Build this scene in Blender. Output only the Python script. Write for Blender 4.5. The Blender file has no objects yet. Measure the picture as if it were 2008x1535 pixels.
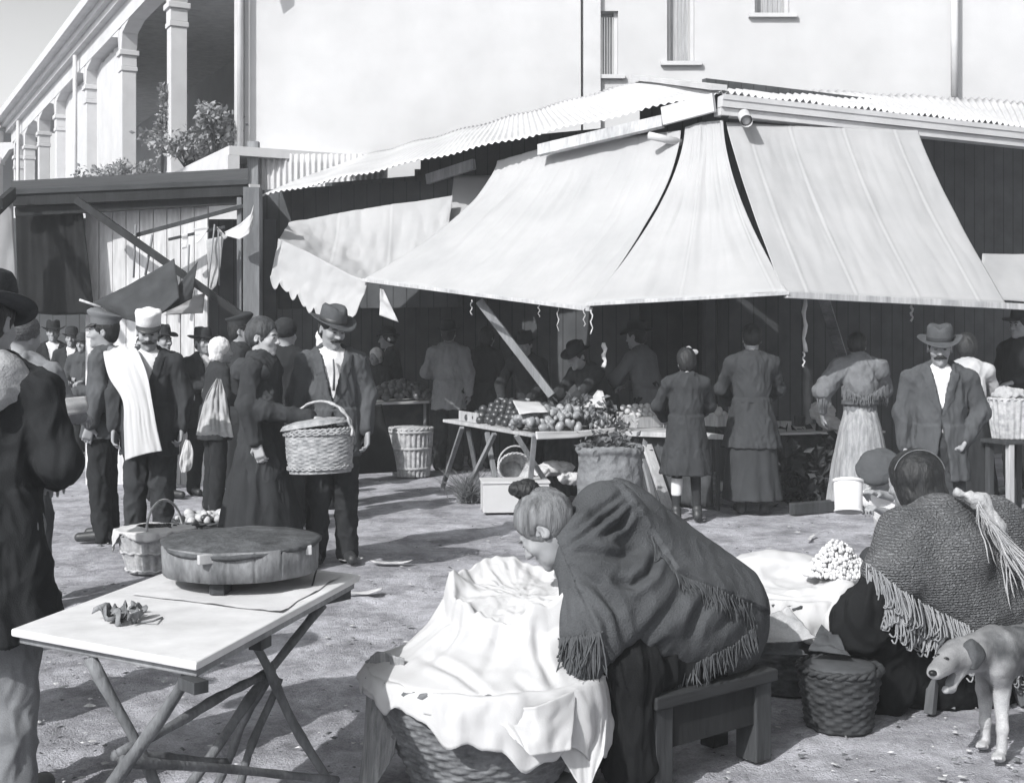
import bpy, math, random, numpy as np
from mathutils import Vector, Matrix, Quaternion
from mathutils.bvhtree import BVHTree
R = math.radians
random.seed(7); rng = np.random.default_rng(7)
sc = bpy.context.scene
COL = sc.collection
# ---------------------------------------------------------------- camera
F, CX, HY, EYE = 2500.0, 1004.0, 660.0, 1.55          # the photograph's focal length, centre column, horizon row and eye height
cam = bpy.data.cameras.new('camera'); cam_o = bpy.data.objects.new('camera', cam); COL.objects.link(cam_o)
cam.sensor_width = 36.0; cam.lens = 36.0 * F / 2008.0
cam_o.location = (0, 0, EYE); cam_o.rotation_euler = (R(90), 0, 0)
cam.shift_y = -(767.5 - HY) / 2008.0
cam.clip_start = 0.05; cam.clip_end = 600
sc.camera = cam_o
# ---------------------------------------------------------------- sky, sun, exposure
SUN_AZ = R(35); SUN_EL = R(37)                          # light travels away from the camera, 35 degrees to the right
LX, LY, LZ = math.sin(SUN_AZ) * math.cos(SUN_EL), math.cos(SUN_AZ) * math.cos(SUN_EL), -math.sin(SUN_EL)
w = bpy.data.worlds.new('World'); sc.world = w; w.use_nodes = True
nt = w.node_tree; nt.nodes.clear()
sky = nt.nodes.new('ShaderNodeTexSky'); sky.sky_type = 'NISHITA'; sky.sun_disc = False
sky.sun_elevation = SUN_EL; sky.sun_rotation = math.atan2(-LX, -LY); sky.dust_density = 9.0; sky.air_density = 1.0
bw = nt.nodes.new('ShaderNodeRGBToBW'); tint = nt.nodes.new('ShaderNodeMix'); tint.data_type = 'RGBA'; tint.blend_type = 'MULTIPLY'
tint.inputs[0].default_value = 1.0; tint.inputs[7].default_value = (0.98, 1.0, 1.02, 1)
bg = nt.nodes.new('ShaderNodeBackground'); bg.inputs[1].default_value = 0.085
wo = nt.nodes.new('ShaderNodeOutputWorld')
nt.links.new(sky.outputs[0], bw.inputs[0]); nt.links.new(bw.outputs[0], tint.inputs[6])
# thin bright haze low over the horizon
gtc = nt.nodes.new('ShaderNodeTexCoord'); gsx = nt.nodes.new('ShaderNodeSeparateXYZ'); nt.links.new(gtc.outputs['Generated'], gsx.inputs[0])
gmr = nt.nodes.new('ShaderNodeMapRange'); gmr.interpolation_type = 'SMOOTHSTEP'; gmr.inputs['From Min'].default_value = 0.42; gmr.inputs['From Max'].default_value = 0.085
gmr.inputs['To Min'].default_value = 0.0; gmr.inputs['To Max'].default_value = 8.5; nt.links.new(gsx.outputs['Z'], gmr.inputs[0])
gad = nt.nodes.new('ShaderNodeMix'); gad.data_type = 'RGBA'; gad.blend_type = 'ADD'; gad.inputs[0].default_value = 1.0
nt.links.new(tint.outputs[2], gad.inputs[6]); nt.links.new(gmr.outputs[0], gad.inputs[7])
nt.links.new(gad.outputs[2], bg.inputs[0]); nt.links.new(bg.outputs[0], wo.inputs[0])
sl = bpy.data.lights.new('sun', 'SUN'); sl.energy = 4.4; sl.angle = R(0.55); sl.color = (1.0, 0.992, 0.98)
so = bpy.data.objects.new('sun', sl); COL.objects.link(so); so.location = (-8, -12, 14)
so.rotation_euler = Vector((LX, LY, LZ)).to_track_quat('-Z', 'Y').to_euler()
vs = sc.view_settings; vs.view_transform = 'Standard'; vs.look = 'None'; vs.exposure = 0.25; vs.gamma = 1.0
try:
    sc.cycles.max_bounces = 6; sc.cycles.diffuse_bounces = 3; sc.cycles.transmission_bounces = 4; sc.cycles.transparent_max_bounces = 4
    sc.cycles.caustics_reflective = False; sc.cycles.caustics_refractive = False
except Exception: pass

# ---------------------------------------------------------------- placing
def P(px, py, Y):                                       # the point at depth Y that stands at this place of the photograph
    return np.array([(px - CX) * Y / F, Y, EYE - (py - HY) * Y / F])
def G(px, py):                                          # the ground point there
    s = (py - HY) / EYE
    return np.array([(px - CX) / s, F / s, 0.0])
def tag(o, label, cat, group=None, kind=None):
    if label: o['label'] = label
    if cat: o['category'] = cat
    if group: o['group'] = group
    if kind: o['kind'] = kind
    return o
def empty(name, loc=(0, 0, 0), rz=0.0, label=None, cat=None, group=None):
    o = bpy.data.objects.new(name, None); COL.objects.link(o); o.empty_display_size = 0.1
    o.location = loc; o.rotation_euler = (0, 0, rz)
    return tag(o, label, cat, group)
def link(name, me, mat=None, parent=None):
    o = bpy.data.objects.new(name, me); COL.objects.link(o)
    if mat is not None:
        for m in (mat if isinstance(mat, (list, tuple)) else [mat]): me.materials.append(m)
    if parent is not None: o.parent = parent
    return o
def copy_tree(o, parent=None):
    c = o.copy(); COL.objects.link(c)
    if parent is not None: c.parent = parent
    for ch in list(o.children): copy_tree(ch, c)
    return c

# ---------------------------------------------------------------- noise (numpy)
def _hash(i, j, k, s):
    n = (i * 374761393 + j * 668265263 + k * 1274126177 + s * 974634777) & 0xffffffff
    n = ((n ^ (n >> 13)) * 1103515245) & 0xffffffff
    n = ((n ^ (n >> 16)) * 2246822519) & 0xffffffff
    return n ^ (n >> 15)
def pn(p, s=0):                                         # gradient noise, about -0.7..0.7
    p = np.asarray(p, float); i = np.floor(p).astype(np.int64); f = p - i
    u = f * f * f * (f * (f * 6 - 15) + 10); out = np.zeros(len(p))
    for dx in (0, 1):
        for dy in (0, 1):
            for dz in (0, 1):
                h = _hash(i[:, 0] + dx, i[:, 1] + dy, i[:, 2] + dz, s)
                g = ((h & 1023) / 511.5 - 1) * (f[:, 0] - dx) + (((h >> 10) & 1023) / 511.5 - 1) * (f[:, 1] - dy) + (((h >> 20) & 1023) / 511.5 - 1) * (f[:, 2] - dz)
                wx = u[:, 0] if dx else 1 - u[:, 0]; wy = u[:, 1] if dy else 1 - u[:, 1]; wz = u[:, 2] if dz else 1 - u[:, 2]
                out += wx * wy * wz * g
    return out
def fbm(p, s=0, n=3):
    p = np.asarray(p, float); a, o = 1.0, np.zeros(len(p))
    for k in range(n): o += a * pn(p * 2.0 ** k, s + k); a *= 0.5
    return o

# ---------------------------------------------------------------- meshes
def mesh_q(name, V, Q, smooth=True):                    # from arrays: verts, quads
    V = np.ascontiguousarray(V, np.float32); Q = np.ascontiguousarray(Q, np.int32)
    me = bpy.data.meshes.new(name)
    me.vertices.add(len(V)); me.vertices.foreach_set('co', V.ravel())
    n = Q.shape[1]
    me.loops.add(Q.size); me.loops.foreach_set('vertex_index', Q.ravel())
    me.polygons.add(len(Q)); me.polygons.foreach_set('loop_start', np.arange(0, Q.size, n, dtype=np.int32))
    me.update(calc_edges=True); me.validate()
    if not smooth: me.shade_flat()
    return me
def vnorm(V, Q):
    a = V[Q[:, 2]] - V[Q[:, 0]]; b = V[Q[:, 3]] - V[Q[:, 1]]
    fn = np.cross(a, b); N = np.zeros_like(V)
    for c in range(4): np.add.at(N, Q[:, c], fn)
    return N / np.maximum(np.linalg.norm(N, axis=1, keepdims=True), 1e-9)
def gridq(nu, nv, closed=False):                        # quads of a nu x nv grid (v fastest); closed wraps u
    u = np.arange(nu if closed else nu - 1); v = np.arange(nv - 1)
    U, W = np.meshgrid(u, v, indexing='ij'); U2 = (U + 1) % nu
    return np.stack([U * nv + W, U2 * nv + W, U2 * nv + W + 1, U * nv + W + 1], -1).reshape(-1, 4)

class MB:                                               # collects shapes into one mesh
    def __init__(s): s.v = []; s.f = []; s.sm = []
    def add(s, V, Fs, smooth=False):
        o = len(s.v); s.v += [tuple(map(float, p)) for p in V]
        for f in Fs: s.f.append(tuple(o + int(i) for i in f)); s.sm.append(smooth)
        return s
    def box(s, c, sz, rot=None, jit=0.0):
        hx, hy, hz = sz[0] / 2, sz[1] / 2, sz[2] / 2
        V = np.array([(x, y, z) for x in (-hx, hx) for y in (-hy, hy) for z in (-hz, hz)])
        if jit: V = V + rng.uniform(-jit, jit, V.shape)
        if rot is not None: V = V @ np.array(rot).T
        return s.add(V + np.array(c), [(0, 1, 3, 2), (4, 6, 7, 5), (0, 4, 5, 1), (2, 3, 7, 6), (0, 2, 6, 4), (1, 5, 7, 3)])
    def beam(s, a, b, w, h=None, roll=0.0):             # square bar from a to b
        a = np.array(a, float); b = np.array(b, float); d = b - a; L = np.linalg.norm(d)
        q = Vector(d).to_track_quat('X', 'Z').to_matrix() @ Matrix.Rotation(roll, 3, 'X')
        return s.box((a + b) / 2, (L, w, h or w), rot=np.array(q))
    def tube(s, pts, r, n=8, caps=True, flat=1.0):
        pts = np.array(pts, float); m = len(pts); r = np.full(m, r) if np.isscalar(r) else np.array(r, float)
        T = np.gradient(pts, axis=0); T /= np.maximum(np.linalg.norm(T, axis=1, keepdims=True), 1e-9)
        u = np.cross(T[0], (0.31, 0.17, 0.93)); u /= np.linalg.norm(u); V = []
        for i in range(m):
            u = u - T[i] * u.dot(T[i]); u /= max(np.linalg.norm(u), 1e-9); w_ = np.cross(T[i], u)
            for k in range(n):
                a = 2 * math.pi * k / n; V.append(pts[i] + r[i] * (u * math.cos(a) + flat * w_ * math.sin(a)))
        Fs = [(i * n + k, i * n + (k + 1) % n, (i + 1) * n + (k + 1) % n, (i + 1) * n + k) for i in range(m - 1) for k in range(n)]
        if caps: Fs += [tuple(range(n))[::-1], tuple((m - 1) * n + k for k in range(n))]
        return s.add(V, Fs, True)
    def lathe(s, prof, c=(0, 0, 0), n=24, sx=1.0, sy=1.0, cap=True, jit=0.0):
        V = [(r * sx * math.cos(2 * math.pi * k / n), r * sy * math.sin(2 * math.pi * k / n), z) for r, z in prof for k in range(n)]
        V = np.array(V)
        if jit: V[:, :2] *= 1 + jit * pn(V * 9 + np.array(c) * 3, 5)[:, None]
        m = len(prof)
        Fs = [(i * n + k, i * n + (k + 1) % n, (i + 1) * n + (k + 1) % n, (i + 1) * n + k) for i in range(m - 1) for k in range(n)]
        if cap: Fs += [tuple(range(n))[::-1], tuple((m - 1) * n + k for k in range(n))]
        return s.add(V + np.array(c), Fs, True)
    def build(s, name, mat=None, parent=None, bevel=0.0, label=None):
        me = bpy.data.meshes.new(name); me.from_pydata(s.v, [], s.f)
        me.polygons.foreach_set('use_smooth', np.array(s.sm, dtype=bool)); me.update()
        o = link(name, me, mat, parent)
        if bevel:
            b = o.modifiers.new('bevel', 'BEVEL'); b.width = bevel; b.segments = 2; b.limit_method = 'ANGLE'; b.angle_limit = R(40)
        if label: o['label'] = label
        return o

# ---------------------------------------------------------------- signed distance shapes -> one smooth surface
class Sdf:
    def __init__(s): s.L = []
    def fn(s, f, lo, hi, k=0.02, op='+'):
        s.L.append((f, np.array(lo, float), np.array(hi, float), k, op)); return s
    def cone(s, a, b, ra, rb=None, k=0.03, op='+', fl=1.0):
        a = np.array(a, float); b = np.array(b, float); rb = ra if rb is None else rb; ba = b - a; ba2 = ba.copy(); ba2[1] /= fl
        L2 = max(ba2.dot(ba2), 1e-9); m = (1 + fl) / 2 if fl < 1 else 1.0
        def f(X, Y, Z):
            x, y, z = X - a[0], (Y - a[1]) / fl, Z - a[2]
            t = np.clip((x * ba2[0] + y * ba2[1] + z * ba2[2]) / L2, 0, 1)
            return (np.sqrt((x - t * ba2[0]) ** 2 + (y - t * ba2[1]) ** 2 + (z - t * ba2[2]) ** 2) - (ra + (rb - ra) * t)) * m
        r = max(ra, rb)
        return s.fn(f, np.minimum(a, b) - r, np.maximum(a, b) + r, k, op)
    def chain(s, pts, rs, k=0.02, op='+'):
        for i in range(len(pts) - 1): s.cone(pts[i], pts[i + 1], rs[i], rs[i + 1], k, op)
        return s
    def ball(s, c, r, k=0.02, op='+', rot=None):
        c = np.array(c, float); r = np.array([r] * 3 if np.isscalar(r) else r, float); M_ = None if rot is None else np.array(rot).T
        def f(X, Y, Z):
            x, y, z = X - c[0], Y - c[1], Z - c[2]
            if M_ is not None: x, y, z = (M_[i, 0] * x + M_[i, 1] * y + M_[i, 2] * z for i in range(3))
            k0 = np.sqrt((x / r[0]) ** 2 + (y / r[1]) ** 2 + (z / r[2]) ** 2); k1 = np.sqrt((x / r[0] ** 2) ** 2 + (y / r[1] ** 2) ** 2 + (z / r[2] ** 2) ** 2)
            return k0 * (k0 - 1) / np.maximum(k1, 1e-6)
        h = r.max() if rot is not None else r
        return s.fn(f, c - h, c + h, k, op)
    def col(s, lev, k=0.03, op='+', pleat=None):         # upright column: (z, cx, cy, rx, ry) levels, optional pleats (n, amp at bottom, phase)
        lev = sorted(lev); A = np.array(lev, float)
        def f(X, Y, Z):
            z = np.asarray(Z).ravel(); sh = (1, 1, -1)
            cx, cy, rx, ry = (np.interp(z, A[:, 0], A[:, i]).reshape(sh) for i in (1, 2, 3, 4))
            x, y = (X - cx) / rx, (Y - cy) / ry; q = np.sqrt(x * x + y * y)
            if pleat is not None:
                th = np.arctan2(y, x); t = np.clip((A[-1, 0] - z) / max(A[-1, 0] - A[0, 0], 1e-6), 0, 1).reshape(sh)
                q = q / (1 + pleat[1] * (0.15 + 0.85 * t) * (np.sin(pleat[0] * th + 1.7 * np.sin(2 * th + pleat[2]) + pleat[2]) * 0.7 + 0.5 * np.sin(pleat[0] * 0.47 * th + 2 * pleat[2])))
            d = (q - 1) * np.minimum(rx, ry)
            return np.maximum(np.maximum(d, A[0, 0] - Z), Z - A[-1, 0])
        m = np.maximum(A[:, 3], A[:, 4]).max() * 1.15
        lo = (A[:, 1].min() - m, A[:, 2].min() - m, A[0, 0]); hi = (A[:, 1].max() + m, A[:, 2].max() + m, A[-1, 0])
        return s.fn(f, lo, hi, k, op)
    def grid(s, res, lo=None, hi=None):
        pl = [l for l in s.L if l[4] == '+']
        lo = np.min([l[1] for l in pl], 0) if lo is None else np.array(lo, float); hi = np.max([l[2] for l in pl], 0) if hi is None else np.array(hi, float)
        lo = lo - 3 * res; n = np.ceil((hi + 3 * res - lo) / res).astype(int) + 1
        ax = [(lo[i] + res * np.arange(n[i])).astype(np.float32) for i in range(3)]
        D = np.full(n, 0.5, np.float32)
        for f, l, h, k, op in s.L:
            if op == '+': m = k + 2.5 * res
            else: m = k + 2.5 * res
            a = np.clip(np.floor((l - m - lo) / res).astype(int), 0, n); b = np.clip(np.ceil((h + m - lo) / res).astype(int) + 1, 0, n)
            if np.any(b <= a): continue
            sl_ = tuple(slice(a[i], b[i]) for i in range(3))
            X = ax[0][sl_[0]][:, None, None]; Y = ax[1][sl_[1]][None, :, None]; Z = ax[2][sl_[2]][None, None, :]
            d = np.broadcast_to(f(X, Y, Z), tuple(b - a)).astype(np.float32); o = D[sl_]
            if op == '+':
                q = np.maximum(k - np.abs(o - d), 0) / max(k, 1e-6); D[sl_] = np.minimum(o, d) - q * q * k * 0.25
            elif op == '-':
                q = np.maximum(k - np.abs(o + d), 0) / max(k, 1e-6); D[sl_] = np.maximum(o, -d) + q * q * k * 0.25
            elif op == '~': D[sl_] = o + d               # plain offset inside the box
        return D, lo, ax
    def verts(s, res, lo=None, hi=None):
        D, lo, ax = s.grid(res, lo, hi); S = D < 0
        c = np.zeros(tuple(np.array(D.shape) - 1), np.int8)
        for dx in (0, 1):
            for dy in (0, 1):
                for dz in (0, 1): c += S[dx:D.shape[0] - 1 + dx, dy:D.shape[1] - 1 + dy, dz:D.shape[2] - 1 + dz]
        act = (c > 0) & (c < 8); I = np.argwhere(act); idx = np.full(act.shape, -1, np.int64); idx[act] = np.arange(len(I))
        acc = np.zeros((len(I), 3)); cnt = np.zeros(len(I))
        for axs in range(3):
            for p in (0, 1):
                for q in (0, 1):
                    a = np.zeros(3, int); a[(axs + 1) % 3] = p; a[(axs + 2) % 3] = q; b = a.copy(); b[axs] = 1
                    A = I + a; B = I + b; da = D[A[:, 0], A[:, 1], A[:, 2]]; db = D[B[:, 0], B[:, 1], B[:, 2]]
                    m = (da < 0) != (db < 0)
                    t = np.where(m, da / np.where(m, da - db, 1), 0); pos = A.astype(float); pos[:, axs] += t
                    acc[m] += pos[m]; cnt[m] += 1
        V = lo + res * acc / np.maximum(cnt, 1)[:, None]; Qs = []
        for axs in range(3):
            u, v = (axs + 1) % 3, (axs + 2) % 3
            s0 = [slice(None)] * 3; s1 = [slice(None)] * 3
            s0[axs] = slice(0, -1); s1[axs] = slice(1, None)
            for k in (u, v): s0[k] = slice(1, -1); s1[k] = slice(1, -1)
            a, b = S[tuple(s0)], S[tuple(s1)]; E = np.argwhere(a != b); ins = a[tuple(E.T)]
            off = np.zeros(3, int); off[u] = off[v] = 1; E = E + off
            def cell(du, dv):
                C = E.copy(); C[:, u] += du; C[:, v] += dv; return idx[C[:, 0], C[:, 1], C[:, 2]]
            q = np.stack([cell(-1, -1), cell(0, -1), cell(0, 0), cell(-1, 0)], -1)
            q[~ins] = q[~ins][:, ::-1]; Qs.append(q)
        return V, np.concatenate(Qs)
    def build(s, name, res, mat, parent=None, fold=0.0, fs=(14, 14, 4), seed=1, fn=None, lo=None, hi=None):
        V, Q = s.verts(res, lo, hi)
        if fold or fn:
            N = vnorm(V, Q)
            if fold:
                W = V + 0.05 * np.stack([pn(V * 5, seed + 9), pn(V * 5, seed + 10), pn(V * 5, seed + 11)], -1)
                n1 = pn(W * np.array(fs), seed); n2 = pn(W * np.array(fs) * 2.1, seed + 3)
                V = V + N * (fold * (1.6 * (0.35 - np.abs(n1) * 1.9) + 0.9 * (0.3 - np.abs(n2) * 1.6)))[:, None]
            if fn: V = fn(V, N)
        return link(name, mesh_q(name, V, Q), mat, parent)
def rx(a): return np.array(Matrix.Rotation(a, 3, 'X'))
def ry(a): return np.array(Matrix.Rotation(a, 3, 'Y'))
def rz(a): return np.array(Matrix.Rotation(a, 3, 'Z'))
# ---------------------------------------------------------------- materials (a black-and-white place: neutral greys, slightly cool)
def grey(v):
    k = max(0.0, 1 - v / 0.45)
    return (v * (1 - 0.05 * k), v, v * (1.015 + 0.055 * k), 1)
_MC = {}
def M(name, v, rough=0.85, var=0.22, scale=6.0, bump=0.0, bscale=80.0, stretch=(1, 1, 1), kind=None, spec=0.25, trans=0.0, blo=None, dark=None, attr=None, bdist=0.01):
    if name in _MC: return _MC[name]
    m = bpy.data.materials.new(name); m.use_nodes = True; t = m.node_tree; N = t.nodes; N.clear(); Lk = t.links.new
    out = N.new('ShaderNodeOutputMaterial'); b = N.new('ShaderNodeBsdfPrincipled')
    b.inputs['Roughness'].default_value = rough; b.inputs['Specular IOR Level'].default_value = spec
    tc = N.new('ShaderNodeTexCoord'); mp = N.new('ShaderNodeMapping'); mp.inputs['Scale'].default_value = stretch
    Lk(tc.outputs['Object'], mp.inputs[0])
    nz = N.new('ShaderNodeTexNoise'); nz.inputs['Scale'].default_value = scale; nz.inputs['Detail'].default_value = 6; nz.inputs['Roughness'].default_value = 0.62
    Lk(mp.outputs[0], nz.inputs['Vector'])
    cr = N.new('ShaderNodeValToRGB'); e = cr.color_ramp.elements
    e[0].position = 0.30; e[0].color = grey(v * (1 - var)); e[1].position = 0.70; e[1].color = grey(v * (1 + var))
    Lk(nz.outputs['Fac'], cr.inputs[0]); col = cr.outputs[0]
    n2 = N.new('ShaderNodeTexNoise'); n2.inputs['Scale'].default_value = bscale; n2.inputs['Detail'].default_value = 4
    Lk(mp.outputs[0], n2.inputs['Vector']); h = n2.outputs['Fac']
    def mul(c, fac_sock, lo_, hi_):                       # multiplies a colour by a factor mapped to lo..hi
        mr = N.new('ShaderNodeMapRange'); mr.inputs['To Min'].default_value = lo_; mr.inputs['To Max'].default_value = hi_; Lk(fac_sock, mr.inputs[0])
        mx = N.new('ShaderNodeMix'); mx.data_type = 'RGBA'; mx.blend_type = 'MULTIPLY'; mx.inputs[0].default_value = 1.0
        Lk(c, mx.inputs[6]); Lk(mr.outputs[0], mx.inputs[7]); return mx.outputs[2]
    if kind in ('cloth', 'knit'):
        col = mul(col, h, 0.72, 1.28)
    if kind == 'knit':                                    # rows of stitches
        wv = N.new('ShaderNodeTexWave'); wv.inputs['Scale'].default_value = bscale * 0.3; wv.bands_direction = 'Z'; wv.inputs['Distortion'].default_value = 5.0; wv.inputs['Detail'].default_value = 3; wv.inputs['Detail Scale'].default_value = 3.0
        Lk(mp.outputs[0], wv.inputs['Vector'])
        vo = N.new('ShaderNodeTexVoronoi'); vo.inputs['Scale'].default_value = bscale * 1.1; Lk(mp.outputs[0], vo.inputs['Vector'])
        ad = N.new('ShaderNodeMath'); ad.operation = 'SUBTRACT'; Lk(wv.outputs['Fac'], ad.inputs[0]); Lk(vo.outputs['Distance'], ad.inputs[1]); h = ad.outputs[0]
        col = mul(col, h, 0.6, 1.25)
    if kind == 'wood':                                    # grain along the object's stretch
        n3 = N.new('ShaderNodeTexNoise'); n3.inputs['Scale'].default_value = scale * 9; n3.inputs['Detail'].default_value = 5; Lk(mp.outputs[0], n3.inputs['Vector'])
        col = mul(col, n3.outputs['Fac'], 0.55, 1.35); h = n3.outputs['Fac']
    if kind == 'plaster':
        n3 = N.new('ShaderNodeTexNoise'); n3.inputs['Scale'].default_value = scale * 0.25; n3.inputs['Detail'].default_value = 8; Lk(mp.outputs[0], n3.inputs['Vector'])
        col = mul(col, n3.outputs['Fac'], 0.86, 1.08)
    if kind == 'boards':                                  # upright boards with dark joints
        wv = N.new('ShaderNodeTexWave'); wv.wave_profile = 'SAW'; wv.inputs['Scale'].default_value = bscale; wv.inputs['Distortion'].default_value = 0.0; wv.bands_direction = 'X'
        Lk(tc.outputs['Object'], wv.inputs['Vector']); r2 = N.new('ShaderNodeValToRGB'); q = r2.color_ramp.elements
        q[0].position = 0.02; q[0].color = (0.25,) * 3 + (1,); q[1].position = 0.10; q[1].color = (1, 1, 1, 1); Lk(wv.outputs['Fac'], r2.inputs[0])
        col = mul(col, r2.outputs[0], 0.0, 1.0); h = r2.outputs[0]
    if attr:                                              # the thing's own markings, kept as a value per vertex
        at = N.new('ShaderNodeAttribute'); at.attribute_name = attr; mx = N.new('ShaderNodeMix'); mx.data_type = 'RGBA'
        Lk(at.outputs['Fac'], mx.inputs[0]); Lk(col, mx.inputs[6])
        c2 = N.new('ShaderNodeValToRGB'); q = c2.color_ramp.elements; q[0].position = 0.3; q[1].position = 0.7; q[0].color = grey(dark * 0.85); q[1].color = grey(dark * 1.15); Lk(nz.outputs['Fac'], c2.inputs[0])
        Lk(c2.outputs[0], mx.inputs[7]); col = mx.outputs[2]
    Lk(col, b.inputs['Base Color'])
    if bump:
        bp = N.new('ShaderNodeBump'); bp.inputs['Strength'].default_value = bump; bp.inputs['Distance'].default_value = bdist; Lk(h, bp.inputs['Height']); Lk(bp.outputs[0], b.inputs['Normal'])
    if trans:
        tr = N.new('ShaderNodeBsdfTranslucent'); Lk(col, tr.inputs[0]); ms = N.new('ShaderNodeMixShader'); ms.inputs[0].default_value = trans
        Lk(b.outputs[0], ms.inputs[1]); Lk(tr.outputs[0], ms.inputs[2]); Lk(ms.outputs[0], out.inputs[0])
    else: Lk(b.outputs[0], out.inputs[0])
    _MC[name] = m; return m
def cloth(v, var=0.18, nm='cloth', bs=260.0, bump=0.25):
    return M('%s_%03d' % (nm, round(v * 1000)), v, 0.92, var, 5.0, bump, bs, kind='cloth', spec=0.12)
SKIN = M('skin', 0.27, 0.6, 0.12, 14, 0.08, 120, spec=0.3)
SKIN_PALE = M('skin_pale', 0.36, 0.6, 0.12, 14, 0.08, 120, spec=0.3)
HAIR = M('hair_dark', 0.018, 0.55, 0.5, 30, 0.5, 160, stretch=(1, 1, 0.25), spec=0.35)
HAIR_G = M('hair_greying', 0.13, 0.6, 0.75, 24, 0.6, 150, stretch=(1.6, 1.6, 0.2), spec=0.35)
EYE_M = M('eye', 0.012, 0.3, 0.1, spec=0.5)
SHOE = M('shoe_leather', 0.03, 0.5, 0.35, 14, 0.15, 60, spec=0.5)
SHIRT = cloth(0.58, 0.06, 'shirt_cloth')
CANVAS = M('awning_canvas', 0.43, 0.9, 0.07, 1.6, 0.10, 300, kind='plaster', trans=0.14, spec=0.1)
SHEET = M('white_sheet', 0.52, 0.9, 0.05, 3.0, 0.15, 220, kind='plaster', trans=0.08, spec=0.1)
RAG = M('rag_cloth', 0.40, 0.95, 0.25, 6, 0.3, 200, kind='cloth', trans=0.12, spec=0.1)
WOOD_L = M('pale_wood', 0.40, 0.75, 0.3, 5, 0.2, 60, (1, 1, 0.12), 'wood')
WOOD_M = M('weathered_wood', 0.20, 0.8, 0.35, 5, 0.3, 60, (1, 1, 0.12), 'wood')
WOOD_D = M('dark_wood', 0.05, 0.8, 0.4, 5, 0.3, 60, (1, 1, 0.12), 'wood')
STICK = M('peeled_stick', 0.13, 0.8, 0.55, 9, 0.5, 40, (1, 1, 0.4), 'wood')
PLASTER = M('plaster_white', 0.485, 0.9, 0.05, 1.6, 0.12, 40, kind='plaster', spec=0.1)
STONE_W = M('painted_trim', 0.50, 0.85, 0.07, 2.5, 0.12, 30, kind='plaster', spec=0.15)
WICK_L = M('wicker_pale', 0.36, 0.7, 0.4, 22, 0.3, 90, spec=0.3)
WICK_M = M('wicker_brown', 0.14, 0.7, 0.5, 22, 0.3, 90, spec=0.3)
WICK_D = M('wicker_dark', 0.05, 0.7, 0.5, 22, 0.3, 90, spec=0.3)
ZINC = M('zinc_sheet', 0.50, 0.7, 0.12, 1.5, 0.08, 30, kind='plaster', spec=0.4)
ENAMEL = M('white_enamel', 0.70, 0.35, 0.06, 6, 0.03, 30, spec=0.5)
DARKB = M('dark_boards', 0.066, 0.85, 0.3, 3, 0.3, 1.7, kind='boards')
LEAF = M('leaf_green', 0.11, 0.6, 0.5, 3, 0.1, 30, spec=0.3, trans=0.15)
LEAF_P = M('leaf_pale', 0.26, 0.6, 0.5, 3, 0.1, 30, spec=0.3, trans=0.15)
# ================================================================ THE SETTING
# ---- ground: one sheet to the horizon, finer where it is seen
def lines(a, b, st, far, grow=1.5):
    x = list(np.arange(a, b + 1e-6, st)); d = st
    while x[-1] < far: d *= grow; x.append(x[-1] + d)
    d = st
    while x[0] > -far: d *= grow; x.insert(0, x[0] - d)
    return np.array(x)
gx, gy = lines(-4.5, 4.5, 0.036, 60), lines(3.6, 12.5, 0.036, 60)
XX, YY = np.meshgrid(gx, gy, indexing='ij'); V = np.stack([XX.ravel(), YY.ravel(), np.zeros(XX.size)], -1)
near = np.clip(1 - np.maximum(np.abs(V[:, 0]) - 8, 0) / 6, 0, 1) * np.clip(1 - np.maximum(V[:, 1] - 16, 0) / 6, 0, 1)
V[:, 2] = near * (0.010 * fbm(V * 1.3, 3, 3) + 0.006 * fbm(V * 6, 8, 2) + 0.004 * np.abs(pn(V * 14, 5))) - 0.012
for _ in range(420):                                     # footprints trodden into the earth
    fy = 3.8 + 8.0 * rng.uniform() ** 1.2; fx = rng.uniform(-.42, .42) * fy; fa = rng.normal(.6, .8); u_ = np.abs(gx - fx) < .3; v_ = np.abs(gy - fy) < .3; iu = np.where(u_)[0]; iv = np.where(v_)[0]
    if len(iu) == 0 or len(iv) == 0: continue
    ii = (iu[:, None] * len(gy) + iv[None]).ravel(); dx, dy = V[ii, 0] - fx, V[ii, 1] - fy; a_, b_ = dx * math.cos(fa) + dy * math.sin(fa), -dx * math.sin(fa) + dy * math.cos(fa); e_ = np.hypot(a_ / .055, b_ / .14)
    V[ii, 2] += -.009 * np.exp(-e_ ** 4) + .004 * np.exp(-((e_ - 1.35) / .3) ** 2)
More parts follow.
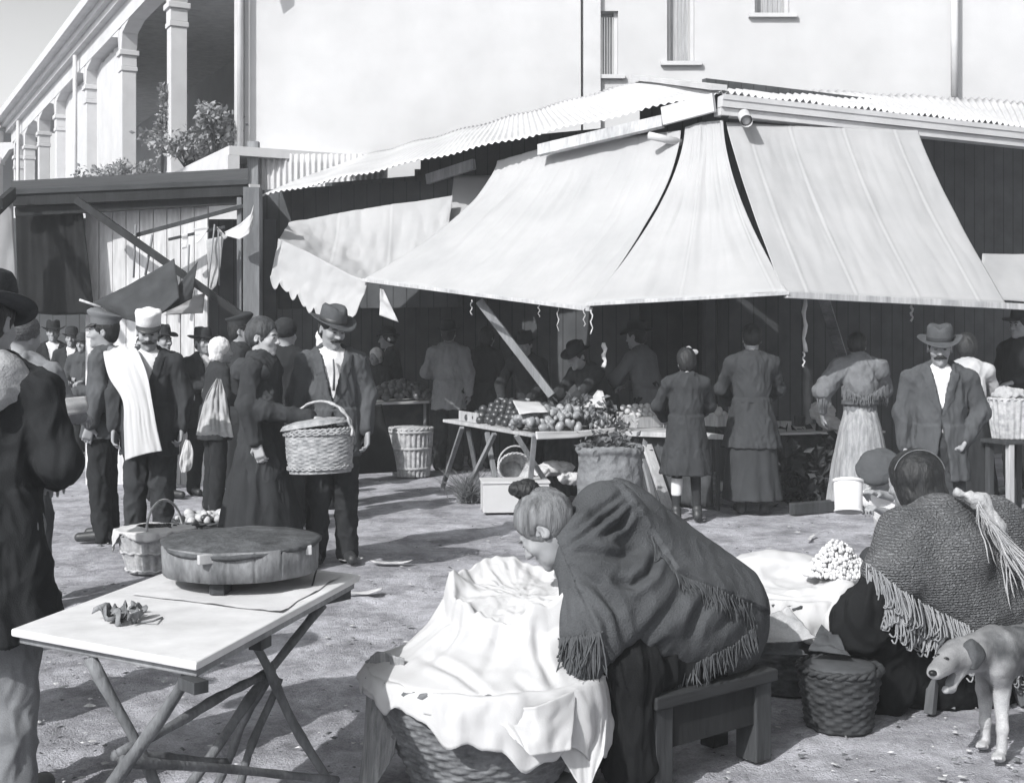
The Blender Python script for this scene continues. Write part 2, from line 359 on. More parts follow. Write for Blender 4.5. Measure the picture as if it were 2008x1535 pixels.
def ground_mat():
    m = bpy.data.materials.new('trodden_earth'); m.use_nodes = True; t = m.node_tree; N = t.nodes; Lk = t.links.new; b = N['Principled BSDF']
    b.inputs['Roughness'].default_value = 0.95; b.inputs['Specular IOR Level'].default_value = 0.1
    tc = N.new('ShaderNodeTexCoord'); prev = None
    def noise(s, det, r=0.6):
        n = N.new('ShaderNodeTexNoise'); n.inputs['Scale'].default_value = s; n.inputs['Detail'].default_value = det; n.inputs['Roughness'].default_value = r
        Lk(tc.outputs['Object'], n.inputs['Vector']); return n.outputs['Fac']
    def ramp(f, p0, v0, p1, v1):
        c = N.new('ShaderNodeValToRGB'); e = c.color_ramp.elements; e[0].position = p0; e[1].position = p1; e[0].color = grey(v0); e[1].color = grey(v1); Lk(f, c.inputs[0]); return c.outputs[0]
    def mul(a, c):
        x = N.new('ShaderNodeMix'); x.data_type = 'RGBA'; x.blend_type = 'MULTIPLY'; x.inputs[0].default_value = 1; Lk(a, x.inputs[6]); Lk(c, x.inputs[7]); return x.outputs[2]
    c = ramp(noise(0.9, 8), 0.32, 0.43, 0.68, 0.60)
    c = mul(c, ramp(noise(2.6, 9, 0.72), 0.36, 0.55, 0.58, 1.05)); c = mul(c, ramp(noise(9, 8, 0.7), 0.32, 0.70, 0.60, 1.0)); c = mul(c, ramp(noise(60, 6, 0.75), 0.34, 0.72, 0.60, 1.0))
    vo = N.new('ShaderNodeTexVoronoi'); vo.inputs['Scale'].default_value = 34; Lk(tc.outputs['Object'], vo.inputs['Vector'])
    c = mul(c, ramp(vo.outputs['Distance'], 0.02, 0.7, 0.16, 1.0))
    Lk(c, b.inputs['Base Color'])
    hm = N.new('ShaderNodeMath'); hm.operation = 'ADD'; Lk(noise(22, 8, 0.7), hm.inputs[0]); Lk(noise(110, 4), hm.inputs[1])
    bp = N.new('ShaderNodeBump'); bp.inputs['Strength'].default_value = 0.75; bp.inputs['Distance'].default_value = 0.02; Lk(hm.outputs[0], bp.inputs['Height']); Lk(bp.outputs[0], b.inputs['Normal'])
    return m
g = link('ground', mesh_q('ground', V, gridq(len(gx), len(gy))), ground_mat()); g['kind'] = 'structure'

# ---- arcade building (upper gallery over the market), receding to the left
AD = np.array([-0.471, 0.882, 0]); AN = np.array([-0.882, -0.471, 0]); A0 = np.array([-3.90, 18.35, 0])   # along, outward, start by the party wall
ab = empty('arcade_building', (float(A0[0]), float(A0[1]), 0), 0, 'white two storey building with an arched gallery on slim square pillars', 'building')
def ap(t, o, z): return AD * t + AN * o + np.array([0, 0, z])          # t along, o outward
def aslab(mb, t0, t1, o0, o1, z0, z1):
    V = [ap(t, o, z) for t in (t0, t1) for o in (o0, o1) for z in (z0, z1)]
    return mb.add(V, [(0, 1, 3, 2), (4, 6, 7, 5), (0, 4, 5, 1), (2, 3, 7, 6), (0, 2, 6, 4), (1, 5, 7, 3)])
PT = [3.85, 7.95, 11.9, 16.25, 19.3, 22.2, 24.6]                      # pillars along the front
FZ, CZ, TZ = 4.3, 7.05, 7.65                                           # gallery floor, capital, top of the openings
f = MB(); aslab(f, -0.1, 25.2, -0.16, 0.16, TZ + 0.02, 8.05)
edges = [-0.05] + PT
for i in range(len(edges) - 1):                                        # spandrels with chamfered shoulders
    a, b = edges[i] + 0.14, edges[i + 1] - 0.14; c = min(0.75, (b - a) * 0.28)
    for (p, q, s_) in ((a, a + c, 1), (b, b - c, 1)):
        V = [ap(t, o, z) for o in (-0.15, 0.15) for t, z in ((p, CZ + 0.18), (p, TZ + 0.019), (q, TZ + 0.019), (p + (q - p) * 0.12, CZ + 0.48))]
        f.add(V, [(0, 1, 2, 3), (7, 6, 5, 4), (0, 3, 7, 4), (3, 2, 6, 7), (0, 4, 5, 1), (1, 5, 6, 2)])
f.build('frieze', STONE_W, ab)
f = MB()
for (o, z0, z1) in ((0.30, 8.052, 8.20), (0.42, 8.202, 8.34), (0.62, 8.342, 8.55), (0.52, 8.552, 8.68)): aslab(f, -0.1, 25.3 + o, -0.2, o, z0, z1)
f.build('cornice', STONE_W, ab)
for i, t in enumerate(PT):
    p = MB(); aslab(p, t - 0.14, t + 0.14, -0.14, 0.14, FZ - 0.02, CZ - 0.25); aslab(p, t - 0.165, t + 0.165, -0.165, 0.165, CZ - 0.248, CZ - 0.16)
    aslab(p, t - 0.15, t + 0.15, -0.15, 0.15, CZ - 0.158, CZ + 0.06); aslab(p, t - 0.19, t + 0.19, -0.19, 0.19, CZ + 0.062, CZ + 0.16)
    aslab(p, t - 0.139, t + 0.139, -0.139, 0.139, CZ + 0.162, TZ + 0.018)
    p.build('pillar', STONE_W, ab, bevel=0.01)
fl = MB(); aslab(fl, -0.1, 25.2, -3.2, 0.20, FZ - 0.16, FZ - 0.03); aslab(fl, -0.1, 25.2, 0.05, 0.22, FZ - 0.55, FZ - 0.162); fl.build('gallery_floor', STONE_W, ab)
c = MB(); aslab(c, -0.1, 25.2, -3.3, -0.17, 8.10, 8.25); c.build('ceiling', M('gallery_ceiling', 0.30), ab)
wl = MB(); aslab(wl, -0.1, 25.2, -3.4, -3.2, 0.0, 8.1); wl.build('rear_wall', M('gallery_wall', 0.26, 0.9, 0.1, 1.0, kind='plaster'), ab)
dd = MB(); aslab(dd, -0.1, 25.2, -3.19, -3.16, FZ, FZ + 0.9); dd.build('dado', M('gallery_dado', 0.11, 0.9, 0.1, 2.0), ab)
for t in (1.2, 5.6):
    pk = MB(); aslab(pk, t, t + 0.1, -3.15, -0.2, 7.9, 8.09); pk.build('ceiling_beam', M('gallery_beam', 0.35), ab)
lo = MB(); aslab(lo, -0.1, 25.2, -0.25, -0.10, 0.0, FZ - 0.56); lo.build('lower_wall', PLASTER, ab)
for (t0, t1) in ((8.09, 11.76), (12.04, 16.11)):                       # the two bays closed with upright white boards
    b = MB(); n = int((t1 - t0) / 0.24)
    for k in range(n):
        a = t0 + (t1 - t0) * k / n; aslab(b, a + 0.006, a + (t1 - t0) / n - 0.006, -0.11 + rng.uniform(-.01, .01), -0.08, FZ - 0.02, CZ + 0.55 + rng.uniform(-.03, .03))
    b.build('board_screen', STONE_W, ab)
for t in (12.5, 22.6):
    dp = MB(); dp.tube([ap(t, 0.27, 3.7), ap(t, 0.27, 8.0)], 0.05); dp.build('downpipe', ZINC, ab)
# the far wing that turns to the left
wg = empty('arcade_wing', tuple(map(float, A0 + AD * 25.0)), 0, 'far white arcaded wing closing the gallery at a right angle', 'building')
def wslab(mb, x0, x1, y0, y1, z0, z1): return mb.box(((x0 + x1) / 2, (y0 + y1) / 2, (z0 + z1) / 2), (abs(x1 - x0), abs(y1 - y0), abs(z1 - z0)))
f = MB(); wslab(f, -9, -0.5, -0.16, 0.16, 7.67, 8.06); wslab(f, -9, -0.9, -0.45, 0.2, 8.062, 8.7); f.build('cornice', STONE_W, wg)
for x in (-0.65, -4.0, -7.4):
    p = MB(); wslab(p, x - 0.14, x + 0.14, -0.14, 0.14, 0, 7.0); wslab(p, x - 0.19, x + 0.19, -0.19, 0.19, 7.002, 7.2); p.build('pillar', STONE_W, wg)
for x in (-0.65, -4.0, -7.4):
    for s_ in (-1, 1):
        f = MB()
        V = [(x + s_ * a, y, z) for y in (-0.15, 0.15) for a, z in ((0.14, 7.0), (0.14, 7.668), (1.3, 7.668), (0.45, 7.45))]
        f.add(V, [(0, 1, 2, 3), (7, 6, 5, 4), (0, 3, 7, 4), (3, 2, 6, 7), (0, 4, 5, 1), (1, 5, 6, 2)]); f.build('spandrel', STONE_W, wg)
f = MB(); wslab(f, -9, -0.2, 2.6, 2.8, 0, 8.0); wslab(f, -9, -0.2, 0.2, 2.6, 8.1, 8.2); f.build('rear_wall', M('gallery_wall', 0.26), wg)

# ---- plants along the gallery floor
def leaf_cloud(name, pts, size, mat, n_st=0, stem_mat=None, parent=None):
    V = []; Fq = []
    for p in pts:
        a, b = rng.uniform(0, 6.28), rng.uniform(-1.1, 1.1); s_ = size * rng.uniform(0.6, 1.4)
        u = np.array([math.cos(a) * math.cos(b), math.sin(a) * math.cos(b), math.sin(b)]); w_ = np.cross(u, rng.normal(size=3)); w_ /= np.linalg.norm(w_)
        k = len(V); nrm = np.cross(u, w_)
        V += [p, p + u * s_ * 0.5 + w_ * s_ * 0.28 + nrm * s_ * 0.08, p + u * s_, p + u * s_ * 0.5 - w_ * s_ * 0.28 + nrm * s_ * 0.08]; Fq.append((k, k + 1, k + 2, k + 3))
    return link(name, mesh_q(name, np.array(V), np.array(Fq), False), mat, parent)
def shrub(loc, w_, h_, n, mat, label, size=0.07, lean=(0, 0), trail=0.0):
    e = empty('gallery_plant', tuple(map(float, loc)), 0, label, 'plant', 'plants growing along the gallery edge')
    st = MB(); pts = []
    for k in range(max(5, n // 70)):
        th = rng.uniform(0, 6.28); rr = w_ * rng.uniform(0.1, 1); hh = h_ * rng.uniform(0.45, 1.0)
        tip = np.array([rr * math.cos(th) + lean[0] * hh, 0.6 * rr * math.sin(th) + lean[1] * hh, hh]); mid = tip * np.array([0.35, 0.35, 0.6])
        st.tube([(0, 0, 0), mid, tip], [0.014, 0.009, 0.004], 5)
        for _ in range(70):
            t = rng.uniform(0.15, 1.0) ** 0.7; q = (mid * (1 - t) + tip * t) if t > 0.3 else mid * t / 0.3
            pts.append(q + rng.normal(0, 0.055 * (w_ + 0.4), 3))
    leaf_cloud('foliage', pts, size, mat, parent=e); st.build('stem', WOOD_D, e)
for (t, o, w_, h_, n, mm, lab) in ((11.3, 0.1, 0.8, 0.55, 1500, LEAF, 'dark rounded bush at the low end of the gallery edge'), (9.2, 0.12, 0.9, 0.65, 1500, LEAF, 'dark green leafy plant beside the rounded bush on the gallery'),
        (6.6, 0.15, 0.9, 0.60, 900, LEAF_P, 'pale straggling plant between two gallery pillars'), (4.0, 0.22, 0.22, 1.9, 700, LEAF_P, 'thin climber winding up the nearest gallery pillar'),
        (2.6, 0.15, 0.8, 0.62, 1000, LEAF_P, 'bushy pale leaved plant beside the nearest gallery pillar'), (0.9, 0.15, 0.6, 0.75, 900, LEAF_P, 'upright leafy plant at the end of the gallery by the party wall')):
    shrub(A0 + ap(t, o, FZ - 0.05), w_, h_, n, mm, lab, 0.10)

# ---- party wall, fence, far white house
pw = empty('party_wall', tuple(map(float, P(808, 300, 19.2) * np.array([1, 1, 0]))), 0, 'tall blank white plaster wall beside the arcade', 'wall')
x0, x1 = P(482, 0, 19.2)[0], P(1142, 0, 19.2)[0]; cx = (x0 + x1) / 2
f = MB(); f.box((0, 0.3, 6.0), (x1 - x0, 0.5, 12)); f.build('plaster_face', PLASTER, pw)
f = MB(); f.box((x0 - cx - 0.07, 0.02, 7.4), (0.12, 0.16, 6.8)); f.build('corner_board', STONE_W, pw)
f = MB(); f.tube([(x0 - cx - 0.02, -0.16, 4.2), (x0 - cx - 0.02, -0.16, 10)], 0.045); f.build('downpipe', ZINC, pw)
def corr(c00, c10, c01, c11, nu, amp, wl, name, mat, parent, jag=0.0, nv=6):   # corrugated sheet: u across the ribs, v along them
    c00, c10, c01, c11 = map(np.array, (c00, c10, c01, c11)); L = np.linalg.norm(c10 - c00); n = max(8, int(L / wl * 6))
    u = np.linspace(0, 1, n); v = np.linspace(0, 1, nv); U, W = np.meshgrid(u, v, indexing='ij')
    Pt = (c00[None, None] * ((1 - U) * (1 - W))[..., None] + c10 * (U * (1 - W))[..., None] + c01 * ((1 - U) * W)[..., None] + c11 * (U * W)[..., None])
    nrm = np.cross(c10 - c00, c01 - c00); nrm /= np.linalg.norm(nrm); nrm = nrm * (1 if nrm[2] >= 0 else -1)
    Pt = Pt + nrm * (amp * np.sin(2 * math.pi * U * L / wl) + 0.012 * np.sin(U * 37 + W * 5))[..., None]
    if jag: Pt[:, 0] += (c00 - c01)[None] / np.linalg.norm(c00 - c01) * (jag * np.floor(U[:, 0] * L / 0.8 % 3))[:, None]
    o = link(name, mesh_q(name, Pt.reshape(-1, 3), gridq(n, nv)), mat, parent)
    sd = o.modifiers.new('thickness', 'SOLIDIFY'); sd.thickness = 0.003; return o
fc = empty('zinc_fence', (0, 0, 0), 0, 'corrugated metal hoarding standing on the old stall roof', 'fence')
corr(P(500, 400, 18.6), P(760, 400, 18.6), P(500, 302, 18.6), P(760, 302, 18.6), 10, 0.022, 0.085, 'sheet', ZINC, fc)
f = MB(); f.box(P(497, 380, 18.5), (0.16, 0.14, 1.5)); f.build('post', WOOD_M, fc)

wh = empty('white_house', tuple(map(float, P(1570, 0, 19.36) * np.array([1, 1, 0]))), 0, 'tall white house with shuttered windows above the stall roof', 'building')
wx = wh.location[0]
holes = [(1168, 1212, 22, 148, 19.36), (1308, 1362, -150, 122, 19.36), (1480, 1548, -200, 28, 19.36)]
xs = [P(1142, 0, 19.36)[0]] + [P(h[i], 0, 19.36)[0] for h in holes for i in (0, 1)] + [P(2250, 0, 19.36)[0]]
f = MB()
for i in range(0, len(xs), 2): f.box(((xs[i] + xs[i + 1]) / 2 - wx, 0.2, 6.0), (xs[i + 1] - xs[i], 0.4, 12))
for k, h in enumerate(holes):
    z1, z0 = P(0, h[2], 19.36)[2], P(0, h[3], 19.36)[2]; a, b = xs[1 + 2 * k], xs[2 + 2 * k]
    f.box(((a + b) / 2 - wx, 0.2, z0 / 2), (b - a, 0.398, z0)); f.box(((a + b) / 2 - wx, 0.2, (z1 + 12) / 2), (b - a, 0.398, 12 - z1))
f.build('wall', PLASTER, wh)
for k, h in enumerate(holes):
    z1, z0 = P(0, h[2], 19.36)[2], P(0, h[3], 19.36)[2]; a, b = xs[1 + 2 * k] - wx, xs[2 + 2 * k] - wx
    wn = MB(); wn.box(((a + b) / 2, 0.17, z0 - 0.03), (b - a + 0.2, 0.5, 0.06)); wn.box((a + 0.03, 0.14, (z0 + z1) / 2), (0.055, 0.1, z1 - z0 - 0.002)); wn.box((b - 0.03, 0.14, (z0 + z1) / 2), (0.055, 0.1, z1 - z0 - 0.002))
    w0 = wn.build('window', STONE_W, wh)
    sh = MB(); n = 5
    for q in range(n): sh.box((a + 0.07 + (b - a - 0.14) * (q + 0.5) / n, 0.2, (z0 + z1) / 2), ((b - a - 0.14) / n - 0.012, 0.03, z1 - z0 - 0.02))
    sh.build('shutter', M('grey_shutter', 0.34, 0.8, 0.2, 5, 0.2, 30, (1, 1, 0.1), 'wood'), w0)
f = MB(); f.box((xs[0] - wx + 0.14, -0.05, 6), (0.26, 0.1, 11.9)); f.build('corner_pilaster', STONE_W, wh)
f = MB(); f.tube([P(1872, 190, 19.2) - np.array([wx, 19.36, 0]), P(1872, -60, 19.2) - np.array([wx, 19.36, 0])], 0.055); f.build('downpipe', ZINC, wh)

# ---- the market stall building: corrugated roof, dark board walls, gutter
st = empty('market_stall_building', (2.0, 12.4, 0), 0, 'long market shed with corrugated metal roof and dark board walls', 'market shed')
SL = np.array([2.0, 12.4, 0])
def SP(px, py, Y): return P(px, py, Y) - SL
eL, eC, eR = SP(508, 386, 15.5), SP(1410, 182, 12.4), SP(2120, 262, 14.0)
bL, bC, bR = SP(690, 312, 18.9), SP(1250, 160, 16.5), SP(2120, 205, 18.8)
corr(eL, eC, bL, bC, 10, 0.011, 0.085, 'roof', ZINC, st, 0.03, 10)
corr(eC, eR, bC, bR, 10, 0.020, 0.078, 'roof', ZINC, st, 0.0, 6)
f = MB(); f.beam(eC + (0.0, 0, 0.05), bC + (0, 0, 0.05), 0.16, 0.05); f.build('ridge_cap', ZINC, st)
f = MB()
dR = (eR - eC) / np.linalg.norm(eR - eC); nR = np.array([dR[1], -dR[0], 0])
f.beam(eC + nR * 0.02 + (0, 0, -0.09), eR + nR * 0.02 + (0, 0, -0.09), 0.10, 0.11); f.beam(eC + nR * 0.075 + (0, 0, -0.05), eR + nR * 0.075 + (0, 0, -0.05), 0.012, 0.05)
f.beam(eC - nR * 0.03 + (0, 0, -0.185), eR - nR * 0.03 + (0, 0, -0.185), 0.14, 0.07)
f.build('gutter', ZINC, st)
f = MB(); m_ = eC + (eL - eC) * 0.10; f.beam(eC + (-0.05, -0.02, -0.10), m_ + (0, 0, -0.11), 0.05, 0.18); f.build('fascia_board', STONE_W, st)
f = MB(); m2 = eC + (eL - eC) * 0.34; f.beam(m_ + (0, 0, -0.16), m2 + (0, 0, -0.18), 0.06, 0.12, 0.2); f.build('fascia_board', WOOD_L, st)
f = MB(); f.beam(SP(838, 352, 15.2), SP(930, 322, 14.7), 0.05, 0.12); f.build('loose_plank', WOOD_L, st)
f = MB(); f.tube([SP(1272, 266, 12.6), SP(1335, 280, 12.7)], 0.038, 10); f.build('pole_end', STONE_W, st)
f = MB(); f.tube([SP(1448, 205, 12.9), SP(1464, 238, 12.2)], 0.06, 14, caps=False); f.tube([SP(1449, 206, 12.85), SP(1463, 236, 12.25)], 0.045, 14); f.build('stove_pipe', ZINC, st)
f = MB(); f.box(SP(1421, 219, 12.45), (0.07, 0.07, 0.12)); f.beam(SP(1416, 240, 12.8), np.append((SP(1416, 240, 12.8))[:2], 0), 0.1); f.build('corner_post', WOOD_D, st)
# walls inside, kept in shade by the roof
def wallq(a, b, z0, z1, th=0.08):
    a = np.array(a, float); b = np.array(b, float); mb = MB(); d = np.append(b - a, 0); c = np.append((a + b) / 2, (z0 + z1) / 2)
    L = np.linalg.norm(d); ang = math.atan2(d[1], d[0]); mb.box((0, 0, 0), (L, th, z1 - z0)); return mb, c, ang
def board_wall(a, b, z0, z1, mat, name='board_wall'):
    mb, c, ang = wallq(a, b, z0, z1); o = mb.build(name, mat, st); o.location = c; o.rotation_euler = (0, 0, ang); return o
W1, W2, W3, W4 = (-3.95, 18.7), (1.55, 15.4), (3.3, 13.4), (7.6, 16.0)
w = lambda p: (p[0] - SL[0], p[1] - SL[1])
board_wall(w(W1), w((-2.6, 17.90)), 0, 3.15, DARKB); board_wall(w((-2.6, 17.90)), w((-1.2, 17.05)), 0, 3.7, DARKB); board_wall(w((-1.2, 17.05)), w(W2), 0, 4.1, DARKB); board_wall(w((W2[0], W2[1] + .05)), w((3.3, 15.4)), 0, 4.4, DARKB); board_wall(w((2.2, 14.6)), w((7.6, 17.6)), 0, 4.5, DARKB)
board_wall(w((-3.25, 16.35)), w((-.62, 15.15)), 1.9, 3.42, DARKB)  # panel added behind the eave gap to keep sun off the back wall
f = MB()
for px in (820, 858, 905): f.box((P(px, 0, 17.2) * np.array([1, 1, 0]) + np.array([0, -0.0, 1.9])) - SL, (0.09, 0.09, 3.8))
f.build('inner_post', M('inner_post_wood', 0.15, 0.85, 0.3, 4, 0.2, 40, (1, 1, .1), 'wood'), st)
f = MB(); f.beam(SP(940, 590, 12.3), SP(1082, 775, 12.2), 0.075, 0.075); f.build('awning_strut', WOOD_M, st)
f = MB(); f.beam(SP(1615, 585, 11.6), SP(1652, 700, 13.2), 0.10, 0.03); f.build('awning_strut', WOOD_M, st)

# ---- left shed
ls = empty('lean_to_shed', (-4.0, 13.2, 0), 0, 'dark lean-to shed with a pale board wall and sagging roof edge', 'market shed')
LL = np.array([-4.0, 13.2, 0])
def LP(px, py, Y): return P(px, py, Y) - LL
f = MB(); a, b = LP(22, 372, 13.0), LP(486, 352, 13.4); a2, b2 = LP(22, 355, 17.5), LP(486, 330, 17.5)
V = [a, b, b2, a2] + [p - np.array([0, 0, 0.05]) for p in (a, b, b2, a2)]
f.add(V, [(0, 1, 2, 3), (7, 6, 5, 4), (0, 4, 5, 1), (1, 5, 6, 2), (2, 6, 7, 3), (3, 7, 4, 0)]); f.build('roof', M('tarred_roof', 0.05, 0.8, 0.3, 3), ls)
f = MB(); f.beam(a + (0, 0.05, -0.10), b + (0, 0.05, -0.10), 0.06, 0.13); f.beam(a + (0, 0.11, -0.22), b + (0, 0.11, -0.20), 0.06, 0.09); f.beam(LP(26, 377, 12.9), LP(0, 400, 12.2), 0.05, 0.10); f.beam(LP(26, 385, 12.9), LP(-20, 430, 12.2), 0.05, 0.06); f.build('eave_beam', M('tarred_beam', .025, .8, .4, 5, .3, 60, (1, 1, .12), 'wood'), ls)
bw0 = MB()                                                              # pale boards
xa, xb = P(168, 0, 13.5)[0] - LL[0], P(408, 0, 13.5)[0] - LL[0]; n = 9
for k in range(n):
    c0 = xa + (xb - xa) * (k + 0.5) / n; bw0.box((c0, 0.3 + rng.uniform(-.006, .006), 1.49), ((xb - xa) / n - 0.008, 0.025, 3.02))
bw0.box(((xa + xb) / 2, 0.33, 1.6), (xb - xa, 0.02, 2.95)); bw0.build('board_wall', M('whitewashed_boards', 0.60, 0.85, 0.22, 3, 0.3, 30, (1, 1, 0.15), 'wood'), ls)
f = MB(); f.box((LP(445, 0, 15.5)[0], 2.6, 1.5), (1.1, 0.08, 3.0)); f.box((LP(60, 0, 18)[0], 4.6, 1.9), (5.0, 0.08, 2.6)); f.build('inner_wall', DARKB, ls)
f = MB(); f.beam(LP(150, 392, 12.95), LP(478, 622, 12.95), 0.10, 0.07); f.build('brace', M('tarred_beam', .025), ls)
f = MB(); f.beam(LP(265, 462, 13.05), LP(500, 398, 13.3), 0.05, 0.04); f.beam(LP(330, 470, 13.1), LP(440, 445, 13.3), 0.03, 0.03); f.build('hanging_rail', WOOD_D, ls)
for (p0, p1, r_) in (((266, 440), (262, 545), .011), ((299, 460), (285, 540), .013), ((371, 480), (366, 600), .010), ((421, 440), (408, 560), .008), ((428, 450), (430, 560), .008)):
    q = MB(); q.tube([LP(*p0, 13.0), LP(*p1, 13.0)], r_, 6); q.build('hanging_stick', WOOD_M, ls)
# post standing in front of the shed gap
po = empty('stall_post', tuple(map(float, P(496, 0, 13.3) * np.array([1, 1, 0]))), 0, 'square timber post between the two sheds, bleached low down', 'post')
f = MB(); f.box((0, 0, 1.55), (0.17, 0.17, 3.1)); f.box((-0.14, 0.03, 1.5), (0.05, 0.1, 3.0)); f.build('timber', M('grey_post_wood', .17, .8, .4, 4, .3, 50, (1, 1, .12), 'wood'), po, 0.006)

# ---- canvas
def poly(pts, n):
    A = np.array([P(*p) for p in pts]); q = np.array(pts, float)[:, :2]; s_ = np.concatenate([[0], np.cumsum(np.linalg.norm(np.diff(q, axis=0), axis=1))]); s_ /= s_[-1]
    u = np.linspace(0, 1, n); return np.stack([np.interp(u, s_, A[:, i]) for i in range(3)], -1)
def canvas(name, top, bot, mat, label=None, cat=None, group=None, nu=60, nv=40, pw_=1.0, wr=0.02, sag=0.0, seed=1, edge=None, th=0.004, parent=None, wf=(3, 0.7), seams=()):
    T, B = poly(top, nu), poly(bot, nu); v = np.linspace(0, 1, nv)
    Pt = np.empty((nu, nv, 3)); h = v ** pw_
    for i in (0, 1): Pt[:, :, i] = T[:, None, i] + (B - T)[:, None, i] * h
    Pt[:, :, 2] = T[:, None, 2] + (B - T)[:, None, 2] * v - sag * np.sin(math.pi * v)[None] * np.sin(math.pi * np.linspace(0, 1, nu))[:, None]
    Q = gridq(nu, nv); V = Pt.reshape(-1, 3); Nn = vnorm(V, Q)
    L = np.linalg.norm(B[-1] - B[0]); U, W = np.meshgrid(np.linspace(0, 1, nu) * L, v, indexing='ij')
    uv = np.stack([U.ravel() * wf[0], W.ravel() * wf[1] * 2 + 0.3 * U.ravel(), np.full(U.size, seed * 3.7)], -1)
    amp = wr * (0.4 + 0.6 * np.sin(math.pi * W.ravel()) ** 0.5)
    V = V + Nn * (amp * (fbm(uv, seed, 3) + 0.6 * (0.3 - np.abs(pn(uv * 2.3, seed + 5)))))[:, None]
    for u0 in seams: V = V + Nn * (0.003 * np.exp(-((U.ravel() / L - u0 - 0.004 * np.sin(9 * W.ravel())) / 0.006) ** 2) - 0.004 * np.exp(-((U.ravel() / L - u0 - 0.012) / 0.006) ** 2))[:, None]
    if edge: V = edge(V.reshape(nu, nv, 3)).reshape(-1, 3)
    o0 = V.mean(0); o = link(name, mesh_q(name, V - o0, Q), mat, parent); o.location = o0
    sd = o.modifiers.new('thickness', 'SOLIDIFY'); sd.thickness = th
    return tag(o, label, cat, group)
GA = 'canvas awnings of the market shed'
canvas('awning', [(975, 316, 14.1), (1080, 285, 13.6), (1335, 256, 12.68)], [(716, 547, 12.9), (900, 572, 12.2), (1060, 596, 11.5), (1157, 603, 10.99)], CANVAS, 'widest white canvas awning, slung from the plank end down to the trestle table', 'awning', GA, 180, 60, 1.50, 0.045, 0.0, 2, seams=(.27, .52, .78))
canvas('awning', [(1343, 250, 12.66), (1375, 240, 12.55), (1418, 236, 12.45)], [(1155, 594, 10.95), (1350, 584, 10.75), (1545, 572, 10.6)], CANVAS, 'white canvas awning tapering up to the corner post of the shed', 'awning', GA, 150, 60, 1.6, 0.025, 0.0, 5, seams=(.45, .93))
canvas('awning', [(1424, 240, 12.5), (1600, 250, 12.75), (1800, 256, 13.1)], [(1535, 572, 10.62), (1750, 584, 10.95), (1972, 594, 11.4)], CANVAS, 'white canvas awning with upright seams hanging under the gutter', 'awning', GA, 180, 60, 1.15, 0.020, 0.0, 8, seams=(.10, .32, .60, .87))
canvas('awning', [(1926, 498, 12.6), (2120, 500, 13.3)], [(1915, 585, 11.7), (2120, 600, 12.3)], CANVAS, 'short white canvas strip beyond the seamed awning', 'awning', GA, 30, 14, 1.2, 0.02, 0.0, 9)
canvas('awning', [(566, 436, 14.3), (700, 412, 14.4), (888, 384, 14.5)], [(546, 470, 13.4), (640, 520, 13.2), (720, 553, 13.0), (800, 560, 13.0), (868, 500, 13.7)], CANVAS, 'patched white awning sagging beside the widest one', 'awning', GA, 140, 60, 1.2, 0.06, 0.12, 11, seams=(.3, .62))
canvas('awning_gusset', [(890, 345, 15.0), (985, 345, 15.0)], [(868, 492, 14.0), (905, 462, 14.3)], CANVAS, 'grey shaded canvas gusset between the patched awning and the widest one', 'awning', GA, 20, 20, 1.2, 0.02, 0, 13)
def scallop(A):
    nu = A.shape[0]; u = np.arange(nu) / (nu - 1); s_ = np.abs(np.sin(u * math.pi * 9.0)) ** 0.6
    for j in range(A.shape[1]):
        t = max(0, (j / (A.shape[1] - 1) - 0.75) / 0.25); A[:, j, 2] += (1 - s_) * 0.075 * t - 0.03 * t * np.sin(u * 31)
    return A
canvas('awning_valance', [(546, 468, 13.35), (600, 492, 13.22), (690, 540, 12.98), (722, 552, 12.9)], [(529, 556, 13.2), (575, 585, 13.1), (630, 632, 12.95), (668, 622, 12.9), (690, 640, 12.85)], CANVAS, 'scalloped torn white valance hanging off the patched awning', 'awning valance', None, 90, 26, 1.0, 0.05, 0, 17, scallop)
# front rails the canvas is nailed to
def rail(a, b, w_, label, mat=WOOD_L):
    f = MB(); A, B = P(*a), P(*b); f.beam((0, 0, 0), B - A, w_, w_); o = f.build('awning_rail', mat, None, 0.004); o.location = A; tag(o, label, 'rail', 'wooden rails along the awning edges')
rail((712, 549, 12.88), (1160, 607, 10.98), 0.035, 'thin pole along the low edge of the widest awning')
rail((1150, 597, 10.93), (1548, 575, 10.58), 0.03, 'thin pole along the low edge of the tapering awning')
rail((1540, 578, 10.6), (2030, 603, 11.5), 0.055, 'squared batten along the low edge of the seamed awning')
# cloths of the left shed
canvas('door_curtain', [(30, 384, 13.25), (110, 388, 13.25), (160, 392, 13.25)], [(36, 612, 13.3), (110, 618, 13.3), (186, 616, 13.3)], M('black_sacking', 0.014, 0.95, 0.35, 5, 0.3, 200, kind='cloth'), 'dark sacking curtain hanging from the eave of the lean-to', 'curtain', None, 40, 30, 1, 0.06, 0, 21, wf=(6, 0.3))
canvas('white_curtain', [(-60, 400, 12.6), (24, 394, 12.8)], [(-60, 640, 12.6), (36, 600, 12.8)], CANVAS, 'white canvas screen beside the dark sacking curtain', 'curtain', None, 20, 20, 1, 0.03, 0, 22)
DT = M('dark_tarpaulin', 0.045, 0.9, 0.3, 4, 0.3, 200, kind='cloth')
canvas('tarpaulin', [(182, 592, 12.4), (260, 555, 12.5), (342, 507, 12.7)], [(215, 612, 12.0), (290, 640, 12.0), (352, 585, 12.3)], DT, 'dark tarpaulin slung from the brace above the peaked caps', 'tarpaulin', 'dark tarpaulins under the lean-to', 40, 24, 1, 0.05, 0.06, 23)
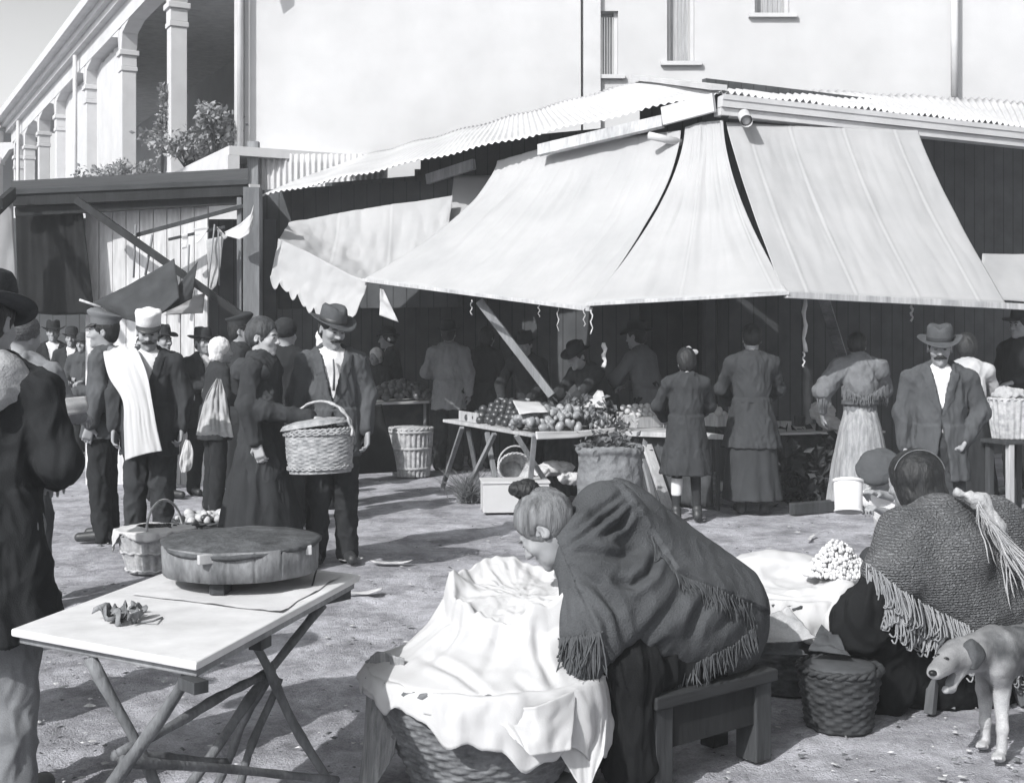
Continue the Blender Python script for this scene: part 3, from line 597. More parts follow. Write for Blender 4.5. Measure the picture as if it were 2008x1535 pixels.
canvas('tarpaulin', [(330, 582, 12.45), (360, 545, 12.6), (388, 512, 12.8)], [(318, 615, 12.3), (350, 600, 12.3), (376, 586, 12.5)], DT, 'small pointed dark tarpaulin beside the slung one', 'tarpaulin', 'dark tarpaulins under the lean-to', 24, 16, 1, 0.04, 0.02, 24)
canvas('white_sheet', [(330, 590, 12.9), (402, 575, 13.0)], [(322, 618, 12.9), (398, 614, 13.0)], SHEET, 'small white sheet under the pointed tarpaulin', 'sheet', None, 20, 10, 1, 0.03, 0, 25)
canvas('striped_rag', [(497, 402, 13.0), (492, 420, 12.98), (470, 440, 12.95), (440, 455, 12.95)], [(496, 440, 12.98), (488, 458, 12.92), (470, 470, 12.9), (444, 463, 12.95)], SHEET, 'striped white rag tied up under the corner of the metal roof', 'rag', 'rags tied under the shed eaves', 24, 14, 1, 0.03, 0.0, 26)
for i, (a, b, lab) in enumerate((([(380, 448), (410, 445)], [(385, 478), (395, 470)], 'little white rag on the hanging rail'), ([(405, 470), (440, 462)], [(410, 575), (424, 560)], 'long frayed rag hanging from the rail'), ([(356, 460), (368, 458)], [(357, 488), (366, 486)], 'knotted pale rag at the end of the rail'), ([(425, 445), (446, 466)], [(430, 452), (440, 470)], 'twisted white strip tied to the striped rag'))):
    canvas('rag', [(x, y, 13.05) for x, y in a], [(x, y, 13.02) for x, y in b], RAG if i == 1 else SHEET, lab, 'rag', 'rags tied under the shed eaves', 12, 14, 1, 0.05, 0, 30 + i)
canvas('rag', [(745, 566, 12.7), (752, 568, 12.7)], [(744, 618, 12.7), (782, 632, 12.7)], SHEET, 'torn white cloth hanging under the end of the widest awning', 'rag', 'rags tied under the shed eaves', 14, 16, 1, 0.06, 0, 36)
def strip(px, y0, y1, Y, label, w_=0.014, name='cord'):
    f = MB(); n = 9; f.tube([P(px + 2.2 * math.sin(k * 1.7 + px), y0 + (y1 - y0) * k / (n - 1), Y) for k in range(n)], [w_ * (0.8 + 0.5 * abs(math.sin(k * 2.1))) for k in range(n)], 6, flat=0.35)
    o = f.build(name, SHEET); tag(o, label, 'cord', 'white cords dangling from the awnings')
strip(924, 588, 618, 12.1, 'white cord dangling near the slanting strut'); strip(1057, 597, 622, 11.4, 'white cord dangling above the heaped vegetables', .008); strip(1094, 602, 650, 11.3, 'thin cord beside the heaped vegetables', .006)
strip(1146, 604, 640, 11.0, 'white cord at the meeting of two awnings', .012); strip(1160, 606, 655, 10.95, 'longest white cord at the meeting of two awnings', .010); strip(1788, 598, 630, 11.4, 'short white cord above the felt hatted man', .010)
strip(1185, 672, 720, 11.6, 'bright twist of paper hanging by the sack', .03, 'paper_twist'); strip(1578, 586, 690, 11.2, 'twisted white cord beside the long coated woman', .022); strip(1576, 690, 720, 11.2, 'frayed knot of white cord by the long coated woman', .016)

def sheet_rows(name, rows, mat, label=None, cat=None, nu=30, nv=60, wr=.012, wf=(5, 1), seed=1, th=.004, parent=None):   # a cloth through several rows of points
    Rw = np.array([poly(r, nu) for r in rows]); L = np.concatenate([[0], np.cumsum(np.linalg.norm(np.diff(Rw.mean(1), axis=0), axis=1))]); L /= L[-1]; v = np.linspace(0, 1, nv); Pt = np.empty((nu, nv, 3))
    for k in range(nv):
        i = min(max(int(np.searchsorted(L, v[k], 'right')) - 1, 0), len(L) - 2); t = (v[k] - L[i]) / (L[i + 1] - L[i]); p0, p1, p2, p3 = Rw[max(i - 1, 0)], Rw[i], Rw[i + 1], Rw[min(i + 2, len(L) - 1)]
        Pt[:, k] = .5 * (2 * p1 + (p2 - p0) * t + (2 * p0 - 5 * p1 + 4 * p2 - p3) * t * t + (3 * p1 - p0 - 3 * p2 + p3) * t ** 3)
    Q = gridq(nu, nv); V = Pt.reshape(-1, 3); N = vnorm(V, Q); U, W = np.meshgrid(np.linspace(0, 1, nu), v, indexing='ij'); uv = np.stack([U.ravel() * wf[0], W.ravel() * wf[1], np.full(U.size, seed * 3.1)], -1)
    V = V + N * (wr * (fbm(uv, seed, 3) + .8 * (.3 - np.abs(pn(uv * 1.7, seed + 4)))))[:, None]; o0 = V.mean(0); o = link(name, mesh_q(name, V - o0, Q), mat, parent); o.location = o0
    sd = o.modifiers.new('thickness', 'SOLIDIFY'); sd.thickness = th; return tag(o, label, cat)
# ---- haze volume added to lift the far blacks, part air and part lens flare
hz = MB(); hz.box((0, 60, 6.4), (560, 560, 15.0)); hzo = hz.build('haze'); hzo['kind'] = 'stuff'
hm = bpy.data.materials.new('veil_haze'); hm.use_nodes = True; t_ = hm.node_tree; t_.nodes.clear(); o_ = t_.nodes.new('ShaderNodeOutputMaterial'); v_ = t_.nodes.new('ShaderNodeVolumePrincipled')
v_.inputs['Color'].default_value = (0.93, 0.955, 0.985, 1); v_.inputs['Density'].default_value = 0.0034; v_.inputs['Anisotropy'].default_value = 0.0; t_.links.new(v_.outputs[0], o_.inputs['Volume']); hzo.data.materials.append(hm)
# ================================================================ PEOPLE
def A(*v): return np.array(v, float)
def rot_to(d, up=(0, 0, 1)):                             # frame whose z runs along d, x across
    d = A(*d); d = d / np.linalg.norm(d); x = np.cross(up, d); n = np.linalg.norm(x); x = x / n if n > 1e-6 else A(1, 0, 0); return np.stack([x, np.cross(d, x), d], 1)
def hand(S, w_, d, pal, side, curl=0.5, sc_=1.0):        # wrist, direction, palm normal, side (+1 thumb towards d x pal)
    d = A(*d); d /= np.linalg.norm(d); pal = A(*pal); pal -= d * pal.dot(d); pal /= np.linalg.norm(pal); x = np.cross(d, pal) * side; k = sc_
    w_ = A(*w_)
    for t in (-0.028, -0.010, 0.010, 0.027): S.cone(w_ + x * t * 0.7 * k, w_ + d * 0.085 * k + x * t * k, 0.015 * k, 0.0125 * k, 0.014)
    for i, (t, L) in enumerate(((0.030, 0.072), (0.010, 0.082), (-0.010, 0.076), (-0.029, 0.058))):
        a0 = w_ + d * 0.085 * k + x * t * k; c1 = curl * (0.7 + 0.12 * i); c2 = curl * (1.5 + 0.1 * i)
        d1 = d * math.cos(c1) + pal * math.sin(c1) + x * t * 1.5; d2 = d * math.cos(c1 + c2) + pal * math.sin(c1 + c2)
        m = a0 + d1 * L * 0.52 * k; S.chain([a0, m, m + d2 * L * 0.5 * k], [0.0095 * k, 0.0088 * k, 0.0072 * k], 0.004)
    b0 = w_ + d * 0.025 * k + x * 0.03 * k; t1 = d * 0.65 + x * 0.75 + pal * 0.25; t2 = d * 0.9 + x * 0.15 + pal * (0.3 + 0.4 * curl)
    m = b0 + t1 / np.linalg.norm(t1) * 0.036 * k; S.chain([b0, m, m + t2 / np.linalg.norm(t2) * 0.034 * k], [0.013 * k, 0.0105 * k, 0.008 * k], 0.008)
def head_sdf(S, c, Rh, fem=False, fat=1.0):
    q = lambda x, y, z: c + Rh @ A(x, y, z)
    S.ball(q(0, 0.012, 0.032), A(0.077, 0.097, 0.094), 0.02, rot=Rh)
    S.ball(q(0, -0.030, -0.030), A(0.060 * fat, 0.066, 0.085), 0.03, rot=Rh)
    S.ball(q(0, -0.048, -0.082), A(0.044 * fat, 0.042, 0.036), 0.025, rot=Rh)
    S.cone(q(-0.034, -0.082, 0.024), q(0.034, -0.082, 0.024), 0.012, k=0.014)
    for s_ in (-1, 1):
        S.ball(q(s_ * 0.031, -0.102, 0.004), 0.017, 0.014, '-')
        S.ball(q(s_ * 0.031, -0.084, 0.004), 0.0145, 0.004)
        S.ball(q(s_ * 0.043 * fat, -0.066, -0.026), A(0.022, 0.024, 0.024), 0.02, rot=Rh)
        S.ball(q(s_ * 0.079, 0.014, -0.008), A(0.009, 0.020, 0.032), 0.008, rot=Rh @ rz(s_ * 0.35))
        S.ball(q(s_ * 0.086, 0.006, -0.006), A(0.006, 0.011, 0.018), 0.004, '-', rot=Rh @ rz(s_ * 0.35))
        S.ball(q(s_ * 0.012, -0.104, -0.032), 0.010, 0.010)
    S.cone(q(0, -0.090, 0.016), q(0, -0.119, -0.028), 0.0085, 0.0125, 0.012)
    S.cone(q(-0.017, -0.094, -0.060), q(0.017, -0.094, -0.060), 0.0075, k=0.008); S.cone(q(-0.014, -0.092, -0.072), q(0.014, -0.092, -0.072), 0.008, k=0.006)
    S.cone(q(-0.02, -0.105, -0.0655), q(0.02, -0.105, -0.0655), 0.004, k=0.004, op='-')
    S.ball(q(0, -0.084, -0.102), 0.019, 0.018)
def hat_mesh(kind, c, Rh, mat, parent, tilt=0.0, band=None):
    mb = MB(); n = 40; V = []; k = 0
    if kind in ('fedora', 'bowler', 'widehat'):
        bw_ = {'fedora': 0.062, 'bowler': 0.042, 'widehat': 0.062}[kind]; cr = {'fedora': 0.118, 'bowler': 0.112, 'widehat': 0.125}[kind]
        prof = [(1 + bw_ / 0.092, 0.0), (1 + bw_ * 0.55 / 0.092, -0.004), (1.06, 0.0), (1.005, 0.006), (0.99, 0.03), (0.965, cr * 0.6), (0.93 if kind != 'bowler' else 0.84, cr * 0.86), (0.80 if kind != 'bowler' else 0.62, cr * 1.0), (0.5, cr * 1.04 if kind == 'bowler' else cr * 0.99), (0.22, cr * 1.06 if kind == 'bowler' else cr * 0.96)]
        for (r, z) in prof:
            for j in range(n):
                th = 2 * math.pi * j / n; x, y = math.cos(th), math.sin(th); rr = r; zz = z
                if r > 1.03:                                # brim: sides up, front down
                    e = (r - 1.0); zz = z + e * (0.055 * x * x - 0.030 * (y < 0) * y * y + 0.012 * (y > 0) * y * y) + 0.006 * math.sin(3 * th + 1)
                px, py = x * rr * 0.090, y * rr * 0.110
                if kind != 'bowler' and z > cr * 0.7:       # crease and front pinch
                    zz -= 0.028 * math.exp(-(px / 0.028) ** 2) * (1 if r < 0.9 else 0.3) * (0.75 - 0.25 * y); px *= 1 - 0.20 * max(0, -y) * (z / cr)
                V.append((px, py, zz))
        m = len(prof)
        Fs = [(i * n + j, i * n + (j + 1) % n, (i + 1) * n + (j + 1) % n, (i + 1) * n + j) for i in range(m - 1) for j in range(n)] + [tuple((m - 1) * n + j for j in range(n))]
        mb.add(V, Fs, True)
    if kind in ('peaked', 'kepi'):
        if kind == 'kepi': prof = [(0.96, 0.0), (1.0, 0.004), (1.01, 0.05), (1.035, 0.075), (1.06, 0.092), (1.02, 0.106), (0.8, 0.112), (0.3, 0.108)]
        else: prof = [(0.98, 0.0), (1.0, 0.004), (1.0, 0.040), (1.10, 0.058), (1.24, 0.078), (1.22, 0.090), (0.95, 0.103), (0.4, 0.106)]
        for (r, z) in prof:
            for j in range(n):
                th = 2 * math.pi * j / n; x, y = math.cos(th), math.sin(th)
                V.append((x * r * 0.088, y * r * 0.108, z + (0.03 * (-y) * (z / 0.1) if kind == 'peaked' else 0.004 * math.sin(5 * th) * (z / 0.1))))
        m = len(prof)
        Fs = [(i * n + j, i * n + (j + 1) % n, (i + 1) * n + (j + 1) % n, (i + 1) * n + j) for i in range(m - 1) for j in range(n)] + [tuple((m - 1) * n + j for j in range(n))]
        mb.add(V, Fs, True)
    o = mb.build('hat' if kind in ('fedora', 'bowler', 'widehat') else 'cap', mat, parent)
    sd = o.modifiers.new('thickness', 'SOLIDIFY'); sd.thickness = 0.004
    Rt = Rh @ rx(tilt); p = c + Rh @ A(0, 0.012, 0.048 if kind != 'peaked' else 0.052)
    o.matrix_local = Matrix.Translation(Vector(p)) @ Matrix(Rt).to_4x4()
    if kind in ('peaked', 'kepi'):
        v = MB(); a = np.linspace(-1.15, 1.15, 17); V = []
        for t in a:
            for r in (1.0, 1.12, 1.26, 1.42):
                e = (r - 1) * math.cos(t * 1.3) ** 0.7 if abs(t) < 1.149 else 0
                V.append((math.sin(t) * 0.088 * (1 + e), -math.cos(t) * 0.108 * (1 + e), 0.012 - 0.075 * e))
        v.add(V, [(i * 4 + j, i * 4 + j + 1, i * 4 + j + 5, i * 4 + j + 4) for i in range(16) for j in range(3)], True)
        vo = v.build('visor', SHOE, o); sd = vo.modifiers.new('thickness', 'SOLIDIFY'); sd.thickness = 0.004
    if band is not None:
        b = MB(); b.lathe([(1.012, 0.006), (1.022, 0.010), (1.002, 0.034), (0.99, 0.035)], n=n, sx=0.090 if kind in ('fedora', 'bowler', 'widehat') else 0.089, sy=0.110, cap=False); b.build('hat_band', band, o)
    return o

def person(label, X, Y, rot=0.0, h=1.70, cat='person', group=None, lean=0.0, head=(0, 0, 0), arms=('down', 'down'), top=('jacket', .06), bottom=('trousers', .05), hat=None, hair='short',
           hairm=None, skin=None, face=True, moustache=None, res=0.010, openv=None, hem=0.72, step=0.0, shoes=True, build=1.0, fold=0.008, shirt=None, vest=None, seed=None, lapel=True, z=0.0, legs=None, pelvis=None, sk_w=1.0, belt=None, hands=(0.5, 0.5), bun=False, drop=(0, 0)):
    seed = int(abs(X * 37 + Y * 11)) if seed is None else seed; skin = skin or SKIN; hairm = hairm or HAIR
    sd_ = seed
    H = A(0, 0, 0.95) if pelvis is None else A(*pelvis); Rt = rx(R(lean)); T = lambda x, y, t: H + Rt @ A(x, y, t)
    nb = T(0, 0.015, 0.47); yaw, pitch, roll = (R(a) for a in head)
    Rh = rz(yaw) @ rx(R(lean) * 0.55 + pitch) @ ry(roll); Rn = rx(R(lean) * 0.8 + pitch * 0.5)
    hc = nb + Rn @ A(0, -0.015, 0.165)
    sh0 = {s_: A(s_ * 0.178 * build, 0.008, 0.95 + 0.412) for s_ in (-1, 1)}; sh = {s_: T(s_ * 0.178 * build, 0.008, 0.412) for s_ in (-1, 1)}
    for i, s_ in enumerate((-1, 1)): sh[s_][2] -= drop[i]
    PRE = {'down': ((0.245, 0.03, 1.13), (0.235, -0.035, 0.885)), 'pocket': ((0.285, 0.055, 1.15), (0.205, -0.085, 0.93)), 'fwd': ((0.25, -0.07, 1.14), (0.19, -0.31, 1.10)),
           'table': ((0.26, -0.15, 1.13), (0.16, -0.38, 0.99)), 'carry': ((0.27, 0.02, 1.13), (0.12, -0.24, 1.06)), 'hip': ((0.36, 0.03, 1.13), (0.17, -0.06, 1.0)), 'fold': ((0.24, -0.06, 1.14), (0.0, -0.20, 1.12))}
    arm = {}
    for i, s_ in enumerate((-1, 1)):
        a = arms[i]
        if isinstance(a, str): e, w_ = (A(p[0] * s_, p[1], p[2]) + (sh[s_] - sh0[s_]) for p in PRE[a])
        else: e, w_ = A(*a[0]), A(*a[1])
        arm[s_] = (e, w_)
    lg = {}
    for s_ in (-1, 1):
        if legs is not None: lg[s_] = tuple(A(*p) for p in legs[0 if s_ < 0 else 1])
        else: lg[s_] = (A(s_ * 0.09, -0.015 - s_ * step * 0.5, 0.50), A(s_ * 0.105, 0.02 - s_ * step, 0.085), A(s_ * 0.125, -0.15 - s_ * step, 0.035))
    hip = {s_: H + A(s_ * 0.09, 0, -0.03) for s_ in (-1, 1)}
    # -- body: one surface
    S = Sdf(); head_sdf(S, hc, Rh)
    S.cone(nb + Rn @ A(0, 0.0, -0.03), hc + Rh @ A(0, 0.015, -0.04), 0.058, 0.052, 0.03)
    S.cone(T(0, 0, 0), T(0, 0, 0.2), 0.12, 0.115, 0.04, fl=.7); S.cone(T(0, 0, .2), T(0, 0, 0.38), 0.115, 0.13, 0.04, fl=.65); S.cone(sh[-1] * .85 + sh[1] * .15, sh[1] * .85 + sh[-1] * .15, 0.048, k=.05)
    for s_ in (-1, 1):
        e, w_ = arm[s_]; S.chain([sh[s_], e, w_], [0.047, 0.038, 0.026], 0.02)
        k_, a_, t_ = lg[s_]; S.chain([hip[s_], k_, a_], [0.075, 0.05, 0.038], 0.03); S.cone(a_ + A(0, 0.02, -0.03), t_, 0.035, 0.028, 0.03)
        d = w_ - e; d = d / np.linalg.norm(d); inw = A(-s_, -0.25, 0) if abs(d[2]) > 0.6 else A(0, 0, -1)
        hand(S, w_ + d * 0.005, d, inw, s_ if abs(d[2]) > 0.6 else -s_, hands[0 if s_ < 0 else 1])
    body = S.build('person', min(res, 0.009) if face else res, skin, None)
    body.location = (X, Y, z); body.rotation_euler = (0, 0, R(rot)); body.scale = (h / 1.70,) * 3
    tag(body, label, cat, group)
    q = lambda x, y, zz: hc + Rh @ A(x, y, zz)
    if face:
        for s_ in (-1, 1):
            e = MB(); e.lathe([(0.001, -0.006), (0.0075, -0.004), (0.0095, 0), (0.0075, 0.004), (0.001, 0.006)], n=10, cap=False); V = [q(s_ * 0.031 + x * 1.15, -0.0935 + y * 0.55, 0.003 + zz * 0.9) for x, y, zz in e.v]; e.v = V; e.build('eye', EYE_M, body)
            b = MB(); b.tube([q(s_ * 0.014, -0.099, 0.022), q(s_ * 0.032, -0.097, 0.027), q(s_ * 0.05, -0.085, 0.022)], [0.004, 0.005, 0.003], 6); b.build('eyebrow', hairm, body)
    if moustache:
        m = Sdf(); m.chain([q(-0.042, -0.088, -0.062), q(-0.015, -0.108, -0.050), q(0.015, -0.108, -0.050), q(0.042, -0.088, -0.062)], [0.006, 0.011, 0.011, 0.006], 0.01); m.build('moustache', 0.005, moustache, body)
    # -- hair
    if hat and hat[0] in ('scarf', 'beanie'): hair = None
    if hair:
        Hs = Sdf(); big = hair in ('bob', 'full', 'bun')
        Hs.ball(q(0, 0.018, 0.036), A(0.086, 0.104, 0.101) * (1.06 if big else 1.0), 0.02, rot=Rh)
        if hair == 'bob': Hs.ball(q(0, 0.03, -0.02), A(0.092, 0.09, 0.10), 0.03, rot=Rh)
        if hair == 'bun': Hs.ball(q(0, 0.05, -0.01), A(0.075, 0.07, 0.07), 0.03, rot=Rh)
        if hair == 'short': Hs.ball(q(0, 0.05, -0.03), A(0.07, 0.055, 0.06), 0.03, rot=Rh)
        Hs.ball(q(0, -0.105, -0.045), A(0.088, 0.085, 0.115), 0.015, '-', rot=Rh)
        for s_ in (-1, 1): Hs.ball(q(s_ * 0.088, 0.0, -0.02), A(0.02, 0.032, 0.04), 0.01, '-', rot=Rh)
        if bun: Hs.ball(q(0, 0.11, 0.05), A(0.05, 0.045, 0.045), 0.015, rot=Rh)
        Hs.build('hair', 0.008 if face or res < .011 else 0.011, hairm, body, 0.004, (40, 40, 12), sd_)
    if hat:
        hm = hat[1] if not isinstance(hat[1], float) else M('felt_%03d' % round(hat[1] * 1000), hat[1], 0.85, 0.18, 10, 0.2, 150, kind='cloth', spec=0.12)
        if hat[0] == 'scarf':
            Hs = Sdf(); Hs.ball(q(0, 0.018, 0.034), A(0.092, 0.11, 0.106), 0.02, rot=Rh); Hs.ball(q(0, 0.04, -0.06), A(0.075, 0.075, 0.07), 0.03, rot=Rh); Hs.ball(q(0, -0.11, -0.04), A(0.08, 0.085, 0.11), 0.01, '-', rot=Rh)
            Hs.build('headscarf', 0.009, hm, body, 0.006, (20, 20, 14), sd_)
        elif hat[0] == 'beanie':
            Hs = Sdf(); Hs.ball(q(0, 0.03, 0.05), A(0.096, 0.112, 0.095), 0.02, rot=Rh); Hs.fn(lambda X_, Y_, Z_: -((Z_ - q(0, 0, 0.03)[2])), q(-.2, -.2, -.2), q(.2, .2, .035), 0.005, '-') if False else None
            Hs.ball(q(0, -0.04, -0.10), A(0.12, 0.16, 0.12), 0.01, '-', rot=Rh); Hs.build('knitted_cap', 0.008, hm, body, 0.003, (10, 60, 60), sd_)
        else: hat_mesh(hat[0], hc, Rh, hm, body, R(hat[2]) if len(hat) > 2 else R(-4), hat[3] if len(hat) > 3 else None)
    inv = Rt.T
    def loc3(X_, Y_, Z_):
        x, y, zz = X_ - H[0], Y_ - H[1], Z_ - H[2]; return x, inv[1, 1] * y + inv[1, 2] * zz, inv[2, 1] * y + inv[2, 2] * zz
    # -- trousers / skirt / shoes
    if bottom and bottom[0] == 'trousers':
        m = cloth(bottom[1]) if isinstance(bottom[1], float) else bottom[1]; G_ = Sdf(); G_.cone(H + A(0, 0, 0.08), H + A(0, 0.0, -0.08), 0.135, 0.145, 0.04, fl=.76)
        for s_ in (-1, 1):
            k_, a_, t_ = lg[s_]; G_.chain([hip[s_] + A(s_ * .005, 0, 0), k_, a_ + A(0, 0.0, -0.035)], [0.096, 0.080, 0.070], 0.03)
        G_.build('trousers', res, m, body, fold * 1.1, (11, 11, 7), sd_ + 2)
    if bottom and bottom[0] == 'skirt':
        m = cloth(bottom[1]) if isinstance(bottom[1], float) else bottom[1]; hm_ = bottom[2] if len(bottom) > 2 else 0.12
        G_ = Sdf(); w0 = T(0, 0, 0.06)
        G_.col([(hm_, 0, 0.01, 0.275 * sk_w, 0.245 * sk_w), (0.45, 0, 0.01, 0.235 * sk_w, 0.205 * sk_w), (0.80, 0, 0.012, 0.195, 0.165), (0.95, w0[0], w0[1] * .5, 0.155, 0.125), (1.03, w0[0], w0[1], 0.125, 0.10)], 0.02, pleat=bottom[3] if len(bottom) > 3 else (13, 0.055, sd_ % 6))
        G_.col([(hm_ - .02, 0, 0.01, 0.25 * sk_w, 0.22 * sk_w), (hm_ + .12, 0, 0.01, 0.23 * sk_w, 0.2 * sk_w)], 0.01, '-')
        G_.build('skirt', res, m, body, fold * 0.6, (9, 9, 2), sd_ + 2)
    if shoes:
        for s_ in (-1, 1):
            k_, a_, t_ = lg[s_]; G_ = Sdf(); G_.cone(a_ + A(0, 0.03, -0.035), t_ + A(0, 0, .002), 0.045, 0.036, 0.02); G_.cone(a_ + A(0, 0.01, 0.03), a_ + A(0, 0.02, -0.04), 0.05, 0.045, 0.02)
            G_.fn(lambda X_, Y_, Z_: (Z_ - 0.004) + 0 * X_ + 0 * Y_, t_ - .3, t_ + A(.3, .5, 0.002 - t_[2]), 0.004, '-'); G_.build('shoe', min(res, .009), SHOE, body)
    # -- shirt, waistcoat
    vz = openv
    if shirt is not None:
        G_ = Sdf(); G_.cone(T(0, -0.005, .02), T(0, -0.005, .2), 0.135, 0.14, 0.03, fl=.72); G_.cone(T(0, -0.005, .2), T(0, 0, .37), 0.14, 0.15, 0.04, fl=.68); G_.cone(T(-.1, 0, .43), T(.1, 0, .43), 0.05, k=.05)
        G_.cone(T(0, 0.01, .43), nb + Rn @ A(0, 0, 0.035), 0.075, 0.064, 0.02); G_.build('shirt', res, shirt, body, 0.004, (16, 16, 6), sd_ + 5)
    def carve(G_, vb, vt, wt, dep=-0.02):                 # opens the front in a V from height vb (point) to vt
        def f(X_, Y_, Z_):
            x, y, t = loc3(X_, Y_, Z_); return np.maximum(np.abs(x) - np.clip((t - vb) / (vt - vb), 0, 1.4) * wt - np.where(t < vb, -0.1, 0) * 0, y - dep) + np.where(t < vb, (vb - t) * 0.8, 0)
        G_.fn(f, T(-.3, -.45, vb - .1), T(.3, .2, .62), 0.006, '-')
    if vest is not None:
        G_ = Sdf(); G_.cone(T(0, -0.004, .0), T(0, -0.004, .2), 0.142, 0.148, 0.03, fl=.75); G_.cone(T(0, -0.004, .2), T(0, 0, .38), 0.148, 0.157, 0.04, fl=.72); carve(G_, .16, .46, 0.085); G_.build('waistcoat', res, cloth(vest), body, 0.004, (14, 14, 8), sd_ + 6)
    # -- outer garment
    if top:
        kind = top[0]; m = (cloth(top[1]) if isinstance(top[1], float) else top[1]) if top[1] is not None else None; G_ = Sdf(); b_ = build
        slim = kind in ('blouse',); ex = -0.008 if slim else 0.0
        G_.cone(T(0, 0, -.02), T(0, 0, .2), 0.162 + ex, 0.160 + ex, 0.04, fl=.74); G_.cone(T(0, 0, .2), T(0, 0.004, .37), 0.160 * b_ + ex, 0.170 * b_ + ex, 0.04, fl=.70)
        for s_ in (-1, 1):
            e, w_ = arm[s_]; d = w_ - e
            G_.cone(T(s_ * .03, 0.015, .452), sh[s_] + A(0, 0, 0.004), 0.056, 0.054, 0.06)
            if top[1] is not None and kind != 'sleeveless':
                cut = 0.93 if not slim else (top[2] if len(top) > 2 else 0.93)
                G_.chain([sh[s_], e, e + d * cut], [0.062 + ex, 0.060 + ex, 0.050 + ex], 0.045)
        if kind in ('jacket', 'coat'):
            fl_ = 0.0 if kind == 'jacket' else 0.06; w0 = H[2]
            if hem < w0 - .02: G_.col([(hem, 0, 0, 0.208 + fl_, 0.168 + fl_ * .9), (w0 - (w0 - hem) * .5, 0, 0, 0.196 + fl_ * .5, 0.158 + fl_ * .4), (w0 + .09, 0, 0, 0.172, 0.138)], 0.03, pleat=(6, 0.05 if kind == 'coat' else 0.02, sd_ % 5))
            if hem < w0 - .1: G_.col([(hem - .02, 0, 0, 0.192 + fl_, 0.152 + fl_ * .9), (hem + .06, 0, 0, 0.18 + fl_ * .7, 0.14 + fl_ * .6)], 0.01, '-')
            G_.chain([T(-.075, -.03, .475), T(-.05, .06, .505), T(.05, .06, .505), T(.075, -.03, .475)], [0.020, .026, .026, .020], 0.02)
        if vz is not None: carve(G_, vz[0], .47, vz[1])
        if kind == 'jacket' and hem < .9 and vz is not None:   # cut-away below the button
            def f2(X_, Y_, Z_):
                x, y, t = loc3(X_, Y_, Z_); return np.maximum(np.abs(x) - np.clip((vz[0] - 0.02 - t) * 0.16, 0.004, .05), y + 0.05) + np.where(t > vz[0] - .02, 0.05, 0)
            G_.fn(f2, T(-.3, -.45, -.35), T(.3, .1, vz[0]), 0.004, '-')
        if lapel and vz is not None:
            def fl2(X_, Y_, Z_):
                x, y, t = loc3(X_, Y_, Z_); e_ = np.abs(x) - np.clip((t - vz[0]) / (.47 - vz[0]), 0, 1) * vz[1]
                return np.where((e_ > 0) & (e_ < 0.055 * np.clip((t - vz[0]) / .12, 0.2, 1)) & (t > vz[0]) & (y < 0.0) & (t < .46), -0.008, 0.0)
            G_.fn(fl2, T(-.25, -.45, vz[0]), T(.25, .1, .5), 0.0, '~')
        if top[1] is not None: G_.build({'jacket': 'jacket', 'coat': 'coat', 'blouse': 'blouse', 'sleeveless': 'bodice'}[kind], res, m, body, fold, (12, 12, 5), sd_ + 8)
    if belt is not None:
        b = Sdf(); b.col([(H[2] + belt[0] - .022, 0, 0, .178, .142), (H[2] + belt[0] + .022, 0, 0, .176, .14)], .005); b.build('belt', res * .8, cloth(belt[1]), body)
    body['_h'] = 0; del body['_h']
    return dict(o=body, hc=hc, Rh=Rh, T=T, arm=arm, sh=sh, nb=nb)
def world_of(pr, p):                                     # a point of the person's frame in the scene
    b = pr['o']; return np.array(Matrix.LocRotScale(b.location, b.rotation_euler, b.scale) @ Vector(p))

# ---- wickerwork: woven surface of a tapered basket
def weave(prof, n_st, rows_per_m, amp, sx=1.0, sy=1.0, n_per=6, thick=0.012, stake=False):
    P_ = np.array(prof, float); L = np.concatenate([[0], np.cumsum(np.linalg.norm(np.diff(P_, axis=0), axis=1))]); rows = max(6, int(L[-1] * rows_per_m)); nv = rows * 3; nu = n_st * n_per
    s_ = np.linspace(0, L[-1], nv); r = np.interp(s_, L, P_[:, 0]); z_ = np.interp(s_, L, P_[:, 1]); th = np.linspace(0, 2 * math.pi, nu, endpoint=False)
    TH, Rr = np.meshgrid(th, r, indexing='ij'); Zz = np.broadcast_to(z_, TH.shape); row = np.broadcast_to(np.arange(nv) / 3.0, TH.shape)
    ri = np.floor(row + 1e-6); ph = row - ri
    rj = _hash(ri.astype(np.int64), 0 * ri.astype(np.int64), 0 * ri.astype(np.int64), n_st) / 4294967295.0
    wv = np.sin(n_st * 0.5 * TH + math.pi * ri) * amp * 0.75 + np.sin(math.pi * np.clip(ph + 1 / 6, 0, 1)) * amp * 1.1 + (rj - 0.5) * amp * 1.0 + amp * 0.5 * np.sin(5 * TH + 9 * rj)
    if stake: wv = np.abs(np.sin(n_st * TH * 0.5)) * amp * 2.2 + np.sin(math.pi * (ph + 1 / 6)) * amp * 0.15
    wob = 1 + 0.012 * np.sin(3 * TH + 1) + 0.008 * np.sin(7 * TH + Zz * 20)
    R2 = (Rr + wv) * wob
    V = np.stack([R2 * np.cos(TH) * sx, R2 * np.sin(TH) * sy, Zz], -1).reshape(-1, 3)
    return V, gridq(nu, nv, True)
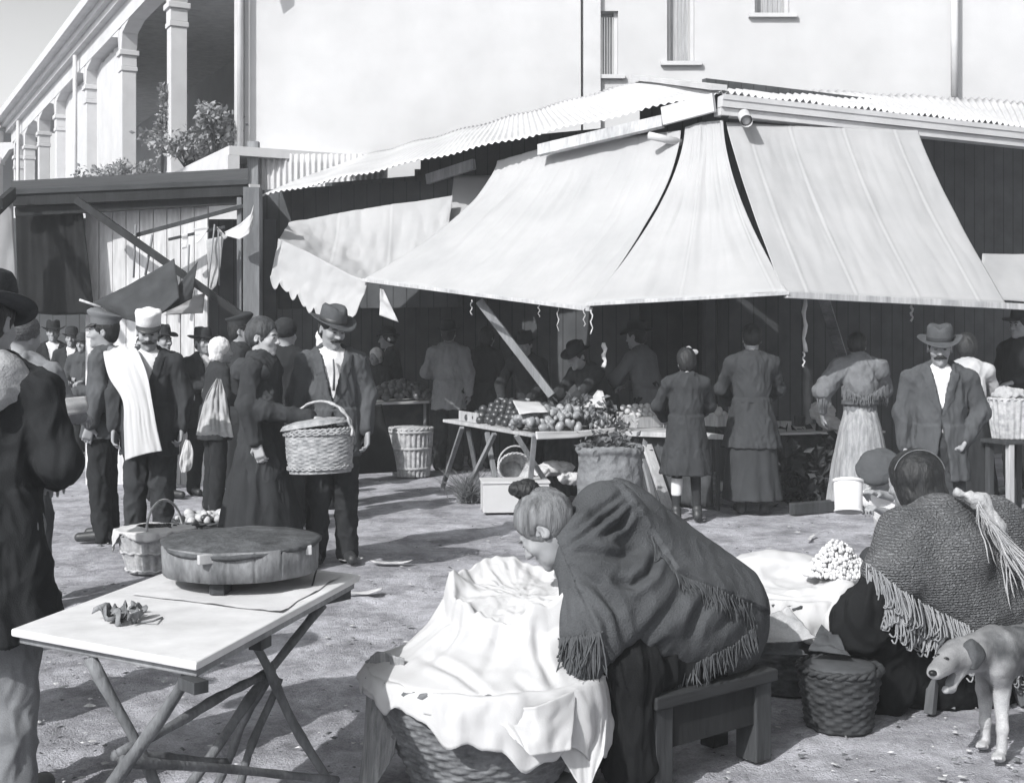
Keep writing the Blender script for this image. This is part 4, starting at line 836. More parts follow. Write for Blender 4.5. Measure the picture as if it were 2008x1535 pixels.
def basket(name, prof, n_st, rows, amp, mat, parent=None, sx=1.0, sy=1.0, rim=0.014, stake=False, rimmat=None, solid=0.010):
    V, Q = weave(prof, n_st, rows, amp, sx, sy, stake=stake); o = link(name, mesh_q(name, V, Q), mat, parent)
    sd = o.modifiers.new('thickness', 'SOLIDIFY'); sd.thickness = solid; sd.offset = -1
    b = MB(); b.lathe([(0.001, prof[0][1] + .004), (prof[0][0], prof[0][1] + .004), (prof[0][0], prof[0][1] + .014), (0.001, prof[0][1] + .014)], sx=sx, sy=sy, n=28, cap=False); b.build('basket_base', mat, o if parent is None else parent)
    if rim:
        r_, z_ = prof[-1]; m = MB(); n = 72
        for k in range(2):                                # two twisted strands
            t = np.linspace(0, 2 * math.pi, n + 1); a = t * (n_st * 0.5) + k * math.pi
            m.tube(np.stack([(r_ + rim * .55 * np.cos(a)) * np.cos(t) * sx, (r_ + rim * .55 * np.cos(a)) * np.sin(t) * sy, z_ + rim * .55 * np.sin(a)], -1), rim * .75, 6)
        m.build('rim', rimmat or mat, o if parent is None else parent)
    return o
W_CAP = M('white_cotton_cap', 0.66, 0.9, 0.06, 8, 0.1, 120, kind='cloth')
UNI = M('uniform_cap_cloth', 0.13, 0.85, 0.15, 10, 0.15, 160, kind='cloth')
KCAP = M('knitted_grey', 0.22, 0.95, 0.2, 20, 0.8, 120, kind='knit')
def adopt(ch, par):                                      # keeps a world-space mesh where it is, as a part of par
    ch.parent = par; ch.matrix_parent_inverse = Matrix.LocRotScale(par.location, par.rotation_euler, par.scale).inverted()
    return ch
# ---- standing figures on the open ground
p_left = person('person seen from behind in a broad felt hat and long coat, beside the table', -1.735, 4.20, 172, 1.71, face=False, head=(0, 8, 0), top=('coat', .022), hem=.56, bottom=('trousers', .17), hat=('widehat', .045, 4, M('grey_hat_band', .16)),
                arms=('carry', 'carry'), res=.008, build=1.12, fold=.010)
sc_ = Sdf(); T = p_left['T']
sc_.chain([T(-.13, -.02, .43), T(-.10, .07, .47), T(0, .11, .485), T(.10, .07, .47), T(.13, -.02, .43)], [.055, .065, .07, .065, .055], .04); sc_.chain([T(-.16, .04, .42), T(-.08, .13, .40), T(.08, .13, .40), T(.16, .04, .42)], [.04, .045, .045, .04], .04)
sc_.build('scarf', .007, M('grey_wool_scarf', .30, .95, .25, 7, .4, 160, kind='cloth'), p_left['o'], .007, (9, 9, 14), 4)
p_grey = person('person seen from behind in a grey jacket and pale knitted cap', -2.82, 7.35, 168, 1.66, face=False, head=(-10, 5, -8), top=('jacket', .17), hem=.80, bottom=('trousers', .06), hat=('beanie', KCAP), arms=('fwd', 'fwd'), res=.009, build=1.1, fold=.012)
p_cop = person('person in profile wearing a peaked uniform cap and dark tunic', -3.12, 9.75, -88, 1.70, face=True, head=(4, 2, 0), top=('jacket', .075), hem=.78, bottom=('trousers', .022), hat=('peaked', UNI, -2), arms=('fwd', 'down'), res=.008, build=1.0, fold=.010, hair='short')
hd = Sdf(); T = p_cop['T']; hd.chain([T(-.10, -.05, .44), T(-.07, .08, .46), T(.07, .08, .46), T(.10, -.05, .44)], [.04, .055, .055, .04], .04); hd.cone(T(0, .10, .42), T(0, .12, .34), .07, .05, .04)
hd.build('hood', .009, cloth(.16), p_cop['o'], .010, (12, 12, 12), 3)
p_cap = person('person in a white cap with a drooping moustache, facing the camera', -2.62, 9.2, 6, 1.70, face=True, head=(8, 14, 0), top=('jacket', .040), bottom=('trousers', .035), hat=('kepi', W_CAP, 2), hair='short', moustache=HAIR,
               openv=(.20, .075), hem=.70, shirt=SHIRT, vest=.05, arms=('down', 'down'), res=.008, hands=(.45, .8), fold=.011)
p_hat = person('person in a felt hat and open jacket standing behind the lidded wicker basket', -1.24, 8.78, 12, 1.72, face=True, head=(24, 17, 3), moustache=HAIR, top=('jacket', .075), bottom=('trousers', .028), hat=('fedora', .075, -2, SHOE), hair='short',
               openv=(.10, .085), hem=.72, shirt=SHIRT, vest=.045, arms=('down', 'down'), res=.008, fold=.012)
tie = MB(); T = p_hat['T']; tie.tube([T(.0, -.135, .43), T(.005, -.155, .34), T(.0, -.16, .22)], [.016, .02, .026], 8, flat=.35); tie.build('necktie', cloth(.10), p_hat['o'])
p_coat = person('woman in a long caped dark coat carrying the lidded wicker basket', -1.66, 8.46, 84, 1.66, face=True, head=(-8, 6, 0), top=('coat', .036), hem=.34, bottom=('skirt', .03, .10), hair='bun', hairm=M('hair_brown', .05, .55, .6, 26, .5, 150, (1, 1, .25)),
               skin=SKIN_PALE, arms=('down', ((-.25, -.10, 1.10), (-.20, -.40, 1.05))), res=.008, fold=.012, build=1.10, bun=False, sk_w=1.2)
cp = Sdf(); T = p_coat['T']; cp.chain([T(-.16, -.05, .40), T(-.12, .09, .42), T(.12, .09, .42), T(.16, -.05, .40)], [.055, .06, .06, .055], .05); cp.cone(T(-.1, .10, .40), T(.1, .10, .40), .075, k=.04); cp.chain([T(-.07, 0, .49), T(0, .07, .50), T(.07, 0, .49)], [.03, .035, .03], .03)
cp.build('cape_collar', .008, cloth(.045), p_coat['o'], .008, (10, 10, 10), 6)
p_felt = person('person in a grey felt hat and dark suit with one hand in the pocket', 2.80, 8.35, -10, 1.585, face=True, head=(-6, 8, 0), top=('jacket', .07), hem=.66, bottom=('trousers', .045), hat=('fedora', .075, 1, cloth(.04)), hair='short', moustache=HAIR,
               openv=(.16, .07), shirt=SHIRT, vest=None, arms=('down', ((.285, .05, 1.13), (.165, -.06, .94))), hands=(.6, 1.2), res=.008, build=1.10, fold=.012, skin=SKIN)
# ---- customers along the awnings
p_girl = person('girl in a dark belted coat and white collar standing at the counter', 1.47, 10.76, 182, 1.44, face=False, hair='bob', top=('coat', .040), hem=.46, bottom=None, arms=('table', 'table'), res=.009, head=(6, 12, 0), belt=(-.10, .04), fold=.010, skin=SKIN_PALE)
T = p_girl['T']; c_ = Sdf(); c_.chain([T(-.06, -.02, .495), T(0, .062, .515), T(.06, -.02, .495)], [.017, .02, .017], .02); c_.build('white_collar', .007, SHIRT, p_girl['o'])
rb = Sdf(); q = lambda x, y, z: p_girl['hc'] + p_girl['Rh'] @ A(x, y, z); rb.ball(q(-.075, .05, .085), (.045, .012, .03), .01); rb.ball(q(-.02, .06, .12), (.03, .012, .025), .01); rb.build('hair_ribbon', .006, RAG, p_girl['o'])
for s_ in (-1, 1):
    k_ = Sdf(); k_.chain([(s_ * .09, 0, .52), (s_ * .105, .02, .085)], [.056, .040], .01); k_.build('stocking', .008, cloth(.03), p_girl['o'])
sk = Sdf(); sk.cone((.094, .004, .40), (.099, .012, .28), .058, .054, .01); sk.build('white_sock', .008, SHIRT, p_girl['o'])
p_far = person('woman in a long dark coat with her back turned, at the counter', 2.11, 11.2, 177, 1.64, face=False, hair='bun', top=('coat', .045), hem=.60, bottom=('skirt', .042, .13, (9, .045, 2)), arms=('table', 'table'), res=.009, head=(0, 22, 0), belt=(.08, .045), fold=.010, build=1.05)
GREYSK = M('striped_grey_skirt', .27, .92, .35, 6, .4, 90, (6, 6, .4), kind='cloth', spec=.1)
p_shawl = person('woman in a fringed grey shawl and full pale skirt with her back turned', 3.10, 11.35, 178, 1.58, face=False, hair='bun', top=('blouse', .16, .75), bottom=('skirt', GREYSK, .10, (17, .05, 1)), arms=('table', ((.36, .0, 1.12), (.33, -.12, .90))), res=.009, head=(-15, 14, 0), lean=10, sk_w=1.12, belt=(.09, .10))
T = p_shawl['T']; hw = Sdf(); hw.cone(T(0, .06, .47), T(0, .07, .25), .10, .16, .05, fl=.8)
for s_ in (-1, 1): hw.chain([T(s_ * .05, .04, .46), p_shawl['sh'][s_] + A(0, .01, .005), p_shawl['arm'][s_][0] + A(0, .02, .03)], [.075, .095, .098], .05)
hw.ball(T(0, -.2, .3), (.15, .16, .30), .03, '-')
SHW = M('grey_shawl_wool', .15, .95, .2, 8, .5, 170, kind='cloth')
def fringe_down(o, pts, L, r, mat, name='fringe', jit=.01):
    f = MB()
    for p in pts:
        n_ = 5; d = A(rng.normal(0, jit), rng.normal(0, jit), -L * rng.uniform(.75, 1.15)); f.tube([A(*p) + d * t + A(rng.normal(0, .002), rng.normal(0, .002), 0) for t in np.linspace(0, 1, n_)], [r] * (n_ - 1) + [r * .4], 5)
    return f.build(name, mat, o)
hwo = hw.build('shawl', .009, SHW, p_shawl['o'], .012, (11, 11, 6), 5)
fringe_down(hwo, [T(x, .175 - .25 * x * x, .12 + .9 * abs(x) ** 1.3 + rng.uniform(-.01, .01)) for x in np.linspace(-.2, .2, 60)], .10, .0036, SHW)
for s_ in (-1, 1): fringe_down(hwo, [p_shawl['arm'][s_][0] + A(s_ * t, .10 - abs(t), -.03 + .05 * abs(t)) for t in np.linspace(-.08, .06, 20)], .10, .0036, SHW)
p_white = person('woman in a pale blouse and dark skirt bending over the basket stand', 3.90, 10.9, 165, 1.58, face=False, hair='bob', top=('blouse', .40), bottom=('skirt', .025, .10), arms=('table', 'table'), res=.010, head=(0, 12, 0), lean=14)
p_vest = person('person in a bowler hat and light jacket seen from behind at the far stall', -.74, 14.9, 172, 1.70, face=False, hat=('bowler', .03), top=('jacket', .24), hem=.70, bottom=('trousers', .03), arms=('down', 'carry'), res=.011, build=1.05, fold=.012)
mk = [  # label, X, Y, rot, h, lean, top tone, arms, hat, hair, extra
 ('person in a grey jacket leaning over the counter with a parcel under the arm', 1.38, 12.9, -128, 1.68, 14, .13, ('carry', 'table'), ('fedora', .03), 'short', {}),
 ('dark clothed seller leaning far over the heaped vegetables', .92, 12.75, -48, 1.60, 42, .03, ('table', ((.22, -.62, 1.02), (.12, -.92, .86))), ('fedora', .025), 'short', {}),
 ('dark clothed seller standing in shade behind the slanting strut', .20, 13.6, -20, 1.60, 20, .028, ('table', 'table'), ('fedora', .025), 'short', {}),
 ('dark clothed person half hidden beside the light jacketed one', -.36, 15.2, 150, 1.66, 12, .025, ('carry', 'table'), None, 'bob', {}),
 ('woman in black leaning at the far fruit table with a pale lapel', -1.47, 16.1, -80, 1.64, 10, .03, ('table', 'table'), ('bowler', .03), 'bun', {'openv': (.1, .05), 'shirt': SHIRT, 'face': True}),
 ('child in a white cap at the end of the far fruit table', -1.66, 15.9, -30, 1.40, 8, .03, ('table', 'table'), ('scarf', SHIRT), 'short', {}),
 ('person in a dark cloak with bushy hair behind the felt hatted one', -1.86, 10.5, 168, 1.68, 0, .022, ('carry', 'carry'), ('beanie', .03), 'bob', {'build': 1.1}),
 ('person in a white headscarf passing behind the dark cloaked one', -1.72, 11.6, 150, 1.62, 6, .10, ('carry', 'carry'), ('scarf', SHIRT), 'bob', {}),
 ('short person in a white headscarf between the white cap and the long coat', -2.66, 11.4, 120, 1.53, 6, .03, ('carry', 'carry'), ('scarf', SHIRT), 'bob', {}),
 ('person in a dark cap behind the head of the woman with the basket', -2.62, 12.3, 100, 1.72, 0, .03, ('down', 'carry'), ('peaked', .035, 0), 'short', {}),
 ('dark clothed person beside the hanging rags under the lean-to', -3.05, 12.6, 40, 1.60, 0, .035, ('fold', 'fold'), ('fedora', .03), 'short', {'face': True, 'openv': (.15, .06), 'shirt': SHIRT}),
 ('person in a dark hat and white collar, first of three faces under the curtain', -6.12, 17.0, 15, 1.72, 0, .02, ('carry', 'carry'), ('fedora', .02), 'short', {'face': True, 'openv': (.15, .08), 'shirt': SHIRT}),
 ('person with pale neckcloth, middle one of three faces under the curtain', -5.84, 16.9, 10, 1.64, 0, .03, ('carry', 'carry'), ('bowler', .03), 'short', {'face': True, 'openv': (.2, .06), 'shirt': SHIRT}),
 ('shorter person in grey, last of three faces under the curtain', -5.62, 16.7, -10, 1.56, 0, .06, ('carry', 'carry'), ('bowler', .04), 'bob', {'face': True}),
 ('person in a soft dark hat in the dense shade under the tarpaulin', -3.35, 12.2, 60, 1.62, 0, .03, ('carry', 'carry'), ('fedora', .03), 'short', {'face': True}),
 ('bareheaded dark figure beyond the uniform cap', -3.75, 13.0, -40, 1.55, 0, .03, ('carry', 'carry'), None, 'bob', {'face': True}),
 ('person in a dark shawl just behind the white headscarf', -2.25, 12.6, 160, 1.60, 0, .02, ('carry', 'carry'), ('scarf', .03), 'bob', {}),
 ('bareheaded figure in black deep in the lean-to', -4.6, 15.5, 20, 1.62, 0, .02, ('carry', 'carry'), None, 'short', {'face': True, 'openv': (.2, .06), 'shirt': SHIRT}),
 ('person in a black hat in the shade at the very end of the counter', 4.98, 12.5, -60, 1.78, 0, .02, ('carry', 'carry'), ('fedora', .05), 'short', {'face': True}),
]
for (lab, X, Y, ro, h, le, tn, ar, ht, hr, ex) in mk:
    person(lab, X, Y, ro, h, lean=le, top=('jacket', tn), hem=.7, bottom=('trousers' if 'woman' not in lab else 'skirt', .022), arms=ar, hat=ht, hair=hr, **{**dict(res=.011, face=False, group='people crowding the stalls'), **ex})

# unseen people added just outside the left edge to throw shadows on the ground
for (X, Y, ro, lab) in ((-2.42, 4.75, 30, 'unseen dark coated person added just outside the left edge for its shadow'), (-3.05, 5.65, 60, 'unseen dark coated person added beyond the left edge for its shadow, behind another')):
    person(lab, X, Y, ro, 1.70, top=('coat', .03), hem=.5, bottom=('trousers', .05), arms=('fold', 'down'), hat=('fedora', .04), face=False, res=.014, group='people crowding the stalls')
# ================================================================ THE NEAR GROUP
def bvh_of(o):
    me = o.data; mw = o.matrix_basis if o.parent is None else Matrix.Identity(4)
    return BVHTree.FromPolygons([mw @ v.co for v in me.vertices], [tuple(p.vertices) for p in me.polygons])
def hit(b, px, py):                                      # where the line of sight through this place meets the surface
    o = Vector((0, 0, EYE)); d = Vector(P(px, py, 1.0)) - o; r = b.ray_cast(o, d.normalized()); return None if r[0] is None else (np.array(r[0]), np.array(r[1]))
def seg_dist(q, pl):                                     # distance to a polyline and signed side, in plan of the two given axes
    best = np.full(len(q), 1e9); side = np.zeros(len(q)); tt = np.zeros(len(q)); L = 0
    for a, b in zip(pl[:-1], pl[1:]):
        a, b = A(*a), A(*b); d = b - a; l2 = d.dot(d); t = np.clip(((q - a) @ d) / l2, 0, 1); e = q - a - t[:, None] * d; m = np.linalg.norm(e, axis=1)
        s_ = np.sign(d[0] * (q - a)[:, 1] - d[1] * (q - a)[:, 0]); u = m < best; best[u] = m[u]; side[u] = s_[u]; tt[u] = (L + t * math.sqrt(l2))[u]; L += math.sqrt(l2)
    return best, side, tt / L
def proj(V): s_ = F / V[:, 1]; return np.stack([CX + V[:, 0] * s_, HY - (V[:, 2] - EYE) * s_], -1)
def creases(V, N, lst, steps=()):                        # real folds pushed into a surface: (polyline, depth, width)
    q = proj(V); dirc = V - A(0, 0, EYE); dirc /= np.linalg.norm(dirc, axis=1, keepdims=True); f = np.clip(-(N * dirc).sum(1) * 2.5, 0, 1); out = np.zeros(len(V))
    for pl, dep, wd in lst:
        d, sd_, t = seg_dist(q, pl); e = np.sin(math.pi * np.clip(t, 0.02, 0.98)) ** 0.5
        out += e * dep * (-np.exp(-(d / wd) ** 2) + 0.55 * np.exp(-((d - 1.9 * wd) / (1.1 * wd)) ** 2))
    for pl, h_, wd, sg in steps:
        d, sd_, t = seg_dist(q, pl); out += h_ * np.where(sd_ * sg > 0, 1, 0) * np.clip(d / 2.5, 0, 1) * np.exp(-(d / wd))
    return V + N * (out * f)[:, None]
def strands(name, starts, L, r, mat, parent, b=None, jit=.25, down=(0, 0, -1), n_=8, knot=False):
    f = MB()
    for p, nrm in starts:
        p = A(*p) + A(*nrm) * .004; Ln = L * rng.uniform(.8, 1.15); d = A(*down) + rng.normal(0, jit, 3) * A(1, 1, .3); pts = [p]; rr = [r * 1.0]
        for k in range(n_ - 1):
            d = d + rng.normal(0, jit * .35, 3) * A(1, 1, .2); d2 = d / np.linalg.norm(d); p = p + d2 * Ln / (n_ - 1)
            if b is not None:
                c, nn, i_, ds = b.find_nearest(Vector(p))
                if c is not None:
                    c, nn = np.array(c), np.array(nn)
                    if (p - c).dot(nn) < .004 and ds < .05: p = c + nn * .005
            pts.append(p); rr.append(r * (1.0 if k < n_ - 3 else .8))
        rr[-1] = r * .35; f.tube(pts, rr, 5)
    return f.build(name, mat, parent)

# ---- seated woman in the dark fringed shawl
B = person('seated woman with greying hair in a bun, bent forward in a dark fringed shawl', .535, 4.615, -65, 1.68, face=True, head=(-46, 17, 0), lean=47, top=None, bottom=None, hair='full', hairm=HAIR_G, skin=SKIN,
           pelvis=(0, 0, .46), legs=[((-.12, -.40, .46), (-.12, -.44, .09), (-.13, -.58, .03)), ((.12, -.40, .46), (.12, -.42, .09), (.13, -.56, .03))], arms=(((-.24, -.30, .62), (-.06, -.44, .60)), ((.12, -.22, .58), (.0, -.36, .58))), res=.006, build=.68)
bo = B['o']; hq = lambda x, y, z: B['hc'] + B['Rh'] @ A(x, y, z)
bn = Sdf(); bn.ball(hq(.0, .035, .148), (.046, .046, .038), .012); bn.ball(hq(.02, .02, .168), (.03, .034, .026), .01); bn.build('hair_bun', .005, HAIR, bo, .005, (60, 60, 20), 3)
S = Sdf(); Nk, Pv = P(1185, 1010, 4.56), P(1370, 1235, 4.78)
S.cone(Nk, Pv, .115, .235, .06); S.cone(P(1150, 1065, 4.42), P(1160, 1230, 4.30), .105, .10, .07); S.cone(P(1160, 1230, 4.30), P(1135, 1315, 4.25), .095, .075, .05); S.cone(P(1190, 1010, 4.56), P(1130, 1085, 4.44), .10, .085, .05)
S.cone(P(1250, 1040, 4.72), P(1400, 1190, 4.86), .13, .20, .06); S.cone(P(1230, 1180, 4.45), P(1330, 1220, 4.62), .17, .20, .08); S.cone(P(1330, 1250, 4.66), P(1420, 1235, 4.85), .15, .14, .06); S.cone(P(1205, 1010, 4.75), P(1230, 1180, 4.75), .13, .14, .06)
FOLD = [([(1222, 968), (1165, 1010), (1112, 1058)], .016, 6), ([(1228, 985), (1175, 1025), (1116, 1076)], .016, 6), ([(1238, 1000), (1215, 1028), (1182, 1052)], .022, 7), ([(1110, 1090), (1160, 1085), (1215, 1095), (1255, 1075)], .012, 9),
        ([(1290, 1085), (1272, 1125), (1240, 1148), (1205, 1142)], .024, 9), ([(1125, 1120), (1170, 1150), (1205, 1200), (1215, 1260)], .018, 11), ([(1150, 1170), (1185, 1220), (1195, 1290)], .016, 9),
        ([(1120, 1150), (1150, 1210), (1165, 1270)], .008, 10), ([(1390, 1170), (1360, 1215), (1350, 1255)], .018, 11), ([(1345, 1140), (1318, 1190), (1280, 1230), (1240, 1275)], .014, 13), ([(1302, 1255), (1270, 1280), (1235, 1300)], .022, 8),
        ([(1440, 1160), (1430, 1210), (1400, 1250)], .012, 10), ([(1110, 1110), (1108, 1170), (1112, 1230)], .006, 8)]
STEP = [([(1098, 1060), (1140, 1170), (1180, 1262), (1206, 1325)], .022, 70, -1), ([(1212, 958), (1270, 1040), (1322, 1122), (1400, 1160), (1492, 1196)], .022, 60, -1)]
SHAWL = M('dark_shawl_wool', .072, .93, .20, 5, .6, 170, kind='cloth', spec=.1)
def shape_b(V, N):
    W = (V + .06 * np.stack([pn(V * 4, 3), pn(V * 4, 4), pn(V * 4, 5)], -1)) @ ry(.5); V = V + N * (.006 * fbm(V * A(9, 9, 5), 4, 2) + .012 * (.32 - np.abs(pn(W * A(13, 13, 4.5), 8))))[:, None]
    V = creases(V, N, FOLD, STEP); q = proj(V); z0 = np.interp(q[:, 0], [1060, 1200, 1215, 1290, 1400, 1490], [1262, 1290, 1322, 1318, 1290, 1235])
    return V
sh_o = S.build('shawl', .0062, SHAWL, None, fn=shape_b); bB = bvh_of(sh_o); adopt(sh_o, bo)
def along(pl, n): 
    q = np.array(pl, float); s_ = np.concatenate([[0], np.cumsum(np.linalg.norm(np.diff(q, axis=0), axis=1))]); u = np.linspace(0, s_[-1], n); return np.stack([np.interp(u, s_, q[:, 0]), np.interp(u, s_, q[:, 1])], -1)
def hits(b, pl, n): return [h for h in (hit(b, x + rng.uniform(-2, 2), y + rng.uniform(-2, 2)) for x, y in along(pl, n)) if h is not None]
FR = M('shawl_fringe', .070, .9, .3, 8, .2, 60, spec=.1)
for pl, n, L in (([(1080, 1252), (1120, 1248), (1180, 1238)], 46, .135), ([(1215, 1316), (1290, 1322), (1360, 1300), (1440, 1262), (1482, 1225)], 96, .075), ([(1275, 1052), (1325, 1125), (1400, 1150), (1470, 1182)], 72, .085)):
    adopt(strands('fringe', hits(bB, pl, int(n * 1.5)), L * 1.1, .0030, FR, None, bB, .22), bo)
nk = Sdf(); nk.chain([P(1126, 1052, 4.46), P(1146, 1016, 4.48), P(1168, 992, 4.52)], [.035, .048, .04], .03); adopt(nk.build('blouse_collar', .006, SHIRT, None, .002, (20, 20, 20), 7), bo)
sk = Sdf(); sk.cone(P(1370, 1290, 4.7), P(1225, 1310, 4.36), .15, .10, .06); sk.cone(P(1225, 1300, 4.36), A(.40, 4.36, .10), .10, .095, .05); sk.cone(P(1300, 1310, 4.62), A(.22, 4.52, .08), .10, .10, .05); sk.cone(P(1225, 1310, 4.36), A(.22, 4.50, .40), .10, .10, .05)
adopt(sk.build('skirt', .009, cloth(.011), None, .018, (13, 13, 3), 4), bo)
# the bench she sits on
BLACKW = M('shaded_black_wood', .018, .8, .4, 5, .3, 60, (1, 1, .12), 'wood')  # bench wood blackened, the shade under her put into the colour
be = empty('wooden_bench', (.49, 4.30, 0), math.atan2(.37, .47), 'dark heavy plank bench under the shawled woman', 'bench')
f = MB(); f.box((.30, .15, .312), (.62, .32, .045)); f.build('seat', M('bench_seat_wood', .035, .75, .4, 5, .3, 60, (.12, 1, 1), 'wood'), be, .006)
for x in (.045, .555):
    f = MB(); f.box((x, .06, .145), (.085, .10, .288)); f.build('leg', M('bench_leg_wood', .05, .75, .45, 6, .3, 50, (1, 1, .15), 'wood'), be, .006); f = MB(); f.box((x, .255, .145), (.085, .07, .288)); f.build('leg', BLACKW, be, .006)
f = MB(); f.box((.30, .035, .215), (.424, .025, .146)); f.build('shade_panel', BLACKW, be)  # black panel added where only shadow lies under the seat
f = MB(); f.box((.30, .255, .10), (.424, .03, .06)); f.build('stretcher', BLACKW, be)

# ---- the big wicker basket with its white sheet
wb = empty('wicker_basket', (-.085, 4.40, 0), .12, 'large brown wicker basket with white cloths over its rim, before the shawled woman', 'basket')
basket('basket_body', [(.25, .0), (.30, .12), (.36, .26), (.405, .40)], 40, 62, .0048, WICK_M, wb, 1.0, .92, .017)
def drape(name, rx_, ry_, z_, c, inner, hang, mat, parent=None, th0=0, th1=2 * math.pi, nth=140, nv=26, wr=.02, seed=1, out=.03, dip=.10, fl=1.0):
    th = np.linspace(th0, th1, nth); V = np.empty((nth, nv, 3)); v = np.linspace(0, 1, nv)
    for i, t in enumerate(th):
        Lh = hang(t); tot = inner + Lh; a = v * tot
        for j, s_ in enumerate(a):
            if s_ < inner: k = s_ / inner; rr = 1 - (1 - k) * inner / .40; zz = z_ - dip * (1 - k) ** 1.5 + .018 * math.sin(min(k, 1) * math.pi * .5)
            else: d = s_ - inner; rr = 1 + out / .4 * (1 - math.exp(-d / .03)) * fl; zz = z_ + .018 - max(0, d - .02)
            V[i, j] = (c[0] + rr * rx_ * math.cos(t), c[1] + rr * ry_ * math.sin(t), zz)
    Q = gridq(nth, nv); W = V.reshape(-1, 3); N = vnorm(W, Q); TH, VV = np.meshgrid(th, v, indexing='ij')
    n_ = fbm(np.stack([TH.ravel() * 5, VV.ravel() * 2.0, np.full(TH.size, seed * 2.3)], -1), seed, 3); rad = np.stack([np.cos(TH.ravel()), np.sin(TH.ravel()), 0 * TH.ravel()], -1)
    W = W + rad * (wr * n_ * (.4 + VV.ravel()) + wr * .8 * np.abs(n_) * VV.ravel())[:, None]; W[:, 2] += wr * .5 * fbm(W * 9, seed + 3, 2)
    o = link(name, mesh_q(name, W, Q), mat, parent); sd = o.modifiers.new('thickness', 'SOLIDIFY'); sd.thickness = .004; return o
hb = lambda t: .03 + .16 * max(0, math.cos(t + 1.05)) ** 2 + .05 * abs(math.sin(5.3 * t)) + (.10 * math.exp(-((t - 5.9) / .22) ** 2)) + .03 * math.sin(11 * t) ** 2
dz = drape('basket_cloth', .405, .373, .40, (-.085, 4.40), .24, hb, SHEET, None, -.2, 6.1, 180, 40, .024, 3, .03, .06)
tag(dz, 'white cloth lining the large wicker basket and spilling over its rim', 'cloth')
nt_, prof = 200, np.array([(.43, .35), (.425, .39), (.405, .425), (.365, .445), (.325, .475), (.292, .53), (.272, .60), (.262, .655), (.255, .682), (.243, .686), (.225, .668), (.20, .648), (.13, .636), (.06, .640), (.005, .642)])
sp = np.concatenate([[0], np.cumsum(np.linalg.norm(np.diff(prof, axis=0), axis=1))]); ss = np.linspace(0, sp[-1], 90); th = np.linspace(0, 2 * math.pi, nt_, endpoint=False)
TH, SS = np.meshgrid(th, ss, indexing='ij'); Rr = np.interp(SS, sp, prof[:, 0]); Zz = np.interp(SS, sp, prof[:, 1]); lowr = np.clip((.66 - Zz) / .22, 0, 1) * (SS < sp[8]); up = np.clip((Zz - .46) / .2, 0, 1); mix = np.clip((SS - sp[2]) / (sp[6] - sp[2]), 0, 1)
cyc = np.stack([np.cos(TH).ravel() * 1.9, np.sin(TH).ravel() * 1.9, SS.ravel() * 2.6], -1); n1 = fbm(cyc, 5, 3).reshape(TH.shape); n2 = np.abs(pn(cyc * A(2.0, 2.0, 1.3), 9)).reshape(TH.shape); k_ = np.clip((Rr - .03) / .17, 0, 1); n1 = n1 * k_; n2 = .25 + (n2 - .25) * k_
Rr = Rr * (1 + .05 * n1) + (.030 * n1 + .030 * (.25 - n2)) * lowr * (.3 + .7 * mix); Zz = Zz + up * (.050 * np.sin(TH) + .020 * np.cos(2 * TH + 1) + .05 * n1) * np.clip(Rr / .2, 0, 1) + .018 * n1 * mix + (1 - mix) * .016 * (.25 - n2) + np.where(SS > sp[9], .018 * fbm(np.stack([Rr * np.cos(TH), Rr * np.sin(TH), 0 * TH], -1).reshape(-1, 3) * 14, 6, 3).reshape(TH.shape), 0)
cx_, cy_, ky = -.085 + .12 * mix, 4.40 + .09 * mix, .92 - .05 * mix
V = np.stack([cx_ + Rr * np.cos(TH), cy_ + ky * Rr * np.sin(TH), Zz], -1).reshape(-1, 3); Q_ = gridq(nt_, len(ss), True); N_ = vnorm(V, Q_); V = creases(V, N_ * np.sign((N_ * (V - A(0, 4.45, .3))).sum(1))[:, None], [([(905, 1160), (890, 1240), (860, 1290)], .012, 9), ([(985, 1200), (975, 1270), (940, 1330)], .010, 10), ([(1050, 1220), (1060, 1290), (1090, 1350)], .012, 9), ([(830, 1290), (900, 1320), (960, 1370)], .014, 8), ([(1010, 1330), (1060, 1370), (1120, 1385)], .012, 9)])
mo = link('white_sack', mesh_q('white_sack', V, gridq(nt_, len(ss), True)), SHEET); sd = mo.modifiers.new('thickness', 'SOLIDIFY'); sd.thickness = .004; tag(mo, 'open white cloth sack bulging out over the large wicker basket', 'sack')
STRP = M('striped_ticking', .27, .95, .4, 8, .4, 120, (9, 9, .25), kind='cloth', trans=.08)
canvas('hanging_cloth', [(716, 1296, 4.42), (740, 1276, 4.36), (792, 1290, 4.26)], [(696, 1560, 4.40), (735, 1545, 4.30), (772, 1480, 4.26)], STRP, 'long striped grey cloth hanging off the end of the large wicker basket', 'cloth', None, 40, 40, 1.6, .035, 0, 41, wf=(16, .3))
canvas('hanging_cloth', [(1118, 1338, 4.16), (1160, 1328, 4.20), (1196, 1322, 4.28)], [(1092, 1470, 4.08), (1150, 1560, 4.06), (1184, 1480, 4.14)], SHEET, 'white cloth corner hanging down beside the bench', 'cloth', None, 40, 40, 1.2, .030, 0, 42, wf=(14, .4))
canvas('hanging_cloth', [(960, 1390, 4.02), (1050, 1385, 4.0), (1130, 1350, 4.12)], [(1010, 1450, 3.96), (1040, 1482, 3.95), (1120, 1470, 4.02)], SHEET, 'white cloth fold hanging over the front of the large wicker basket', 'cloth', None, 40, 24, 1.2, .025, 0, 43, wf=(9, .5))

